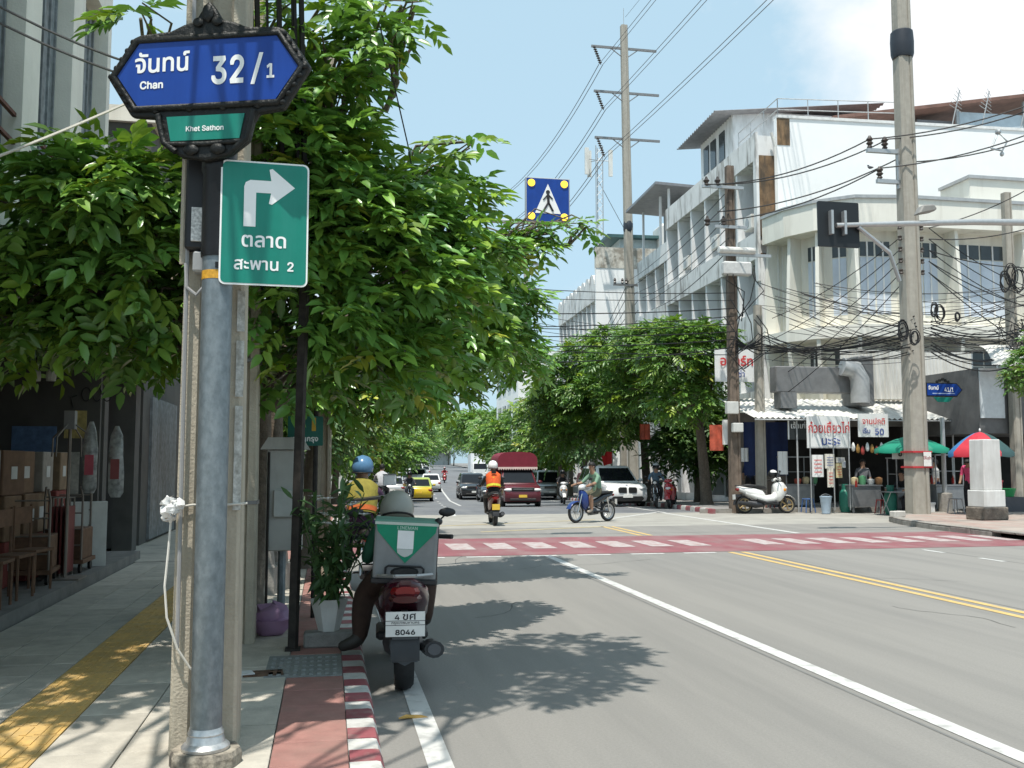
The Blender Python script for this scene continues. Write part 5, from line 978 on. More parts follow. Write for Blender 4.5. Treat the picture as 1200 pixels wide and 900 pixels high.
# ---------------- moving riders
def rider(px, py, rz, label, blabel, shirt, pants, bodyc, kind='scooter', **k):
    p = GV(px, py); bk_ = k.pop('bk', {}); f = Vector((-math.sin(rz), math.cos(rz), 0)); end = k.pop('end', 'rear'); c = p + f * (.62 if end == 'rear' else -.62)
    bike(blabel, c, rz, bodyc, None, kind, **bk_); return person(label, c, rz, k.pop('pose', SEAT), shirt, pants, **k)
orange = cloth('orange_vest', (.62, .10, .02))
rider(580, 616, -.08, 'motorcycle taxi rider in orange numbered vest and white helmet', 'black motorbike ridden by the orange vest taxi rider', cloth('black', (.02, .02, .022)), cloth('grey_trousers', (.05, .045, .045)), paint('dark_red', (.10, .01, .01)), 'scooter', helmet=(M('helmet_white', (.75, .75, .73), .3), 'open'), vest=(orange, cloth('lime_band', (.6, .55, .04)), '1'), bk=dict(plate=plate_y, lean=0))
pf, pr = G(675, 613), G(712, 611); c = (pf + pr) / 2; d = (pf - pr).normalized(); rzb = math.atan2(-d.x, d.y)
bike('blue and black small motorbike crossing the junction past the red crosswalk', c, rzb, paint('blue', (.01, .035, .17)), M('cowl_white', (.55, .58, .6), .3), 'moped', frame_c=paint('bike_black', (.015, .016, .02)))
person('bareheaded rider in green shirt and shorts on the blue motorbike', c, rzb, SEAT, cloth('sage', (.16, .27, .19)), cloth('khaki', (.12, .11, .07)), sleeve=False, shorts=True, shoe=(.35, .3, .25))
rider(480, 591, PI - .06, 'rider in dark clothes facing along the left lane beside the taxi', 'dark motorbike with lit headlight beside the yellow taxi', cloth('charcoal', (.04, .04, .05)), cloth('jeans', (.03, .035, .05)), paint('ink', (.015, .015, .02)), 'moped', helmet=(M('helmet_black', (.015, .015, .015), .3), 'open'), end='front', fingers=False)
rider(446, 598, -.12, 'rider in pale shirt seen beyond the blue helmet', 'grey motorbike carrying the rider in pale shirt', cloth('pale', (.5, .5, .52)), cloth('black2', (.02, .02, .02)), paint('grey', (.2, .2, .2)), 'moped', fingers=False)
o = T('delivery_box', 'white delivery box on the motorbike of the rider in pale shirt', 'box', G(453, 598) + Vector((.1, .1, .86)), -.1); MB().box(-.22, .22, -.2, .2, 0, .36).build('shell', wl, o, bevel=.02); MB().box(-.23, .23, -.21, .21, .36, .39).build('lid', boxg, o)
rider(521, 566, PI - .1, 'far rider in red on a scooter in the middle of the street', 'far red scooter in the middle of the street', cloth('red', (.35, .03, .04)), cloth('black3', (.02, .02, .02)), paint('red', (.35, .02, .03)), helmet=(M('helmet_pink', (.5, .3, .3), .3), 'open'), end='front', fingers=False)
rider(661, 591, PI - .15, 'rider in dark jacket coming on a white scooter beside the silver van', 'white fronted scooter coming beside the silver van', cloth('dark_jacket', (.03, .03, .035)), cloth('black4', (.02, .02, .02)), paint('white', (.7, .7, .7)), helmet=(MATS['helmet_black'], 'open'), end='front', fingers=False)
rider(692, 585, PI - .1, 'rider in patterned pink shirt behind the blue motorbike', 'dark scooter behind the blue motorbike', cloth('pink', (.45, .22, .2)), cloth('black5', (.03, .03, .03)), paint('ink2', (.03, .03, .035)), end='front', fingers=False)
# parked bikes
mx_s = bike('white and black maxi scooter parked in front of the noodle stall', (G(872, 602) + G(918, 601)) / 2 + Vector((0, -.15, 0)), -PI / 2 - .02, paint('pearl', (.78, .77, .74)), None, 'scooter', lean=RD(-6), stand=True, rimm=M('rim_gold', (.4, .3, .16), .4, .7))
mx_s.scale = (1.1, 1.14, 1.08); MB().loft([(0, -.62, .62, .13, .07), (0, -.35, .52, .17, .11), (0, -.05, .42, .18, .12), (0, .2, .44, .17, .13), (0, .38, .56, .17, .2), (0, .5, .66, .12, .2)], 14).build('side_fairing', MATS['paint_pearl'], mx_s, smooth=60); MB().loft([(0, -.3, .40, .175, .06), (0, .0, .31, .19, .05), (0, .28, .34, .18, .06)], 12).build('lower_fairing', blk, mx_s, smooth=60); MB().prism([(.30, .98), (.40, .94), (.44, 1.18), (.38, 1.22)], -.13, .13, 'x').build('windshield', M('smoke_screen', (.03, .03, .03), .15), mx_s)
q = T('full_face_helmet', 'black and white helmet hung on the mirror of the white maxi scooter', 'helmet', (0, 0, 0)); hp = AY(905, 556, 29.3); q.location = hp; MB().ell((0, 0, 0), (.14, .15, .14), 14, 10, 0, -.7, 1).build('shell', MATS['helmet_black'], q, smooth=60); MB().ell((.02, -.02, .03), (.135, .145, .125), 14, 6, 0, .3, 1).build('crown_stripe', MATS['helmet_white'], q, smooth=60)
bike('red and black scooter parked at the kerb under the tree', Vector((12.78, 34.5, dz(34.5))), PI - .5, paint('red2', (.4, .03, .04)), None, 'scooter', lean=RD(5))
bike('black motorbike with pink bag parked beside the white car', Vector((12.22, 34.7, dz(34.7))), PI - .3, paint('black2', (.012, .012, .014)), None, 'moped', lean=RD(4))
person('rider in blue shirt and silver helmet seated on the black motorbike', Vector((12.22, 34.7, dz(34.7))), PI - .3, SEAT, cloth('blue_grey', (.10, .16, .22)), cloth('dark_p', (.03, .03, .03)), helmet=(M('helmet_silver', (.4, .4, .4), .3), 'open'), fingers=False)
o = T('tote_bag', 'pink shopping bag hanging on the parked black motorbike', 'bag', Vector((12.5, 34.05, .26))); b = MB().prism([(-.2, 0), (.2, 0), (.17, .5), (-.17, .5)], -.05, .05, 'y'); b.build('bag', M('tote_pink', (.42, .12, .12), .7), o, bevel=.02); MB().tube([(-.1, 0, .5), (-.08, 0, .66), (.08, 0, .66), (.1, 0, .5)], .01, 6).build('strap', MATS['tote_pink'], o)
bike('blue black motorbike parked on the pavement by the old pole', G(832, 583, .14) + Vector((0, .4, 0)), -.6, paint('ink3', (.02, .02, .03)), None, 'moped', lean=RD(5))
# standing people
person('man in navy shirt standing beside the slim pole', AY(879, 560, 32.8).xy.to_3d() + Vector((0, 0, .14)), 2.8, STAND, cloth('navy2', (.02, .03, .07)), cloth('black6', (.02, .02, .025)), sleeve=False, fingers=False)
person('vendor in pink shirt behind the white pillar', AY(1137, 570, 25.9).xy.to_3d() + Vector((0, 0, .14)), 2.2, STAND, cloth('hot_pink', (.65, .08, .2)), cloth('black7', (.02, .02, .025)), dict(che=(0, .06, 1.26), nec=(0, .12, 1.38), hea=(0, .18, 1.46), top=(0, .2, 1.55)), sleeve=False, fingers=False)
person('man in black seated at the folding table by the big pole', AY(1057, 590, 27.4).xy.to_3d() + Vector((0, 0, -.25)), 2.0, SEAT, cloth('black8', (.015, .015, .018)), cloth('black9', (.02, .02, .025)), dict(elR=(.24, .08, 1.06), elL=(-.24, .08, 1.06)), sleeve=False, fingers=False)
person('boy in pink shirt riding behind the tall pole shade', AY(683, 560, 41).xy.to_3d() + Vector((0, 0, dz(41))), 2.9, STAND, cloth('rose', (.4, .2, .18)), cloth('tan', (.2, .15, .1)), fingers=False)
# ================================================================ CARS
tint_gl = M('car_glass', (.012, .014, .017), .08, spec=.35, var=.1); trim = M('car_trim', (.02, .02, .02), .5); under = M('underbody', (.01, .01, .01), .9)
def car(name, label, cat, loc, rz, col, kind='sedan', plate=plate_w, roofc=None, detail=None, group=None, lit=False):
    Lg, Wd, Ht, belt, hood, r, wb, cab = dict(sedan=(4.5, 1.74, 1.45, .93, .86, .31, 2.6, (.95, .30, -1.15, -1.75)), suv=(4.7, 1.88, 1.66, 1.05, .99, .36, 2.8, (1.1, .35, -1.75, -2.15)), van=(4.8, 1.85, 1.85, 1.05, .98, .33, 2.9, (1.5, .75, -2.15, -2.3)), pickup=(5.0, 1.74, 1.68, 1.02, .98, .35, 3.0, (1.15, .55, -.55, -.75)))[kind]
    t = T(name, label, cat, loc, rz, group); h = Lg / 2; fy, ry = wb / 2 + .05, -wb / 2 + .05; ra = r + .06
    def arch(cy): return [(cy - ra * math.cos(a), r + ra * math.sin(a)) for a in [PI * i / 8 for i in range(9)]]
    pr_ = [(-h + .08, .30)] + [(ry - ra, .26)] + arch(ry)[1:-1] + [(ry + ra, .24), (fy - ra, .24)] + arch(fy)[1:-1] + [(fy + ra, .27), (h - .10, .30), (h, .46), (h - .01, .64), (h - .06, hood - .13), (h - .24, hood - .04), (cab[0], belt - .02), (cab[3] + .05, belt), (-h + .10, belt - .03), (-h + .0, belt - .22), (-h, .50)]
    b = MB().prism(pr_, -Wd / 2, Wd / 2, 'x')
    def tap(v): x, y, z = v; k = 1 - .13 * abs(y / h) ** 4 - .05 * max(0, (z - .55) / (belt - .55)) - (.04 if z < .35 else 0); return (x * k, y, z)
    b.V = [tap(v) for v in b.V]
    body = b.build('body', col, t, bevel=.045, segs=2, smooth=35, blimit=50)
    if kind == 'pickup': cab = cab
    wb_, wr_ = Wd / 2 * .93, Wd / 2 * .74; zr = Ht
    g0 = [(-wb_, cab[0], belt - .04), (wb_, cab[0], belt - .04), (wb_, cab[3], belt - .04), (-wb_, cab[3], belt - .04)]; g1 = [(-wr_, cab[1], zr), (wr_, cab[1], zr), (wr_, cab[2], zr), (-wr_, cab[2], zr)]
    ym = (cab[1] + cab[2]) / 2; g2 = [(-wr_ * .9, cab[1] - .15, zr + .03), (wr_ * .9, cab[1] - .15, zr + .03), (wr_ * .9, cab[2] + .1, zr + .03), (-wr_ * .9, cab[2] + .1, zr + .03)]
    g1 = [(x, y, zr - .03) for x, y, z in g1]; MB().rings([g0, g1, g2]).build('cabin', roofc or col, body, bevel=.05, segs=2, smooth=40)
    def pan(p00, p10, p11, p01, u0, u1, v0, v1, name, par=t, off=.012, mat=tint_gl):
        p00, p10, p11, p01 = map(Vector, (p00, p10, p11, p01)); nn = (p10 - p00).cross(p01 - p00).normalized(); cen = (p00 + p10 + p11 + p01) / 4
        if nn.dot(cen - Vector((0, ym, 1.2))) < 0: nn = -nn
        def at(u, v): return p00.lerp(p10, u).lerp(p01.lerp(p11, u), v) + nn * off
        q_ = [at(u0, v0), at(u1, v0), at(u1, v1), at(u0, v1)]; b_ = MB(); b_.add([tuple(x) for x in q_] + [tuple(x - nn * (off + .02)) for x in q_], [(0, 1, 2, 3), (7, 6, 5, 4), (0, 4, 5, 1), (1, 5, 6, 2), (2, 6, 7, 3), (3, 7, 4, 0)]); return b_.build(name, mat, par)
    pan(g0[0], g0[1], g1[1], g1[0], .06, .94, .10, .93, 'windscreen'); pan(g0[3], g0[2], g1[2], g1[3], .08, .92, .16, .9, 'rear_window')
    for s_, (a, c, c1, a1) in ((-1, (g0[0], g0[3], g1[3], g1[0])), (1, (g0[1], g0[2], g1[2], g1[1]))):
        cuts = [(.07, .44), (.48, .74), (.78, .95)] if kind in ('suv', 'van') else ([(.08, .5), (.54, .92)] if kind == 'sedan' else [(.1, .9)])
        for u0, u1 in cuts: pan(a, c, c1, a1, u0, u1, .12, .9, 'side_window')
        m_ = MB().ell((s_ * (Wd / 2 + .07), cab[0] - .22, belt + .06), (.10, .06, .075), 10, 6).build('mirror', col, t, smooth=60); MB().box(min(s_ * Wd / 2 * .9, s_ * (Wd / 2 + .03)), max(s_ * Wd / 2 * .9, s_ * (Wd / 2 + .03)), cab[0] - .25, cab[0] - .19, belt + .0, belt + .05).build('mirror_arm', trim, m_)
        MB().ell((s_ * Wd / 2 * .68, h - .10, hood - .20), (.20, .11, .075), 12, 8).build('headlight', M('headlight_glint', (1, .9, .65), .2, emis=3) if (lit and s_ > 0) else lampg, t, smooth=60)  # lit: one headlight glows to paint in its sun glint
        MB().ell((s_ * Wd / 2 * .76, -h + .05, belt - .2), (.14, .07, .09 if kind == 'sedan' else .16), 10, 8).build('tail_light', redl, t, smooth=60)
        for cy in (fy, ry):
            w_ = wheel(t, cy, r, .2, 5, name='wheel', x=s_ * (Wd / 2 - .12))
        for dy in (.15, -.75): MB().box(s_ * (Wd / 2 * .955) - .012, s_ * (Wd / 2 * .955) + .012, dy - .1, dy + .1, belt - .14, belt - .11).build('door_handle', trim, t)
    MB().box(-Wd / 2 * .72, Wd / 2 * .72, -h + .3, h - .3, .2, .5).build('underside', under, t)
    MB().box(-.17, .17, h - .005, h + .015, .47, .58).build('number_plate', plate, t); MB().box(-.17, .17, -h - .015, -h + .005, belt - .38, belt - .26).build('number_plate', plate, t)
    if detail == 'kidney':
        for s_ in (-1, 1): MB().prism([(s_ * .04 + s_ * x, z) for x, z in ((0, .62), (.30, .62), (.34, .68), (.34, .80), (.28, .85), (.02, .85), (0, .80))], h - .06, h + .02, 'y').build('kidney_grille', trim, t, bevel=.015)
        MB().prism([(-.58, .30), (.58, .30), (.68, .40), (.60, .50), (-.60, .50), (-.68, .40)], h - .08, h + .012, 'y').build('lower_intake', trim, t, bevel=.02); MB().lathe([(.045, 0), (.04, .008)], (0, h - .17, hood - .06), 14, 'z').build('badge', M('badge_blue', (.05, .15, .4), .3), t)
        MB().box(-.20, .20, h + .013, h + .03, .44, .55).build('plate_holder', plate, t)
    else:
        MB().box(-.48, .48, h - .05, h + .004, hood - .24, hood - .10).build('grille', trim, t, bevel=.02); MB().box(-.55, .55, h - .05, h + .006, .33, .43).build('lower_intake', trim, t, bevel=.02); MB().box(-.4, .4, h - .03, h + .008, hood - .175, hood - .16).build('grille_bar', chrome, t)
    return t
def front(px, py): return G(px, py)
def put(px, py, rz, L_, end):   # place by the bumper nearest the camera
    p = GV(px, py); f = Vector((-math.sin(rz), math.cos(rz), 0)); q_ = p + f * (L_ / 2 if end == 'rear' else -L_ / 2); q_.z = dz(q_.y); return q_
IN, OUT = PI - .07, -BA
car('parked_car', 'white sport utility car with black twin grilles facing the junction', 'car', put(736, 594, IN + .07, 4.7, 'front'), IN + .07, paint('alpine', (.80, .80, .79)), 'suv', detail='kidney', lit=True)
mp_ = paint('pickup_maroon', (.105, .012, .02), .4)
pk_ = car('passenger_pickup', 'maroon passenger pickup truck with tall maroon canvas roof', 'pickup truck', put(613, 594, IN, 5.0, 'front'), IN, mp_, 'pickup', plate_y)
cv = M('canvas_maroon', (.19, .018, .035), .8, var=.12, vs=5, bump=.3, bs=12)
def arcp(w_, z0, z1, k=8): return [(-w_, z0)] + [(-w_ * math.cos(a) ** .5 if math.cos(a) > 0 else (w_ * abs(math.cos(a)) ** .5), z1 - .35 + .35 * math.sin(a)) for a in [PI * i / k for i in range(k + 1)]] + [(w_, z0)]
MB().prism(arcp(.86, 1.62, 2.38), -2.4, .75, 'y').build('canopy', cv, pk_, smooth=40); MB().box(-.84, .84, -2.35, -.85, 1.0, 1.64).build('side_panel', cv, pk_)
b = MB()
for k in range(17): x = -.82 + k * .1025; b.add([(x - .05, .765, 1.66), (x + .05, .765, 1.66), (x, .765, 1.58)], [(0, 1, 2)])
b.box(-.86, .86, .752, .764, 1.64, 1.72); b.build('fringe', M('fringe', (.7, .55, .5), .7), pk_)
car('dark_car', 'black sport utility car following the maroon pickup', 'car', put(556, 586, IN, 4.7, 'front'), IN, paint('jet', (.015, .016, .018)), 'suv')
car('dark_car', 'dark blue saloon car right behind the maroon pickup', 'car', put(582, 588.5, IN, 4.5, 'front'), IN, paint('navy', (.015, .025, .045)), 'sedan')
car('silver_van', 'silver people carrier beside the maroon pickup', 'van', put(647, 586, IN, 4.8, 'front'), IN, paint('silver', (.5, .51, .51), .3, .4), 'van')
car('taxi', 'yellow and green taxi in the left lane', 'taxi', put(491, 588, OUT, 4.5, 'rear'), OUT, paint('taxi_yellow', (.65, .46, .02)), 'sedan', plate_y, paint('taxi_green', (.35, .42, .08)))
car('silver_car', 'silver saloon left of the yellow taxi', 'car', put(460, 585, OUT, 4.5, 'rear'), OUT, paint('silver2', (.45, .45, .45), .3, .4), 'sedan')
car('white_car', 'white sport utility car left behind the silver saloon', 'car', put(447, 581, OUT, 4.7, 'rear'), OUT, paint('white2', (.75, .75, .73)), 'suv')
far_c = [('white saloon further up in the left lane beyond the taxi', 'sedan', (.72, .72, .7), 505, 577), ('grey saloon in the queue beyond the white saloon', 'sedan', (.25, .26, .27), 468, 573), ('white pickup shaped car in the far queue', 'suv', (.7, .7, .7), 490, 570), ('pale van in the far queue by the left kerb', 'van', (.7, .7, .68), 455, 570), ('white saloon in the far queue with red tail lights', 'sedan', (.68, .68, .66), 474, 566), ('bronze saloon in the far queue', 'sedan', (.3, .2, .12), 452, 564.5), ('white van in the far middle of the queue', 'van', (.75, .75, .73), 488, 562.5), ('dark saloon at the far end of the queue', 'sedan', (.05, .06, .08), 471, 560.5), ('white saloon at the far end of the street', 'sedan', (.74, .74, .72), 480, 558.5)]
for k_, (px_, py_c) in enumerate(((438, 577), (433, 571), (443, 568.5), (463, 569.5), (447, 563.5), (437, 561.5), (459, 560), (497, 560), (491, 556))): far_c.append((('white saloon', 'silver van', 'white pickup shaped car', 'grey saloon', 'white van', 'silver saloon', 'white hatchback', 'pale saloon', 'white van')[k_] + ' in the thick of the far queue, ' + ('nearest the left kerb', 'behind the white saloon', 'beside the silver van', 'ahead of the taxi', 'beyond the pickup shaped car', 'against the left kerb', 'amid the queue', 'near the lane line', 'far past the taxi')[k_], ('sedan', 'van', 'suv', 'sedan', 'van', 'sedan', 'suv', 'sedan', 'van')[k_], ((.72, .72, .7), (.5, .5, .5), (.74, .74, .72), (.35, .36, .37))[k_ % 4], px_, py_c))
for k_ in range(9): far_c.append((('tiny white car far up the street', 'tiny silver car far up the street', 'tiny dark car far up the street')[k_ % 3] + ' behind the queue', ('sedan', 'van', 'suv')[k_ % 3], ((.72, .72, .7), (.45, .46, .47), (.08, .08, .09))[k_ % 3], 452 + 11 * (k_ % 5), 556.5 - 1.1 * (k_ // 2)))
for k, (lab, kd, c, px, py) in enumerate(far_c): car('queue_car', lab, 'car', put(px, py, OUT, 4.5, 'rear'), OUT, paint('far%d' % k, c), kind=kd, group='cars queuing up the left lanes')
# white box truck, far on the right
tr = T('box_truck', 'white box truck parked under the far right trees', 'truck', put(563, 562.5, IN, 6, 'front'), IN); tw_ = paint('truck_white', (.74, .74, .72))
MB().prism([(3.0, .4), (3.0, 1.2), (2.75, 1.95), (1.6, 2.0), (1.6, .4)], -.9, .9, 'x').build('cab', tw_, tr, bevel=.06); MB().box(-1.05, 1.05, -3, 1.5, .8, 3.1).build('cargo_box', M('cargo_white', (.72, .74, .75), .5, var=.05), tr, bevel=.03)
MB().add([(-.8, 3.01, 1.25), (.8, 3.01, 1.25), (.75, 2.79, 1.9), (-.75, 2.79, 1.9)], [(0, 1, 2, 3)]).build('windscreen', tint_gl, tr)
for s_ in (-1, 1):
    for y in (2.2, -1.8): wheel(tr, y, .4, .24, 6, x=s_ * .78)
    MB().ell((s_ * .65, 3.0, .75), (.15, .05, .1), 10, 6).build('headlight', lampg, tr)
MB().box(-.8, .8, -2.8, 2.9, .4, .8).build('chassis', under, tr)
# ================================================================ RIGHT SIDE: poles, signals, signs
ins_m = M('insulator', (.05, .04, .035), .3); galv = M('galv_plain', (.45, .46, .46), .45, .6, var=.1, vs=12); cable = M('cable_black', (.012, .012, .013), .6); cable_g = M('cable_grey', (.10, .10, .105), .6)
pole_grey = M('pole_grey', (.37, .345, .295), .85, var=.10, vs=6, bump=.4, bs=60, dirt=(.25, .225, .185), damt=.6, dscale=(8, 8, .7), dlo=.46)
def sq_pole(name, label, loc, w0, w1, h, mat=pole_grey, tilt=(0, 0)):
    t = T(name, label, 'utility pole', loc); b = MB(); rs = []
    for z, w in ((-.2, w0), (h, w1)):
        a, c = w / 2, w / 2 * .72; ox, oy = tilt[0] * z, tilt[1] * z; rs.append([(ox + x, oy + y, z) for x, y in ((-a, -c), (-c, -a), (c * .25, -a), (c * .3, -a + .03), (c * .55, -a + .03), (c * .6, -a), (c, -a), (a, -c), (a, c), (c, a), (-c, a), (-a, c))])
    b.rings(rs).build('shaft', mat, t); return t
PR = G(1076, 602, .14); pr_t = sq_pole('utility_pole', 'thick tall concrete pole with red tape and black sleeve near the food stalls', PR, .57, .42, 19)
def at_pole(P, px, py): r = AY(px, py, P.y); return r
zb_ = at_pole(PR, 1066, 54).z - .14; MB().lathe([(.30, -.42), (.34, -.3), (.35, .1), (.33, .4), (.29, .44)], (0, 0, zb_), 14).build('sleeve', M('sleeve', (.03, .035, .045), .45), pr_t, smooth=40)
for z in (1.35, 1.8): MB().box(-.315, .315, -.315, .315, z, z + .05).build('red_tape', M('red_tape', (.5, .03, .04), .5), pr_t)
MB().box(.02, .27, -.335, -.325, 1.4, 1.82).build('notice', M('notice', (.75, .74, .7), .7, var=.1, vs=20), pr_t); text('ให้เช่า', .12, M('notice_ink', (.3, .05, .06), .6), pr_t, (.14, -.338, 1.6), thai=True, bold=.003)
for py in (268, 281, 294, 307, 320):
    z = at_pole(PR, 1075, py).z - .14
    for s_ in (-1, 1): MB().lathe([(.05, -.07), (.07, -.05), (.045, 0), (.07, .05), (.05, .07)], (s_ * .36, -.1, z), 8).build('insulator', ins_m, pr_t)
za = at_pole(PR, 1060, 179).z - .14; zb2 = at_pole(PR, 1060, 214).z - .14
for z, l_ in ((za, 1.05), (zb2, .75)):
    arm = MB().box(-.25 - l_, -.2, -.06, .06, z - .06, z + .06).build('crossarm', galv, pr_t)
    for x in ((-.25 - l_ + .1, -.7) if z == za else (-.25 - l_ + .1,)): MB().lathe([(.02, .05), (.09, .1), (.05, .16), (.11, .22), (.06, .28), (.11, .34), (.05, .42), (.03, .46)], (x, 0, z), 10).build('insulator', ins_m, arm)
MB().box(-.30, -.2, -.05, .05, zb2 - .2, za + .1).build('arm_bracket', galv, pr_t)
# bird on the lower wire
bd_ = T('pigeon', 'small dark pigeon perched on the wire beside the pole arm', 'bird', at_pole(PR, 1020, 197)); MB().loft([(0, -.16, -.02, .01, .01), (0, -.08, 0, .035, .03), (0, .03, .03, .055, .05), (0, .09, .07, .04, .04), (0, .12, .11, .03, .03), (0, .15, .12, .008, .008)], 8).build('body', M('pigeon', (.08, .08, .09), .7), bd_, smooth=60)
# tall transmission pole
PM = GV(743, 586) + Vector((0, 0, .14)); PMH = AY(728, 30, PM.y).z - PM.z; pm = sq_pole('transmission_pole', 'tall concrete transmission pole with three crossarms standing in the trees', PM, .62, .42, PMH, tilt=(-.012, 0))
ends = []
for py, px0, px1 in ((57, 693, 769), (109, 696, 772), (163, 697, 773)):
    c = at_pole(PM, 730, py); z = c.z - PM.z; a_, c_ = at_pole(PM, px0, py).x - PM.x, at_pole(PM, px1, py).x - PM.x
    arm = MB().box(a_, c_, -.06, .06, z - .07, z + .07).build('crossarm', M('arm_steel', (.22, .22, .22), .5, .5), pm); mx_ = -.012 * z
    MB().tube([(mx_ - .9, 0, z - .05), (mx_, -.1, z - .75)], .035, 5).tube([(mx_ + .9, 0, z - .05), (mx_, -.1, z - .75)], .035, 5).build('brace', MATS['arm_steel'], arm)
    e = Vector((a_ + .1, -.25, z - .1)); f_ = e + Vector((.35, -.35, -1.35)); b = MB().tube([e, f_], .03, 6); 
    for k in range(8): p = e.lerp(f_, (k + .6) / 8.5); b.ell(p, (.12, .12, .05), 10, 4)
    b.build('insulator_string', ins_m, arm); ends.append(PM + f_ + Vector((0, 0, 0)))
MB().tube([(-.012 * PMH, 0, PMH), (-.012 * PMH, 0, PMH + 1.2)], .02, 5).build('lightning_rod', galv, pm); zs = at_pole(PM, 737, 266).z - PM.z; MB().lathe([(.27, -.35), (.32, -.2), (.32, .2), (.27, .35)], (-.012 * zs, 0, zs), 12).build('sleeve', MATS['sleeve'], pm, smooth=40)
zc_ = at_pole(PM, 739, 335).z - PM.z; MB().box(-1.3, 1.0, -.3, -.22, zc_ - .07, zc_ + .07).build('lower_arm', MATS['arm_steel'], pm)
for x in (-1.2, -.7, -.45, .6, .8): MB().lathe([(.04, 0), (.1, .08), (.06, .15), (.1, .22), (.04, .36)], (x, -.26, zc_ + .06), 8).build('insulator', ins_m, pm)
# old dark pole with transformer cluster, slim pole
PO = G(862, 596, .14); po = sq_pole('utility_pole', 'old dark weathered pole with cable cluster before the brown stained wall', PO, .36, .26, 11.5, M('old_pole', (.17, .13, .10), .9, var=.35, vs=5, dirt=(.07, .055, .045), damt=.7, dscale=(6, 6, .6)))
for py, px0, px1 in ((222, 820, 868), (268, 835, 872), (300, 840, 900)): c = at_pole(PO, 856, py); z = c.z - .14; MB().box(at_pole(PO, px0, py).x - PO.x, at_pole(PO, px1, py).x - PO.x, -.25, -.17, z - .05, z + .05).build('crossarm', galv, po)
for px, py in ((825, 222), (838, 222), (826, 268), (845, 268)): c = at_pole(PO, px, py); MB().lathe([(.03, 0), (.1, .06), (.06, .12), (.11, .2), (.06, .26), (.03, .34)], (c.x - PO.x, -.21, c.z - .1), 9).build('insulator', ins_m, po)
MB().tube([(at_pole(PO, 838, 296).x - PO.x, -.3, at_pole(PO, 850, 300).z), (at_pole(PO, 880, 296).x - PO.x, -.3, at_pole(PO, 850, 300).z)], .11, 10).build('fuse_tube', corr_w, po); c = at_pole(PO, 858, 318); MB().box(c.x - PO.x - .5, c.x - PO.x + .5, -.5, -.2, c.z - .35, c.z + .1).build('breaker_box', M('breaker', (.55, .55, .53), .5, var=.15, vs=8), po, bevel=.05)
rg = np.random.default_rng(5)
for k in range(9):
    x0 = rg.uniform(-.5, .8); z0 = rg.uniform(6.2, 8.4); MB().tube([(x0, -.35, z0), (x0 + rg.uniform(-.3, .4), -.5, z0 - rg.uniform(.3, .8)), (x0 + rg.uniform(-.1, .5), -.4, z0 - rg.uniform(.8, 1.6)), (rg.uniform(-.2, .3), -.3, z0 - 1.8)], .018, 5).build('loose_cable', cable, po)
MB().box(-.4, .0, -.42, -.2, 3.1, 3.5).build('meter_box', card, po, bevel=.02); MB().box(-.2, .15, -.42, -.22, 2.5, 2.8).build('meter_box', card, po, bevel=.02)
PT = Vector((14.4, 30.3, .02)); sq_pole('utility_pole', 'slim concrete pole between the old dark pole and the awning', PT, .32, .25, 7.0)
PE = AY(1193, 560, 27.6).xy.to_3d() + Vector((0, 0, .14)); sq_pole('utility_pole', 'concrete pole behind the small light green tree with coiled cables', PE, .34, .26, AY(1193, 232, 27.6).z)
for k in range(7):
    y = (46, 54, 63, 73, 86, 100, 118)[k]; sq_pole('utility_pole', 'pale concrete pole standing among the far right trees', Vector((12.7 + bend(y), y, .14 + dz(y))), .34, .24, 7.5 + .4 * (k % 3))['group'] = 'poles among the far right trees'
PF = Vector((17.0, 82, -.6)); pf_t = sq_pole('transmission_pole', 'far tall transmission pole rising above the trees', PF, .5, .34, 20.9)
for z in (19.8, 17.6, 15.4): MB().box(-1.4, 1.4, -.06, .06, z - .07, z + .07).build('crossarm', MATS['arm_steel'], pf_t)
# ---- wires
def wire(a, c, s_, r, label, group, mat=cable, n=12):
    o = MB().tube(sag(a, c, s_, n), r, 4).build('cable', mat); return tag(o, label, 'cable', group)
for k, e in enumerate(ends):
    an_ = ('top', 'middle', 'lowest')[k]
    for dx in (-.13, .13):
        wire(e + Vector((dx, 0, 0)), (17.6 + dx, 6 - k, e.z - .6), .5, .018, 'grey twin conductor from the %s transmission arm toward the junction' % an_, 'high voltage conductors', cable_g)
        wire(e + Vector((dx, 0, 0)), (15.6 + dx, 82, e.z - 1.2), .9, .022, 'grey twin conductor from the %s transmission arm up the street' % an_, 'high voltage conductors', cable_g)
wire(PM + Vector((-.25, 0, PMH + .6)), (15, 6, 23), .4, .012, 'thin earth wire from the lightning rod', None, cable_g)
zt = lambda P, px, py: at_pole(P, px, py)
GRP2 = 'power wires between the roadside poles'
for (px0, py0), (px1, py1) in (((826, 218), (1019, 163)), ((838, 218), (1041, 163)), ((826, 262), (1032, 197)), ((838, 250), (1062, 181))):
    wire(at_pole(PO, px0, py0) - Vector((0, .2, 0)), at_pole(PR, px1, py1), .35, .02, 'black power wire between the old dark pole and the thick pole', GRP2)
for (px0, py0), py1 in (((1019, 163), 128), ((1041, 163), 134), ((1062, 190), 168), ((1032, 197), 160)):
    wire(at_pole(PR, px0, py0), AY(1290, py1 - 40, 23.5), .35, .02, 'black power wire leaving the thick pole to the right', 'power wires right of the thick pole')
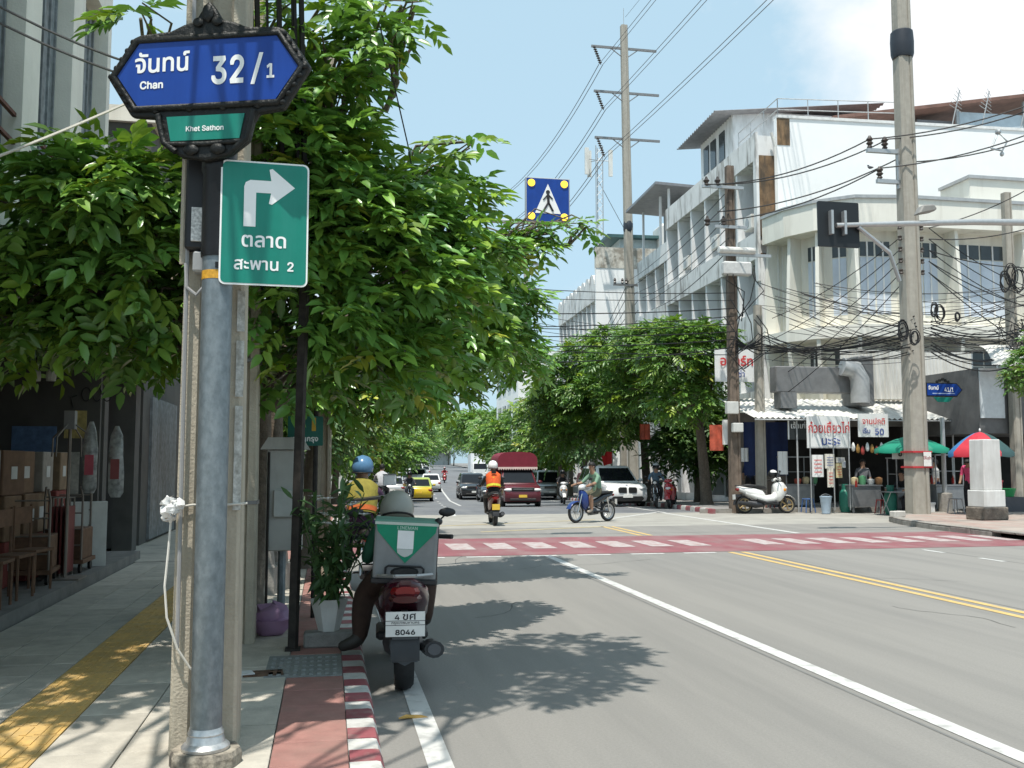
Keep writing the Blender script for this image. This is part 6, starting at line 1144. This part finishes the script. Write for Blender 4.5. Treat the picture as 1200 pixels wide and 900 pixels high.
for k, py in enumerate((268, 281, 294, 307, 320)):
    wire(at_pole(PR, 1066, py) + Vector((0, -.1, 0)), AY(905, py + 105 + 12 * k, 31), .25, .016, 'thin wire from thick pole insulators to the rounded building corner', 'house wires at the thick pole')
    wire(at_pole(PR, 1086, py) + Vector((0, -.1, 0)), AY(1250, py - 75 + 46 * k, 24.5), .25, .016, 'thin wire fanning right from the thick pole insulators', 'house wires at the thick pole')
    wire(at_pole(PR, 1086, py) + Vector((0, -.1, 0)), AY(1235, 345 + 12 * k, 27), .3, .014, 'thin wire from thick pole insulators down to the coiled cable pole', 'house wires at the thick pole')
for k in range(12):     # telecom bundle thick pole -> slim pole -> old pole -> across
    a = at_pole(PR, 1062 + rg.uniform(-3, 6), 372 + 4.0 * k) + Vector((0, -.3, 0)); m_ = PT + Vector((rg.uniform(-.2, .2), -.2, 5.3 + .07 * k)); c = at_pole(PO, 858, 395 + 2 * k) + Vector((0, -.25, 0)); r = rg.uniform(.009, .024)
    o = MB().tube(sag(a, m_, .25 + .06 * rg.random() * k, 10) + sag(m_, c, .08, 3)[1:], r, 5).build('cable', cable); tag(o, 'black telecom cable drooping between the thick pole and old pole', 'cable', 'telecom bundle by the food stalls')
for k in range(10):
    a = at_pole(PR, 1084, 378 + 4 * k) + Vector((0, -.3, 0)); c = at_pole(PE, 1190 + rg.uniform(-4, 12), 372 + 6 * k + rg.uniform(-6, 6)); o = MB().tube(sag(a, c, rg.uniform(.1, .5), 10), rg.uniform(.012, .03), 5).build('cable', cable); tag(o, 'black telecom cable from the thick pole to the coiled cable pole', 'cable', 'telecom bundle right of the thick pole')
for k in range(9):
    a = at_pole(PO, 856, 345 + 9 * k) + Vector((0, -.3, 0)); c = Vector((-1.0, 30 + 1.2 * (k % 3), a.z + rg.uniform(-.4, .9))); wire(a, c, rg.uniform(.1, .5), rg.uniform(.012, .022), 'dark cable crossing high over the street to the left trees', 'cables crossing the street')
for k in range(6):
    a = at_pole(PO, 850, 225 + 14 * k) + Vector((0, -.3, 0)); c = at_pole(PM, 735 + 4 * k, 330 + 7 * k) + Vector((0, -.3, 0)); wire(a, c, rg.uniform(.2, .5), rg.uniform(.014, .024), 'dark cable from the old pole to the transmission pole', 'cables from old pole to transmission pole')
    wire(c, Vector((12.4 + bend(63), 63, 6.4 + .25 * k)), .5, .02, 'dark cable running up the street past the trees', 'cables up the street')
for k in range(5): wire(PM + Vector((-.3, -.3, 9.0 + .4 * k)), Vector((-1.5, 34, 7.2 + .4 * k)), .3, .016, 'dark cable crossing the street near the transmission pole', 'cables crossing by the transmission pole')
rgc = np.random.default_rng(8)
for (px, py, Y, rr_) in ((1058, 388, 25.1, .28), (1072, 395, 25.1, .22), (1095, 362, 25.2, .2), (1101, 367, 25.2, .24), (1122, 371, 25.4, .13), (1185, 322, 27.2, .35), (1194, 328, 27.2, .4), (1178, 330, 27.2, .3)):
    c = AY(px, py, Y); b = MB()
    for j in range(4): r_ = rr_ * rgc.uniform(.85, 1.1); d_ = rgc.uniform(-.08, .08); sq_ = rgc.uniform(.4, .8); b.tube([c + Vector((r_ * sq_ * math.cos(a + d_ * 3) + d_, d_, r_ * math.sin(a) + d_)) for a in [2 * PI * i / 14 for i in range(15)]], .016, 5)
    tag(b.build('cable_coil', cable), 'coil of spare black cable hung among the telecom bundle', 'cable coil', 'spare cable coils')
for k in range(14):
    c = AY(1186, 400, 27.2); p0 = c + Vector((rgc.uniform(-.5, .5), rgc.uniform(-.3, 0), rgc.uniform(-.1, .8))); pts_ = [p0]
    for j in range(6): pts_.append(pts_[-1] + Vector((rgc.uniform(-.35, .35), rgc.uniform(-.1, .1), rgc.uniform(-.4, .3))))
    tag(MB().tube(pts_, .015, 4).build('cable', cable), 'tangled loose black cable on the coiled cable pole', 'cable', 'tangle on the coiled cable pole')
b = MB(); c = AY(1170, 165, 24.6); b.tube([c + Vector(v) for v in ((-.25, 0, -.25), (0, 0, .25), (.3, 0, .0), (.12, 0, -.3), (-.25, 0, -.25))], .03, 5); b.ell(c + Vector((0, 0, .27)), (.09, .09, .09), 8, 5); b.ell(c + Vector((.1, 0, -.4)), (.06, .06, .08), 8, 5); tag(b.build('wire_spacer', galv), 'grey diamond shaped cable spacer hanging on the power wires', 'spacer')
# near left wires by the sign and on the left building
for k in range(9): a = Vector((-.78 + .05 * k, 5.9 + .1 * k, 9)); wire(a, AY(290 + 9 * k + rg.uniform(-8, 8), 120 + 12 * k, 8.0), .0, .012 + .006 * (k % 3), 'black cable dropping beside the sign behind the leaves', 'cables beside the street sign', n=4)
for py in (128, 142): wire(AX(0, py, LX + .05) + Vector((0, -4, 0)), Vector((-.9, 8.4, AY(220, py - 30, 8.4).z)), .25, .009, 'thin cable from the cream building to the near poles', 'cables along the cream building', cable_g)
wire(AY(-20, 190, 7.0), AY(215, 90, 7.6), .02, .01, 'pale rope stretched over the leaves by the street sign', None, tw)
o = MB().tube([AY(445, 30, 7.6), AY(462, 100, 7.9), AY(478, 170, 8.2), AY(490, 240, 8.5)], .008, 4).build('vine', cable); tag(o, 'thin dark dead vine hanging into the near tree crown', 'vine')
for k in range(34):
    py0, py1 = rg.uniform(330, 420), rg.uniform(330, 425); a = AY(rg.uniform(880, 960), py0, rg.uniform(30.6, 31.5)); c = AY(rg.uniform(1180, 1260), py1, rg.uniform(26.5, 28)); wire(a, c, rg.uniform(.1, .9), rg.uniform(.007, .014), 'thin slack cable strung across the cream building front', 'slack cables across the cream building')
# ---- traffic signal on a mast arm (seen from behind)
SG = Vector((17.6, 20.0, .14)); ts = T('traffic_signal', 'traffic signal seen from behind on long mast arm', 'traffic light', SG); az = AY(1100, 258, 20).z - .14
MB().tube([(0, 0, -.1), (0, 0, az + .15)], [.13, .09], 12).build('mast', galv, ts, smooth=40); ax0 = AY(980, 264, 20).x - SG.x; MB().tube([(ax0, 0, AY(980, 264, 20).z - .14), (-2.5, 0, az + .0), (0, 0, az + .1)], [.055, .075, .09], 10).build('mast_arm', galv, ts, smooth=40)
c = AY(985, 262, 20); bxw = (AY(1009, 262, 20).x - AY(961, 262, 20).x) / 2; bp = MB().prism(rr(bxw, bxw * 1.03, .03), .08, .13, 'y'); bp.V = [(x + c.x - SG.x, y, z + c.z - .14) for x, y, z in bp.V]; bo = bp.build('back_board', M('board_black', (.014, .016, .018), .45), ts)
for dx in (-.23, .1): MB().box(c.x - SG.x + dx - .03, c.x - SG.x + dx + .03, -.06, .079, c.z - .14 - .26, c.z - .14 + .3).build('clamp_bar', galv, ts)
for k in range(3): MB().lathe([(.12, .131), (.12, .3), (.11, .3), (.11, .14)], (c.x - SG.x, 0, c.z - .14 + .29 - .29 * k), 14, 'y').build('lamp_hood', MATS['board_black'], bo)
MB().tube([(c.x - SG.x + .45, 0, c.z - .2), (c.x - SG.x + 1.3, .1, c.z - .75), (c.x - SG.x + 1.6, .2, c.z - 1.4)], .05, 8).build('stay', galv, ts)
lc_ = AY(1083, 250, 20); MB().prism([(-.22, -.05), (.2, .04), (.28, .1), (.2, .2), (-.1, .17)], -.13, .13, 'y').build('lamp_head', M('lamp_grey', (.25, .24, .22), .5), ts, Vector((lc_.x - SG.x, 0, lc_.z - .14)), bevel=.03)  # street lamp head carried on the signal mast arm
# ---- blue pedestrian crossing sign with lit amber lamps over the road
cs = T('crossing_sign', 'blue pedestrian crossing sign with four lit amber lamps over the road', 'road sign', AY(642, 234.5, 19.5)); w_ = (AY(668, 234, 19.5).x - AY(616, 234, 19.5).x) / 2
MB().box(-w_, w_, 0, .1, -w_, w_).build('housing', galv, cs, bevel=.01); MB().box(-w_ * .95, w_ * .95, -.006, .002, -w_ * .95, w_ * .95).build('panel', blue_s, cs); MB().prism([(-w_ * .58, -w_ * .6), (w_ * .58, -w_ * .6), (0, w_ * .72)], -.012, -.004, 'y').build('triangle', white_l, cs)
fg = MB().lathe([(.045, -.018), (.045, -.011)], (0, 0, w_ * .35), 10, 'y'); fg.tube([(0, -.015, w_ * .25), (.01, -.015, -.05)], .03, 6); fg.tube([(.01, -.015, -.05), (-.1, -.015, -w_ * .5)], .022, 6).tube([(.01, -.015, -.05), (.11, -.015, -w_ * .5)], .022, 6).tube([(0, -.015, .12), (-.1, -.015, 0)], .016, 6).tube([(0, -.015, .12), (.1, -.015, .02)], .016, 6); fg.build('walking_figure', M('figure', (.02, .02, .025), .6), cs)
lit = M('amber_lit', (1, .62, .05), .4, emis=1.3)
for sx1 in (-1, 1):
    for sz1 in (-1, 1): l_ = MB().lathe([(.075, -.03), (.08, -.012), (.08, 0)], (sx1 * w_ * .74, 0, sz1 * w_ * .74), 16, 'y').build('amber_lamp', lit, cs)
MB().tube([(-.2, .16, -w_ * .95), (-.2, .16, w_)], .035, 8).tube([(-5.0, .16, -w_ * .95), (.2, .16, -w_ * .95)], .05, 8).build('arm', galv, cs); MB().tube([(-5.0, .16, .1), (-5.0, .16, -cs.location.z + .1)], .09, 10).build('post', galv, cs)
# ---- second street name sign
s2 = T('street_name_sign', 'blue street name sign numbered 41/1 with arrow end on grey post', 'street sign', G(1108, 600, .14)); MB().tube([(0, 0, 0), (0, 0, 2.9)], .07, 12).build('post', galv, s2, smooth=40); MB().lathe([(.22, -.1), (.22, .55), (.2, .58), (.02, .6)], (0, 0, 0), 12).build('plinth', kgrey, s2)
s2.scale = (.95, 1, 1); zc2 = AY(1106, 457, s2.location.y).z - .14; MB().prism([(-.62, zc2 - .22), (.5, zc2 - .22), (.72, zc2), (.5, zc2 + .22), (-.62, zc2 + .22)], -.11, -.075, 'y').build('frame', cast_m, s2, bevel=.02); MB().prism([(-.58, zc2 - .18), (.48, zc2 - .18), (.66, zc2), (.48, zc2 + .18), (-.58, zc2 + .18)], -.118, -.108, 'y').build('panel', blue_s, s2); MB().prism([(-.35, zc2 - .23), (.35, zc2 - .23), (.2, zc2 - .38), (-.2, zc2 - .38)], -.11, -.08, 'y').build('district_panel', green_s, s2)
text('จันทน์', .16, white_l, s2, (-.36, -.122, zc2 + .0), thai=True, bold=.005); text('41/1', .25, white_l, s2, (.2, -.122, zc2 - .06), bold=.006, sx_=.85); MB().box(-.4, .4, -.121, -.118, zc2 - .13, zc2 - .105).build('rule', M('sign_text_pale', (.4, .5, .7), .5), s2)
b = MB()
for k in range(5): b.ell((-.2 + .1 * k, -.09, zc2 + .25 + .08 * (1 - abs(k - 2) / 2)), (.06, .03, .06), 8, 5)
b.build('finial', cast_m, s2)
# ---- white marker pillar
wp = T('marker_pillar', 'white rendered square pillar on dark rough base at the pavement corner', 'pillar', G(1157, 609, .14), .12); wm = M('pillar_white', (.66, .66, .64), .8, var=.08, vs=3, dirt=(.4, .38, .35), damt=.6, dscale=(3, 3, .5))
wp.scale = (.84, .84, 1); MB().box(-.48, .48, -.4, .4, 0, .34).build('base', M('rough_base', (.2, .17, .14), .95, var=.5, vs=12, bump=1, bs=20, dirt=(.07, .06, .05), damt=.8, dscale=(6, 6, 6)), wp, bevel=.03); MB().box(-.42, .42, -.35, .35, .34, .78).build('lower_block', wm, wp, bevel=.02); MB().prism([(-.36, .78), (.36, .78), (.33, 2.12), (-.33, 2.12)], -.3, .3, 'y').build('shaft', wm, wp, bevel=.02)
for z in (1.0, 1.5, 2.0): MB().box(.33, .38, -.1, .02, z, z + .06).build('hinge', blk, wp)
tag(MB().box(-.22, .22, -.1, .1, 0, .17).build('concrete_block', M('block_pale', (.5, .48, .44), .9, var=.1, vs=9), None, G(1052, 606, .14), rz=.3, bevel=.02), 'pale loose concrete block at the foot of the thick pole', 'block')
# ================================================================ FOOD STALLS
stl = M('stainless', (.32, .33, .34), .4, .6, var=.15, vs=5); paper = M('paper', (.66, .63, .55), .8, var=.12, vs=10); inkr = M('ink_red', (.55, .05, .05), .6); inkb = M('ink_blue', (.05, .09, .3), .6); vin = M('banner_vinyl', (.76, .76, .74), .55, var=.05, vs=5)
def P2(px, py, Y): return AY(px, py, Y)
def panel(name, label, cat, px0, py0, px1, py1, Y, mat, group=None, th=.02, skew=0):
    a, c = P2(px0, py1, Y), P2(px1, py0, Y); t = T(name, label, cat, ((a.x + c.x) / 2, Y, a.z), 0, group); w = (c.x - a.x) / 2; h = c.z - a.z
    b = MB(); n = 8; rs = []
    for i in range(n + 1): x = -w + 2 * w * i / n; dy = .02 * math.sin(i * 1.7); rs.append([(x, dy, 0 + skew * i / n), (x, dy + th, 0 + skew * i / n), (x, dy + th, h), (x, dy, h)])
    b.rings(rs).build('sheet', mat, t, smooth=40); return t, w, h
t, w, h = panel('noodle_banner', 'white banner with red and blue lettering hung under the awning', 'banner', 946, 488, 996, 525, 29.05, vin); text('ก๋วยเตี๋ยวไก่', h * .42, inkr, t, (0, -.03, h * .48), thai=True, bold=.005, sx_=.74); text('มะระ', h * .38, inkb, t, (.05, -.03, h * .1), thai=True, bold=.005)
t, w, h = panel('price_banner', 'small white banner with red lettering and blue number 50', 'banner', 1006, 485, 1041, 512, 29.05, vin); text('จานปกติ', h * .36, inkr, t, (.0, -.03, h * .55), thai=True, bold=.004, sx_=.9); text('50', h * .5, inkb, t, (w * .35, -.03, h * .1), bold=.008); text('เริ่ม', h * .28, inkb, t, (-w * .5, -.03, h * .16), thai=True, bold=.005)
t, w, h = panel('dark_banner', 'black banner with pale lettering behind the noodle banner', 'banner', 923, 489, 950, 515, 29.6, M('banner_dark', (.06, .065, .065), .6)); text('เจ้าเก่า', h * .35, vin, t, (0, -.03, h * .5), thai=True, bold=.006); MB().box(-w, -w + .05, -.035, -.025, 0, h).build('edge', vin, t)
t, w, h = panel('hanging_cloth', 'white cloth with dark marks hung beside the noodle cart', 'cloth', 912, 529, 923, 556, 30.0, vin)
for k, (a_, b_, c_, d_, m_) in enumerate(((952, 533, 965, 559, vin), (967, 532, 978, 549, paper), (970, 549, 977, 571, paper), (980, 536, 990, 542, paper), (980, 543, 987, 560, M('paper_y', (.6, .52, .3), .8)), (987, 540, 991, 548, vin))):
    t, w, h = panel('menu_sheet', ('white menu sheet with faint red and blue writing on stall frame', 'brown menu card at the top of the stall frame', 'long pale menu strip below the brown card', 'small top price card on stall frame', 'yellow price card on the stall frame', 'narrow white price card on the stall frame')[k], 'menu', a_, b_, c_, d_, 28.7, m_)
    lb_ = MB()
    for j in range(4): lb_.box(-w * .7, w * .6, -.032, -.026, h * (.2 + .18 * j), h * (.24 + .18 * j))
    lb_.build('writing', inkr if k % 2 == 0 else inkb, t)
t = T('menu_stand', 'thin steel frame holding the menu sheets at the stall', 'stand', (P2(970, 560, 28.8).x, 28.75, .1)); 
for x in (-.62, .2, .75): MB().tube([(x, 0, 0), (x, 0, 2.6)], .02, 6).build('upright', galv, t)
MB().tube([(-.62, 0, 2.05), (.75, 0, 2.05)], .015, 6).build('rail', galv, t)
def cart(name, label, px0, px1, Y, h, glass=True, dpt=.7):
    a, c = P2(px0, 590, Y), P2(px1, 590, Y); t = T(name, label, 'food cart', ((a.x + c.x) / 2, Y + dpt / 2, .02)); w = (c.x - a.x) / 2
    MB().box(-w, w, -dpt / 2, dpt / 2, .18, h).build('cabinet', stl, t, bevel=.015); MB().box(-w - .04, w + .04, -dpt / 2 - .04, dpt / 2 + .04, h, h + .04).build('counter_top', stl, t)
    for s_ in (-1, 1):
        for q_ in (-1, 1): MB().box(s_ * (w - .06) - .025, s_ * (w - .06) + .025, q_ * (dpt / 2 - .06) - .025, q_ * (dpt / 2 - .06) + .025, 0, .18).build('leg', stl, t)
    if glass:
        for s_ in (-1, 1):
            for q_ in (-1, 1): MB().box(s_ * (w - .03) - .015, s_ * (w - .03) + .015, q_ * (dpt / 2 - .05) - .015, q_ * (dpt / 2 - .05) + .015, h + .04, h + .95).build('case_post', stl, t)
        MB().box(-w, w, -dpt / 2, dpt / 2, h + .95, h + .99).build('case_top', stl, t); MB().box(-w + .05, w - .05, -dpt / 2 + .05, dpt / 2 - .05, h + .45, h + .47).build('shelf', stl, t)
    return t, w
t, w = cart('noodle_cart', 'stainless noodle cart with glass case under the awning', 922, 955, 30.3, .85); t, w2 = cart('prep_counter', 'grey sheet metal counter beside the gas cylinders', 999, 1033, 28.7, .86, False)
rg2 = np.random.default_rng(3); cols = [(.5, .1, .06), (.6, .5, .3), (.1, .3, .15), (.6, .6, .58), (.35, .18, .08), (.2, .25, .4)]
for k in range(11):
    px = 935 + k * 9.5; yy = 28.95 if px > 990 else 30.5
    if 957 < px < 998: continue
    c = P2(px, 570, yy); m_ = M('ware%d' % (k % 6), cols[k % 6], .4); lb2 = ('cooking pot', 'sauce jar', 'plastic tub')[k % 3]
    o = MB().lathe([(.0, 0), (.09, .0), (.12, .1), (.12, .17 + .05 * (k % 3)), (.1, .17 + .05 * (k % 3)), (.02, .2 + .05 * (k % 3))], (0, 0, 0), 12).build(('cooking_pot', 'sauce_jar', 'plastic_tub')[k % 3], m_, None, Vector((c.x, yy, .925)), smooth=40); tag(o, ('small %s standing on the stall counter' % lb2), lb2.split()[1], '%ss on the stall counters' % lb2)
gasm = M('gas_green', (.02, .17, .12), .45, var=.1, vs=8, dirt=(.03, .1, .08), damt=.5)
for px, lab in ((991, 'green gas cylinder between the pale bucket and the counter'), (1044, 'green gas cylinder beside the folding table')):
    c = G(px, 600 if px < 1000 else 603, .02); t = T('gas_cylinder', lab, 'gas cylinder', c); MB().lathe([(.15, 0), (.16, .02), (.16, .05), (.185, .1), (.19, .2), (.19, .55), (.17, .66), (.11, .74), (.06, .77)], (0, 0, 0), 16).build('tank', gasm, t, smooth=50); MB().lathe([(.11, .74), (.115, .92), (.105, .92), (.1, .75)], (0, 0, 0), 14).build('collar', gasm, t, smooth=40); MB().tube([(0, 0, .76), (0, 0, .88)], .025, 8).build('valve', chrome, t)
t = T('bucket', 'pale blue plastic bucket next to the gas cylinder', 'bucket', G(971, 602, .02) + Vector((0, .15, 0))); MB().lathe([(.13, 0), (.18, .5), (.195, .52), (.195, .55), (.175, .54), (.12, .03)], (0, 0, 0), 16).build('pail', M('bucket_blue', (.42, .52, .62), .5), t, smooth=40); MB().tube([(.18 * math.cos(a), 0, .52 + .1 * math.sin(a)) for a in [PI * i / 8 for i in range(9)]], .008, 5).build('handle', galv, t)
t = T('folding_table', 'small folding table beside the man in black', 'table', P2(1050, 590, 27.3).xy.to_3d() + Vector((0, 0, .02))); MB().box(-.4, .4, -.3, .3, .7, .73).build('table_top', stl, t)
for s_ in (-1, 1): MB().tube([(s_ * .35, -.25, 0), (s_ * .35, .25, .7)], .014, 6).build('leg', galv, t); MB().tube([(s_ * .33, .25, 0), (s_ * .33, -.25, .7)], .014, 6).build('leg', galv, t)
tag(MB().lathe([(.17, 0), (.16, .02), (.13, .42), (.14, .45), (.0, .46)], (0, 0, 0), 12).build('stool', M('stool_grey', (.2, .2, .2), .5), None, P2(1057, 590, 27.6).xy.to_3d() + Vector((0, 0, .02))), 'round plastic stool under the man in black', 'stool')
tarp = T('blue_tarp', 'dark blue tarpaulin hung as back wall left of the noodle cart', 'tarpaulin', (0, 0, 0)); a, c = P2(872, 545, 31.2), P2(922, 495, 31.2); rs = [[(a.x + (c.x - a.x) * i / 12, 31.2 + .06 * math.sin(i * 1.9), z) for i in range(13)] for z in (1.2, 2.2, c.z)]; MB().rings(rs, cap=False, closed=False).build('sheet', M('tarp_blue', (.012, .03, .11), .6, var=.2, vs=3), tarp, smooth=60)
def umbrella(label, px, py_top, px0, px1, py_edge, Y, cols_, name='market_umbrella'):
    c = P2(px, 600, Y); top = P2(px, py_top, Y).z; ed = P2(px, py_edge, Y).z; R_ = (P2(px1, 520, Y).x - P2(px0, 520, Y).x) / 2; t = T(name, label, 'umbrella', (c.x, Y, .1)); n = 8
    for k in range(n):
        b = MB(); rs = []
        for j in range(6):
            f = j / 5; z = top - (top - ed) * (f ** 1.6) - .1; rs.append([(R_ * f * math.cos(2 * PI * (k + u) / n) * (1 - .05 * math.sin(PI * u) * f), R_ * f * math.sin(2 * PI * (k + u) / n) * (1 - .05 * math.sin(PI * u) * f), z + .03 * (math.sin(PI * u)) * f * -1) for u in (0, .25, .5, .75, 1)])
        a5 = rs[-1]; rs.append([(x, y, z - .12) for x, y, z in a5]); b.rings(rs, cap=False, closed=False).build('canopy_panel', cols_[k % len(cols_)], t, smooth=60)
        a = 2 * PI * k / n; MB().tube([(0, 0, top - .14), (R_ * .5 * math.cos(a), R_ * .5 * math.sin(a), top - (top - ed) * .33 - .15), (R_ * math.cos(a), R_ * math.sin(a), ed - .12)], .008, 4).build('rib', galv, t)
    MB().tube([(0, 0, 0), (0, 0, top - .05)], .022, 8).build('pole', galv, t); MB().ell((0, 0, top - .05), (.03, .03, .05), 8, 5).build('finial', white_l, t); MB().lathe([(.25, 0), (.25, .1), (.05, .14)], (0, 0, -.06), 12).build('base', kgrey, t); return t
ug = M('umb_green', (.01, .24, .15), .6, var=.06); ur = M('umb_red', (.5, .03, .05), .6); ud = M('umb_dark', (.04, .09, .09), .6); ub = M('umb_blue', (.05, .2, .45), .6); uw = M('umb_maroon', (.22, .05, .07), .6)
umbrella('plain green umbrella behind the thick pole', 1070, 511, 1032, 1107, 526, 26.9, [ug])
umbrella('red blue and dark green panelled umbrella above the white pillar', 1152, 506, 1121, 1184, 530, 24.8, [ud, ud, ur, ub, ur, ur, ud, uw])
t, w, h = panel('stall_sign', 'small white sign with black lettering under the green umbrella', 'sign', 1046, 524, 1066, 538, 26.6, vin); text('ยำ', h * .7, hair_m, t, (0, -.03, h * .25), thai=True, bold=.008)
t, w = cart('snack_cart', 'snack cart with glass case under the green umbrella', 1052, 1096, 27.4, .8, True, .6); t, w = cart('drinks_cart', 'pale drinks cart beside the pink shirted vendor', 1098, 1132, 26.9, .9, True, .6)
t = T('cooler_box', 'red round cooler tub at the right edge stall', 'cooler', G(1195, 598, .14) + Vector((0, 1.2, .35))); MB().lathe([(.26, 0), (.29, .5), (.31, .52), (.31, .58), (.05, .62)], (0, 0, 0), 16).build('tub', M('cooler_red', (.5, .02, .04), .4), t, smooth=40); MB().box(-.32, .32, -.32, .32, -.4, -.01).build('crate', M('crate_dark', (.08, .08, .09), .6), t)
t = T('plastic_basket', 'green plastic basket of goods on the right stall', 'basket', P2(1180, 585, 26.4).xy.to_3d() + Vector((0, 0, .6))); MB().lathe([(.2, 0), (.28, .25), (.26, .25), (.19, .02)], (0, 0, 0), 14).build('tub', M('basket_green', (.03, .3, .1), .5), t, smooth=40); MB().box(-.4, .4, -.3, .3, -.5, -.01).build('crate', MATS['crate_dark'], t)
# hanging signs left of the stalls, red flag
for px0, py0, px1, py1, Y, lab, m_ in ((832, 498, 848, 528, 31.6, 'red and white hanging banner on the old tree', M('banner_red', (.45, .09, .05), .6, var=.5, vs=3)), (847, 492, 860, 521, 31.4, 'plain white hanging banner beside the old pole', vin), (868, 525, 877, 541, 31.2, 'small white plate on the slim pole side', vin), (750, 497, 762, 515, 37.4, 'red and white sign beyond the transmission pole', MATS['banner_red']), (838, 410, 888, 447, 31.6, 'white signboard with red lettering hung on the old pole', vin)):
    t, w, h = panel('hanging_sign', lab, 'sign', px0, py0, px1, py1, Y, m_)
    if h > .8 and w > .3 and px0 == 838: text('อพาร์ท', h * .4, inkr, t, (0, -.03, h * .5), thai=True, bold=.012); text('ให้เช่า', h * .25, inkb, t, (0, -.03, h * .15), thai=True, bold=.006)
fg_ = T('red_flag', 'red flag on a thin pole sticking up behind the white car', 'flag', AY(718, 560, 40.5).xy.to_3d() + Vector((0, 0, dz(40.5)))); zf = AY(718, 533, 40.5).z; MB().tube([(0, 0, 0), (0, 0, zf + .4)], .015, 5).build('pole', galv, fg_); MB().rings([[(-.02, 0, zf + .35), (-.02, 0, zf - .15)], [(-.25, .05, zf + .38), (-.22, .05, zf - .2)], [(-.5, -.02, zf + .15), (-.4, 0, zf - .25)]], cap=False, closed=False).build('cloth', M('flag_red', (.6, .02, .02), .7), fg_)
# cell antenna mast on the far building
an = T('antenna_mast', 'lattice mobile antenna mast on the far stained building', 'antenna', AY(702, 300, 64)); zt_ = AY(702, 172, 64).z - an.location.z
for s_ in ((-.25, -.25), (.25, -.25), (0, .25)): MB().tube([(s_[0], s_[1], 0), (s_[0], s_[1], zt_)], .04, 5).build('leg', galv, an)
b = MB(); k = 0
while k * .6 < zt_ - .6: b.tube([(-.25, -.25, k * .6), (.25, -.25, k * .6 + .6)], .02, 4).tube([(.25, -.25, k * .6), (0, .25, k * .6 + .6)], .02, 4); k += 1
b.build('lattice', galv, an)
for x, y in ((-.9, -.2), (-.55, .4), (.9, 0)): MB().box(x - .14, x + .14, y - .08, y + .08, zt_ - 2.1, zt_ - .2).build('antenna_panel', corr_w, an); MB().tube([(0, 0, zt_ - 1), (x, y, zt_ - 1)], .03, 4).build('antenna_arm', galv, an)
b = MB().tube([(0, 0, zt_ - 2.5), (3, 0, 0)], .02, 4); b.build('guy_wire', cable_g, an)

# more of the stalls' belongings
person('cook in grey apron standing behind the metal counter', P2(1012, 590, 29.9).xy.to_3d() + Vector((0, 0, .02)), 2.9, STAND, cloth('cook_grey', (.16, .16, .17)), cloth('cook_black', (.02, .02, .02)), sleeve=False, fingers=False)
person('customer in white shirt waiting beside the snack cart', P2(1098, 590, 28.4).xy.to_3d() + Vector((0, 0, .02)), 1.2, STAND, cloth('cust_white', (.5, .5, .48)), cloth('cust_blue', (.03, .04, .08)), sleeve=False, fingers=False)
for k, (px, Y, c_, lab) in enumerate(((905, 29.9, (.25, .05, .05), 'red plastic stool next to the parked maxi scooter'), (947, 29.2, (.05, .12, .3), 'blue plastic stool in front of the noodle cart'), (1034, 28.0, (.35, .05, .05), 'red plastic stool beside the metal counter'), (1120, 25.6, (.3, .3, .3), 'grey plastic stool under the panelled umbrella'))):
    q_ = P2(px, 590, Y).xy.to_3d() + Vector((0, 0, .02 if Y > 26 else .14)); t = T('plastic_stool', lab, 'stool', q_); m_ = M('stool%d' % k, c_, .5); MB().box(-.15, .15, -.15, .15, .42, .45).build('seat', m_, t, bevel=.02)
    for sx2 in (-1, 1):
        for sy2 in (-1, 1): MB().tube([(sx2 * .17, sy2 * .17, 0), (sx2 * .12, sy2 * .12, .43)], .018, 5).build('leg', m_, t)
for k in range(7):
    c = P2(1000 + k * 5.5, 524 + 2 * (k % 3), 29.2); o = MB().rings([[(.07 * f * math.cos(a), .05 * f * math.sin(a), z) for a in [i * PI / 4 for i in range(8)]] for z, f in ((.16, .2), (.1, .7), (0, 1), (-.1, .9), (-.14, .3))]).build('food_bag', (vin, M('bag_amber', (.4, .22, .06), .3), M('bag_red', (.4, .06, .05), .3))[k % 3], None, c, smooth=50); tag(o, ('clear', 'amber', 'red')[k % 3] + ' bag of food hung in a row above the counter', 'bag', 'food bags above the counter')
t = T('crate_stack', 'stack of dark plastic crates at the foot of the noodle cart', 'crates', P2(915, 590, 30.6).xy.to_3d() + Vector((0, 0, .02)))
for k in range(3): MB().box(-.22, .22, -.18, .18, .01 + .3 * k, .29 + .3 * k).build('crate', MATS['crate_dark'], t, bevel=.02)
o = MB().box(-.28, .28, -.2, .2, 0, .35).box(-.3, .3, -.22, .22, .35, .42).build('foam_box', vin, None, P2(1082, 595, 26.5).xy.to_3d() + Vector((0, 0, .02)), .3, bevel=.01); tag(o, 'white foam box on the ground beside the thick pole', 'box')
for k, (px, py, Y) in enumerate(((1010, 600, 28.0), (1062, 560, 27.3), (1100, 562, 26.9), (1113, 560, 26.9), (1125, 562, 26.9))):
    c = P2(px, 590, Y); o = MB().lathe([(.035, 0), (.04, .02), (.04, .16), (.015, .22), (.015, .26)], (0, 0, 0), 10).build('sauce_bottle', (M('sauce_red', (.4, .03, .02), .3), M('sauce_brown', (.08, .03, .02), .3))[k % 2], None, Vector((c.x, Y + .3, (.86, .77, .98, .98, .98)[k])), smooth=40); tag(o, 'small sauce bottle standing on a stall top', 'bottle', 'sauce bottles on the stalls')
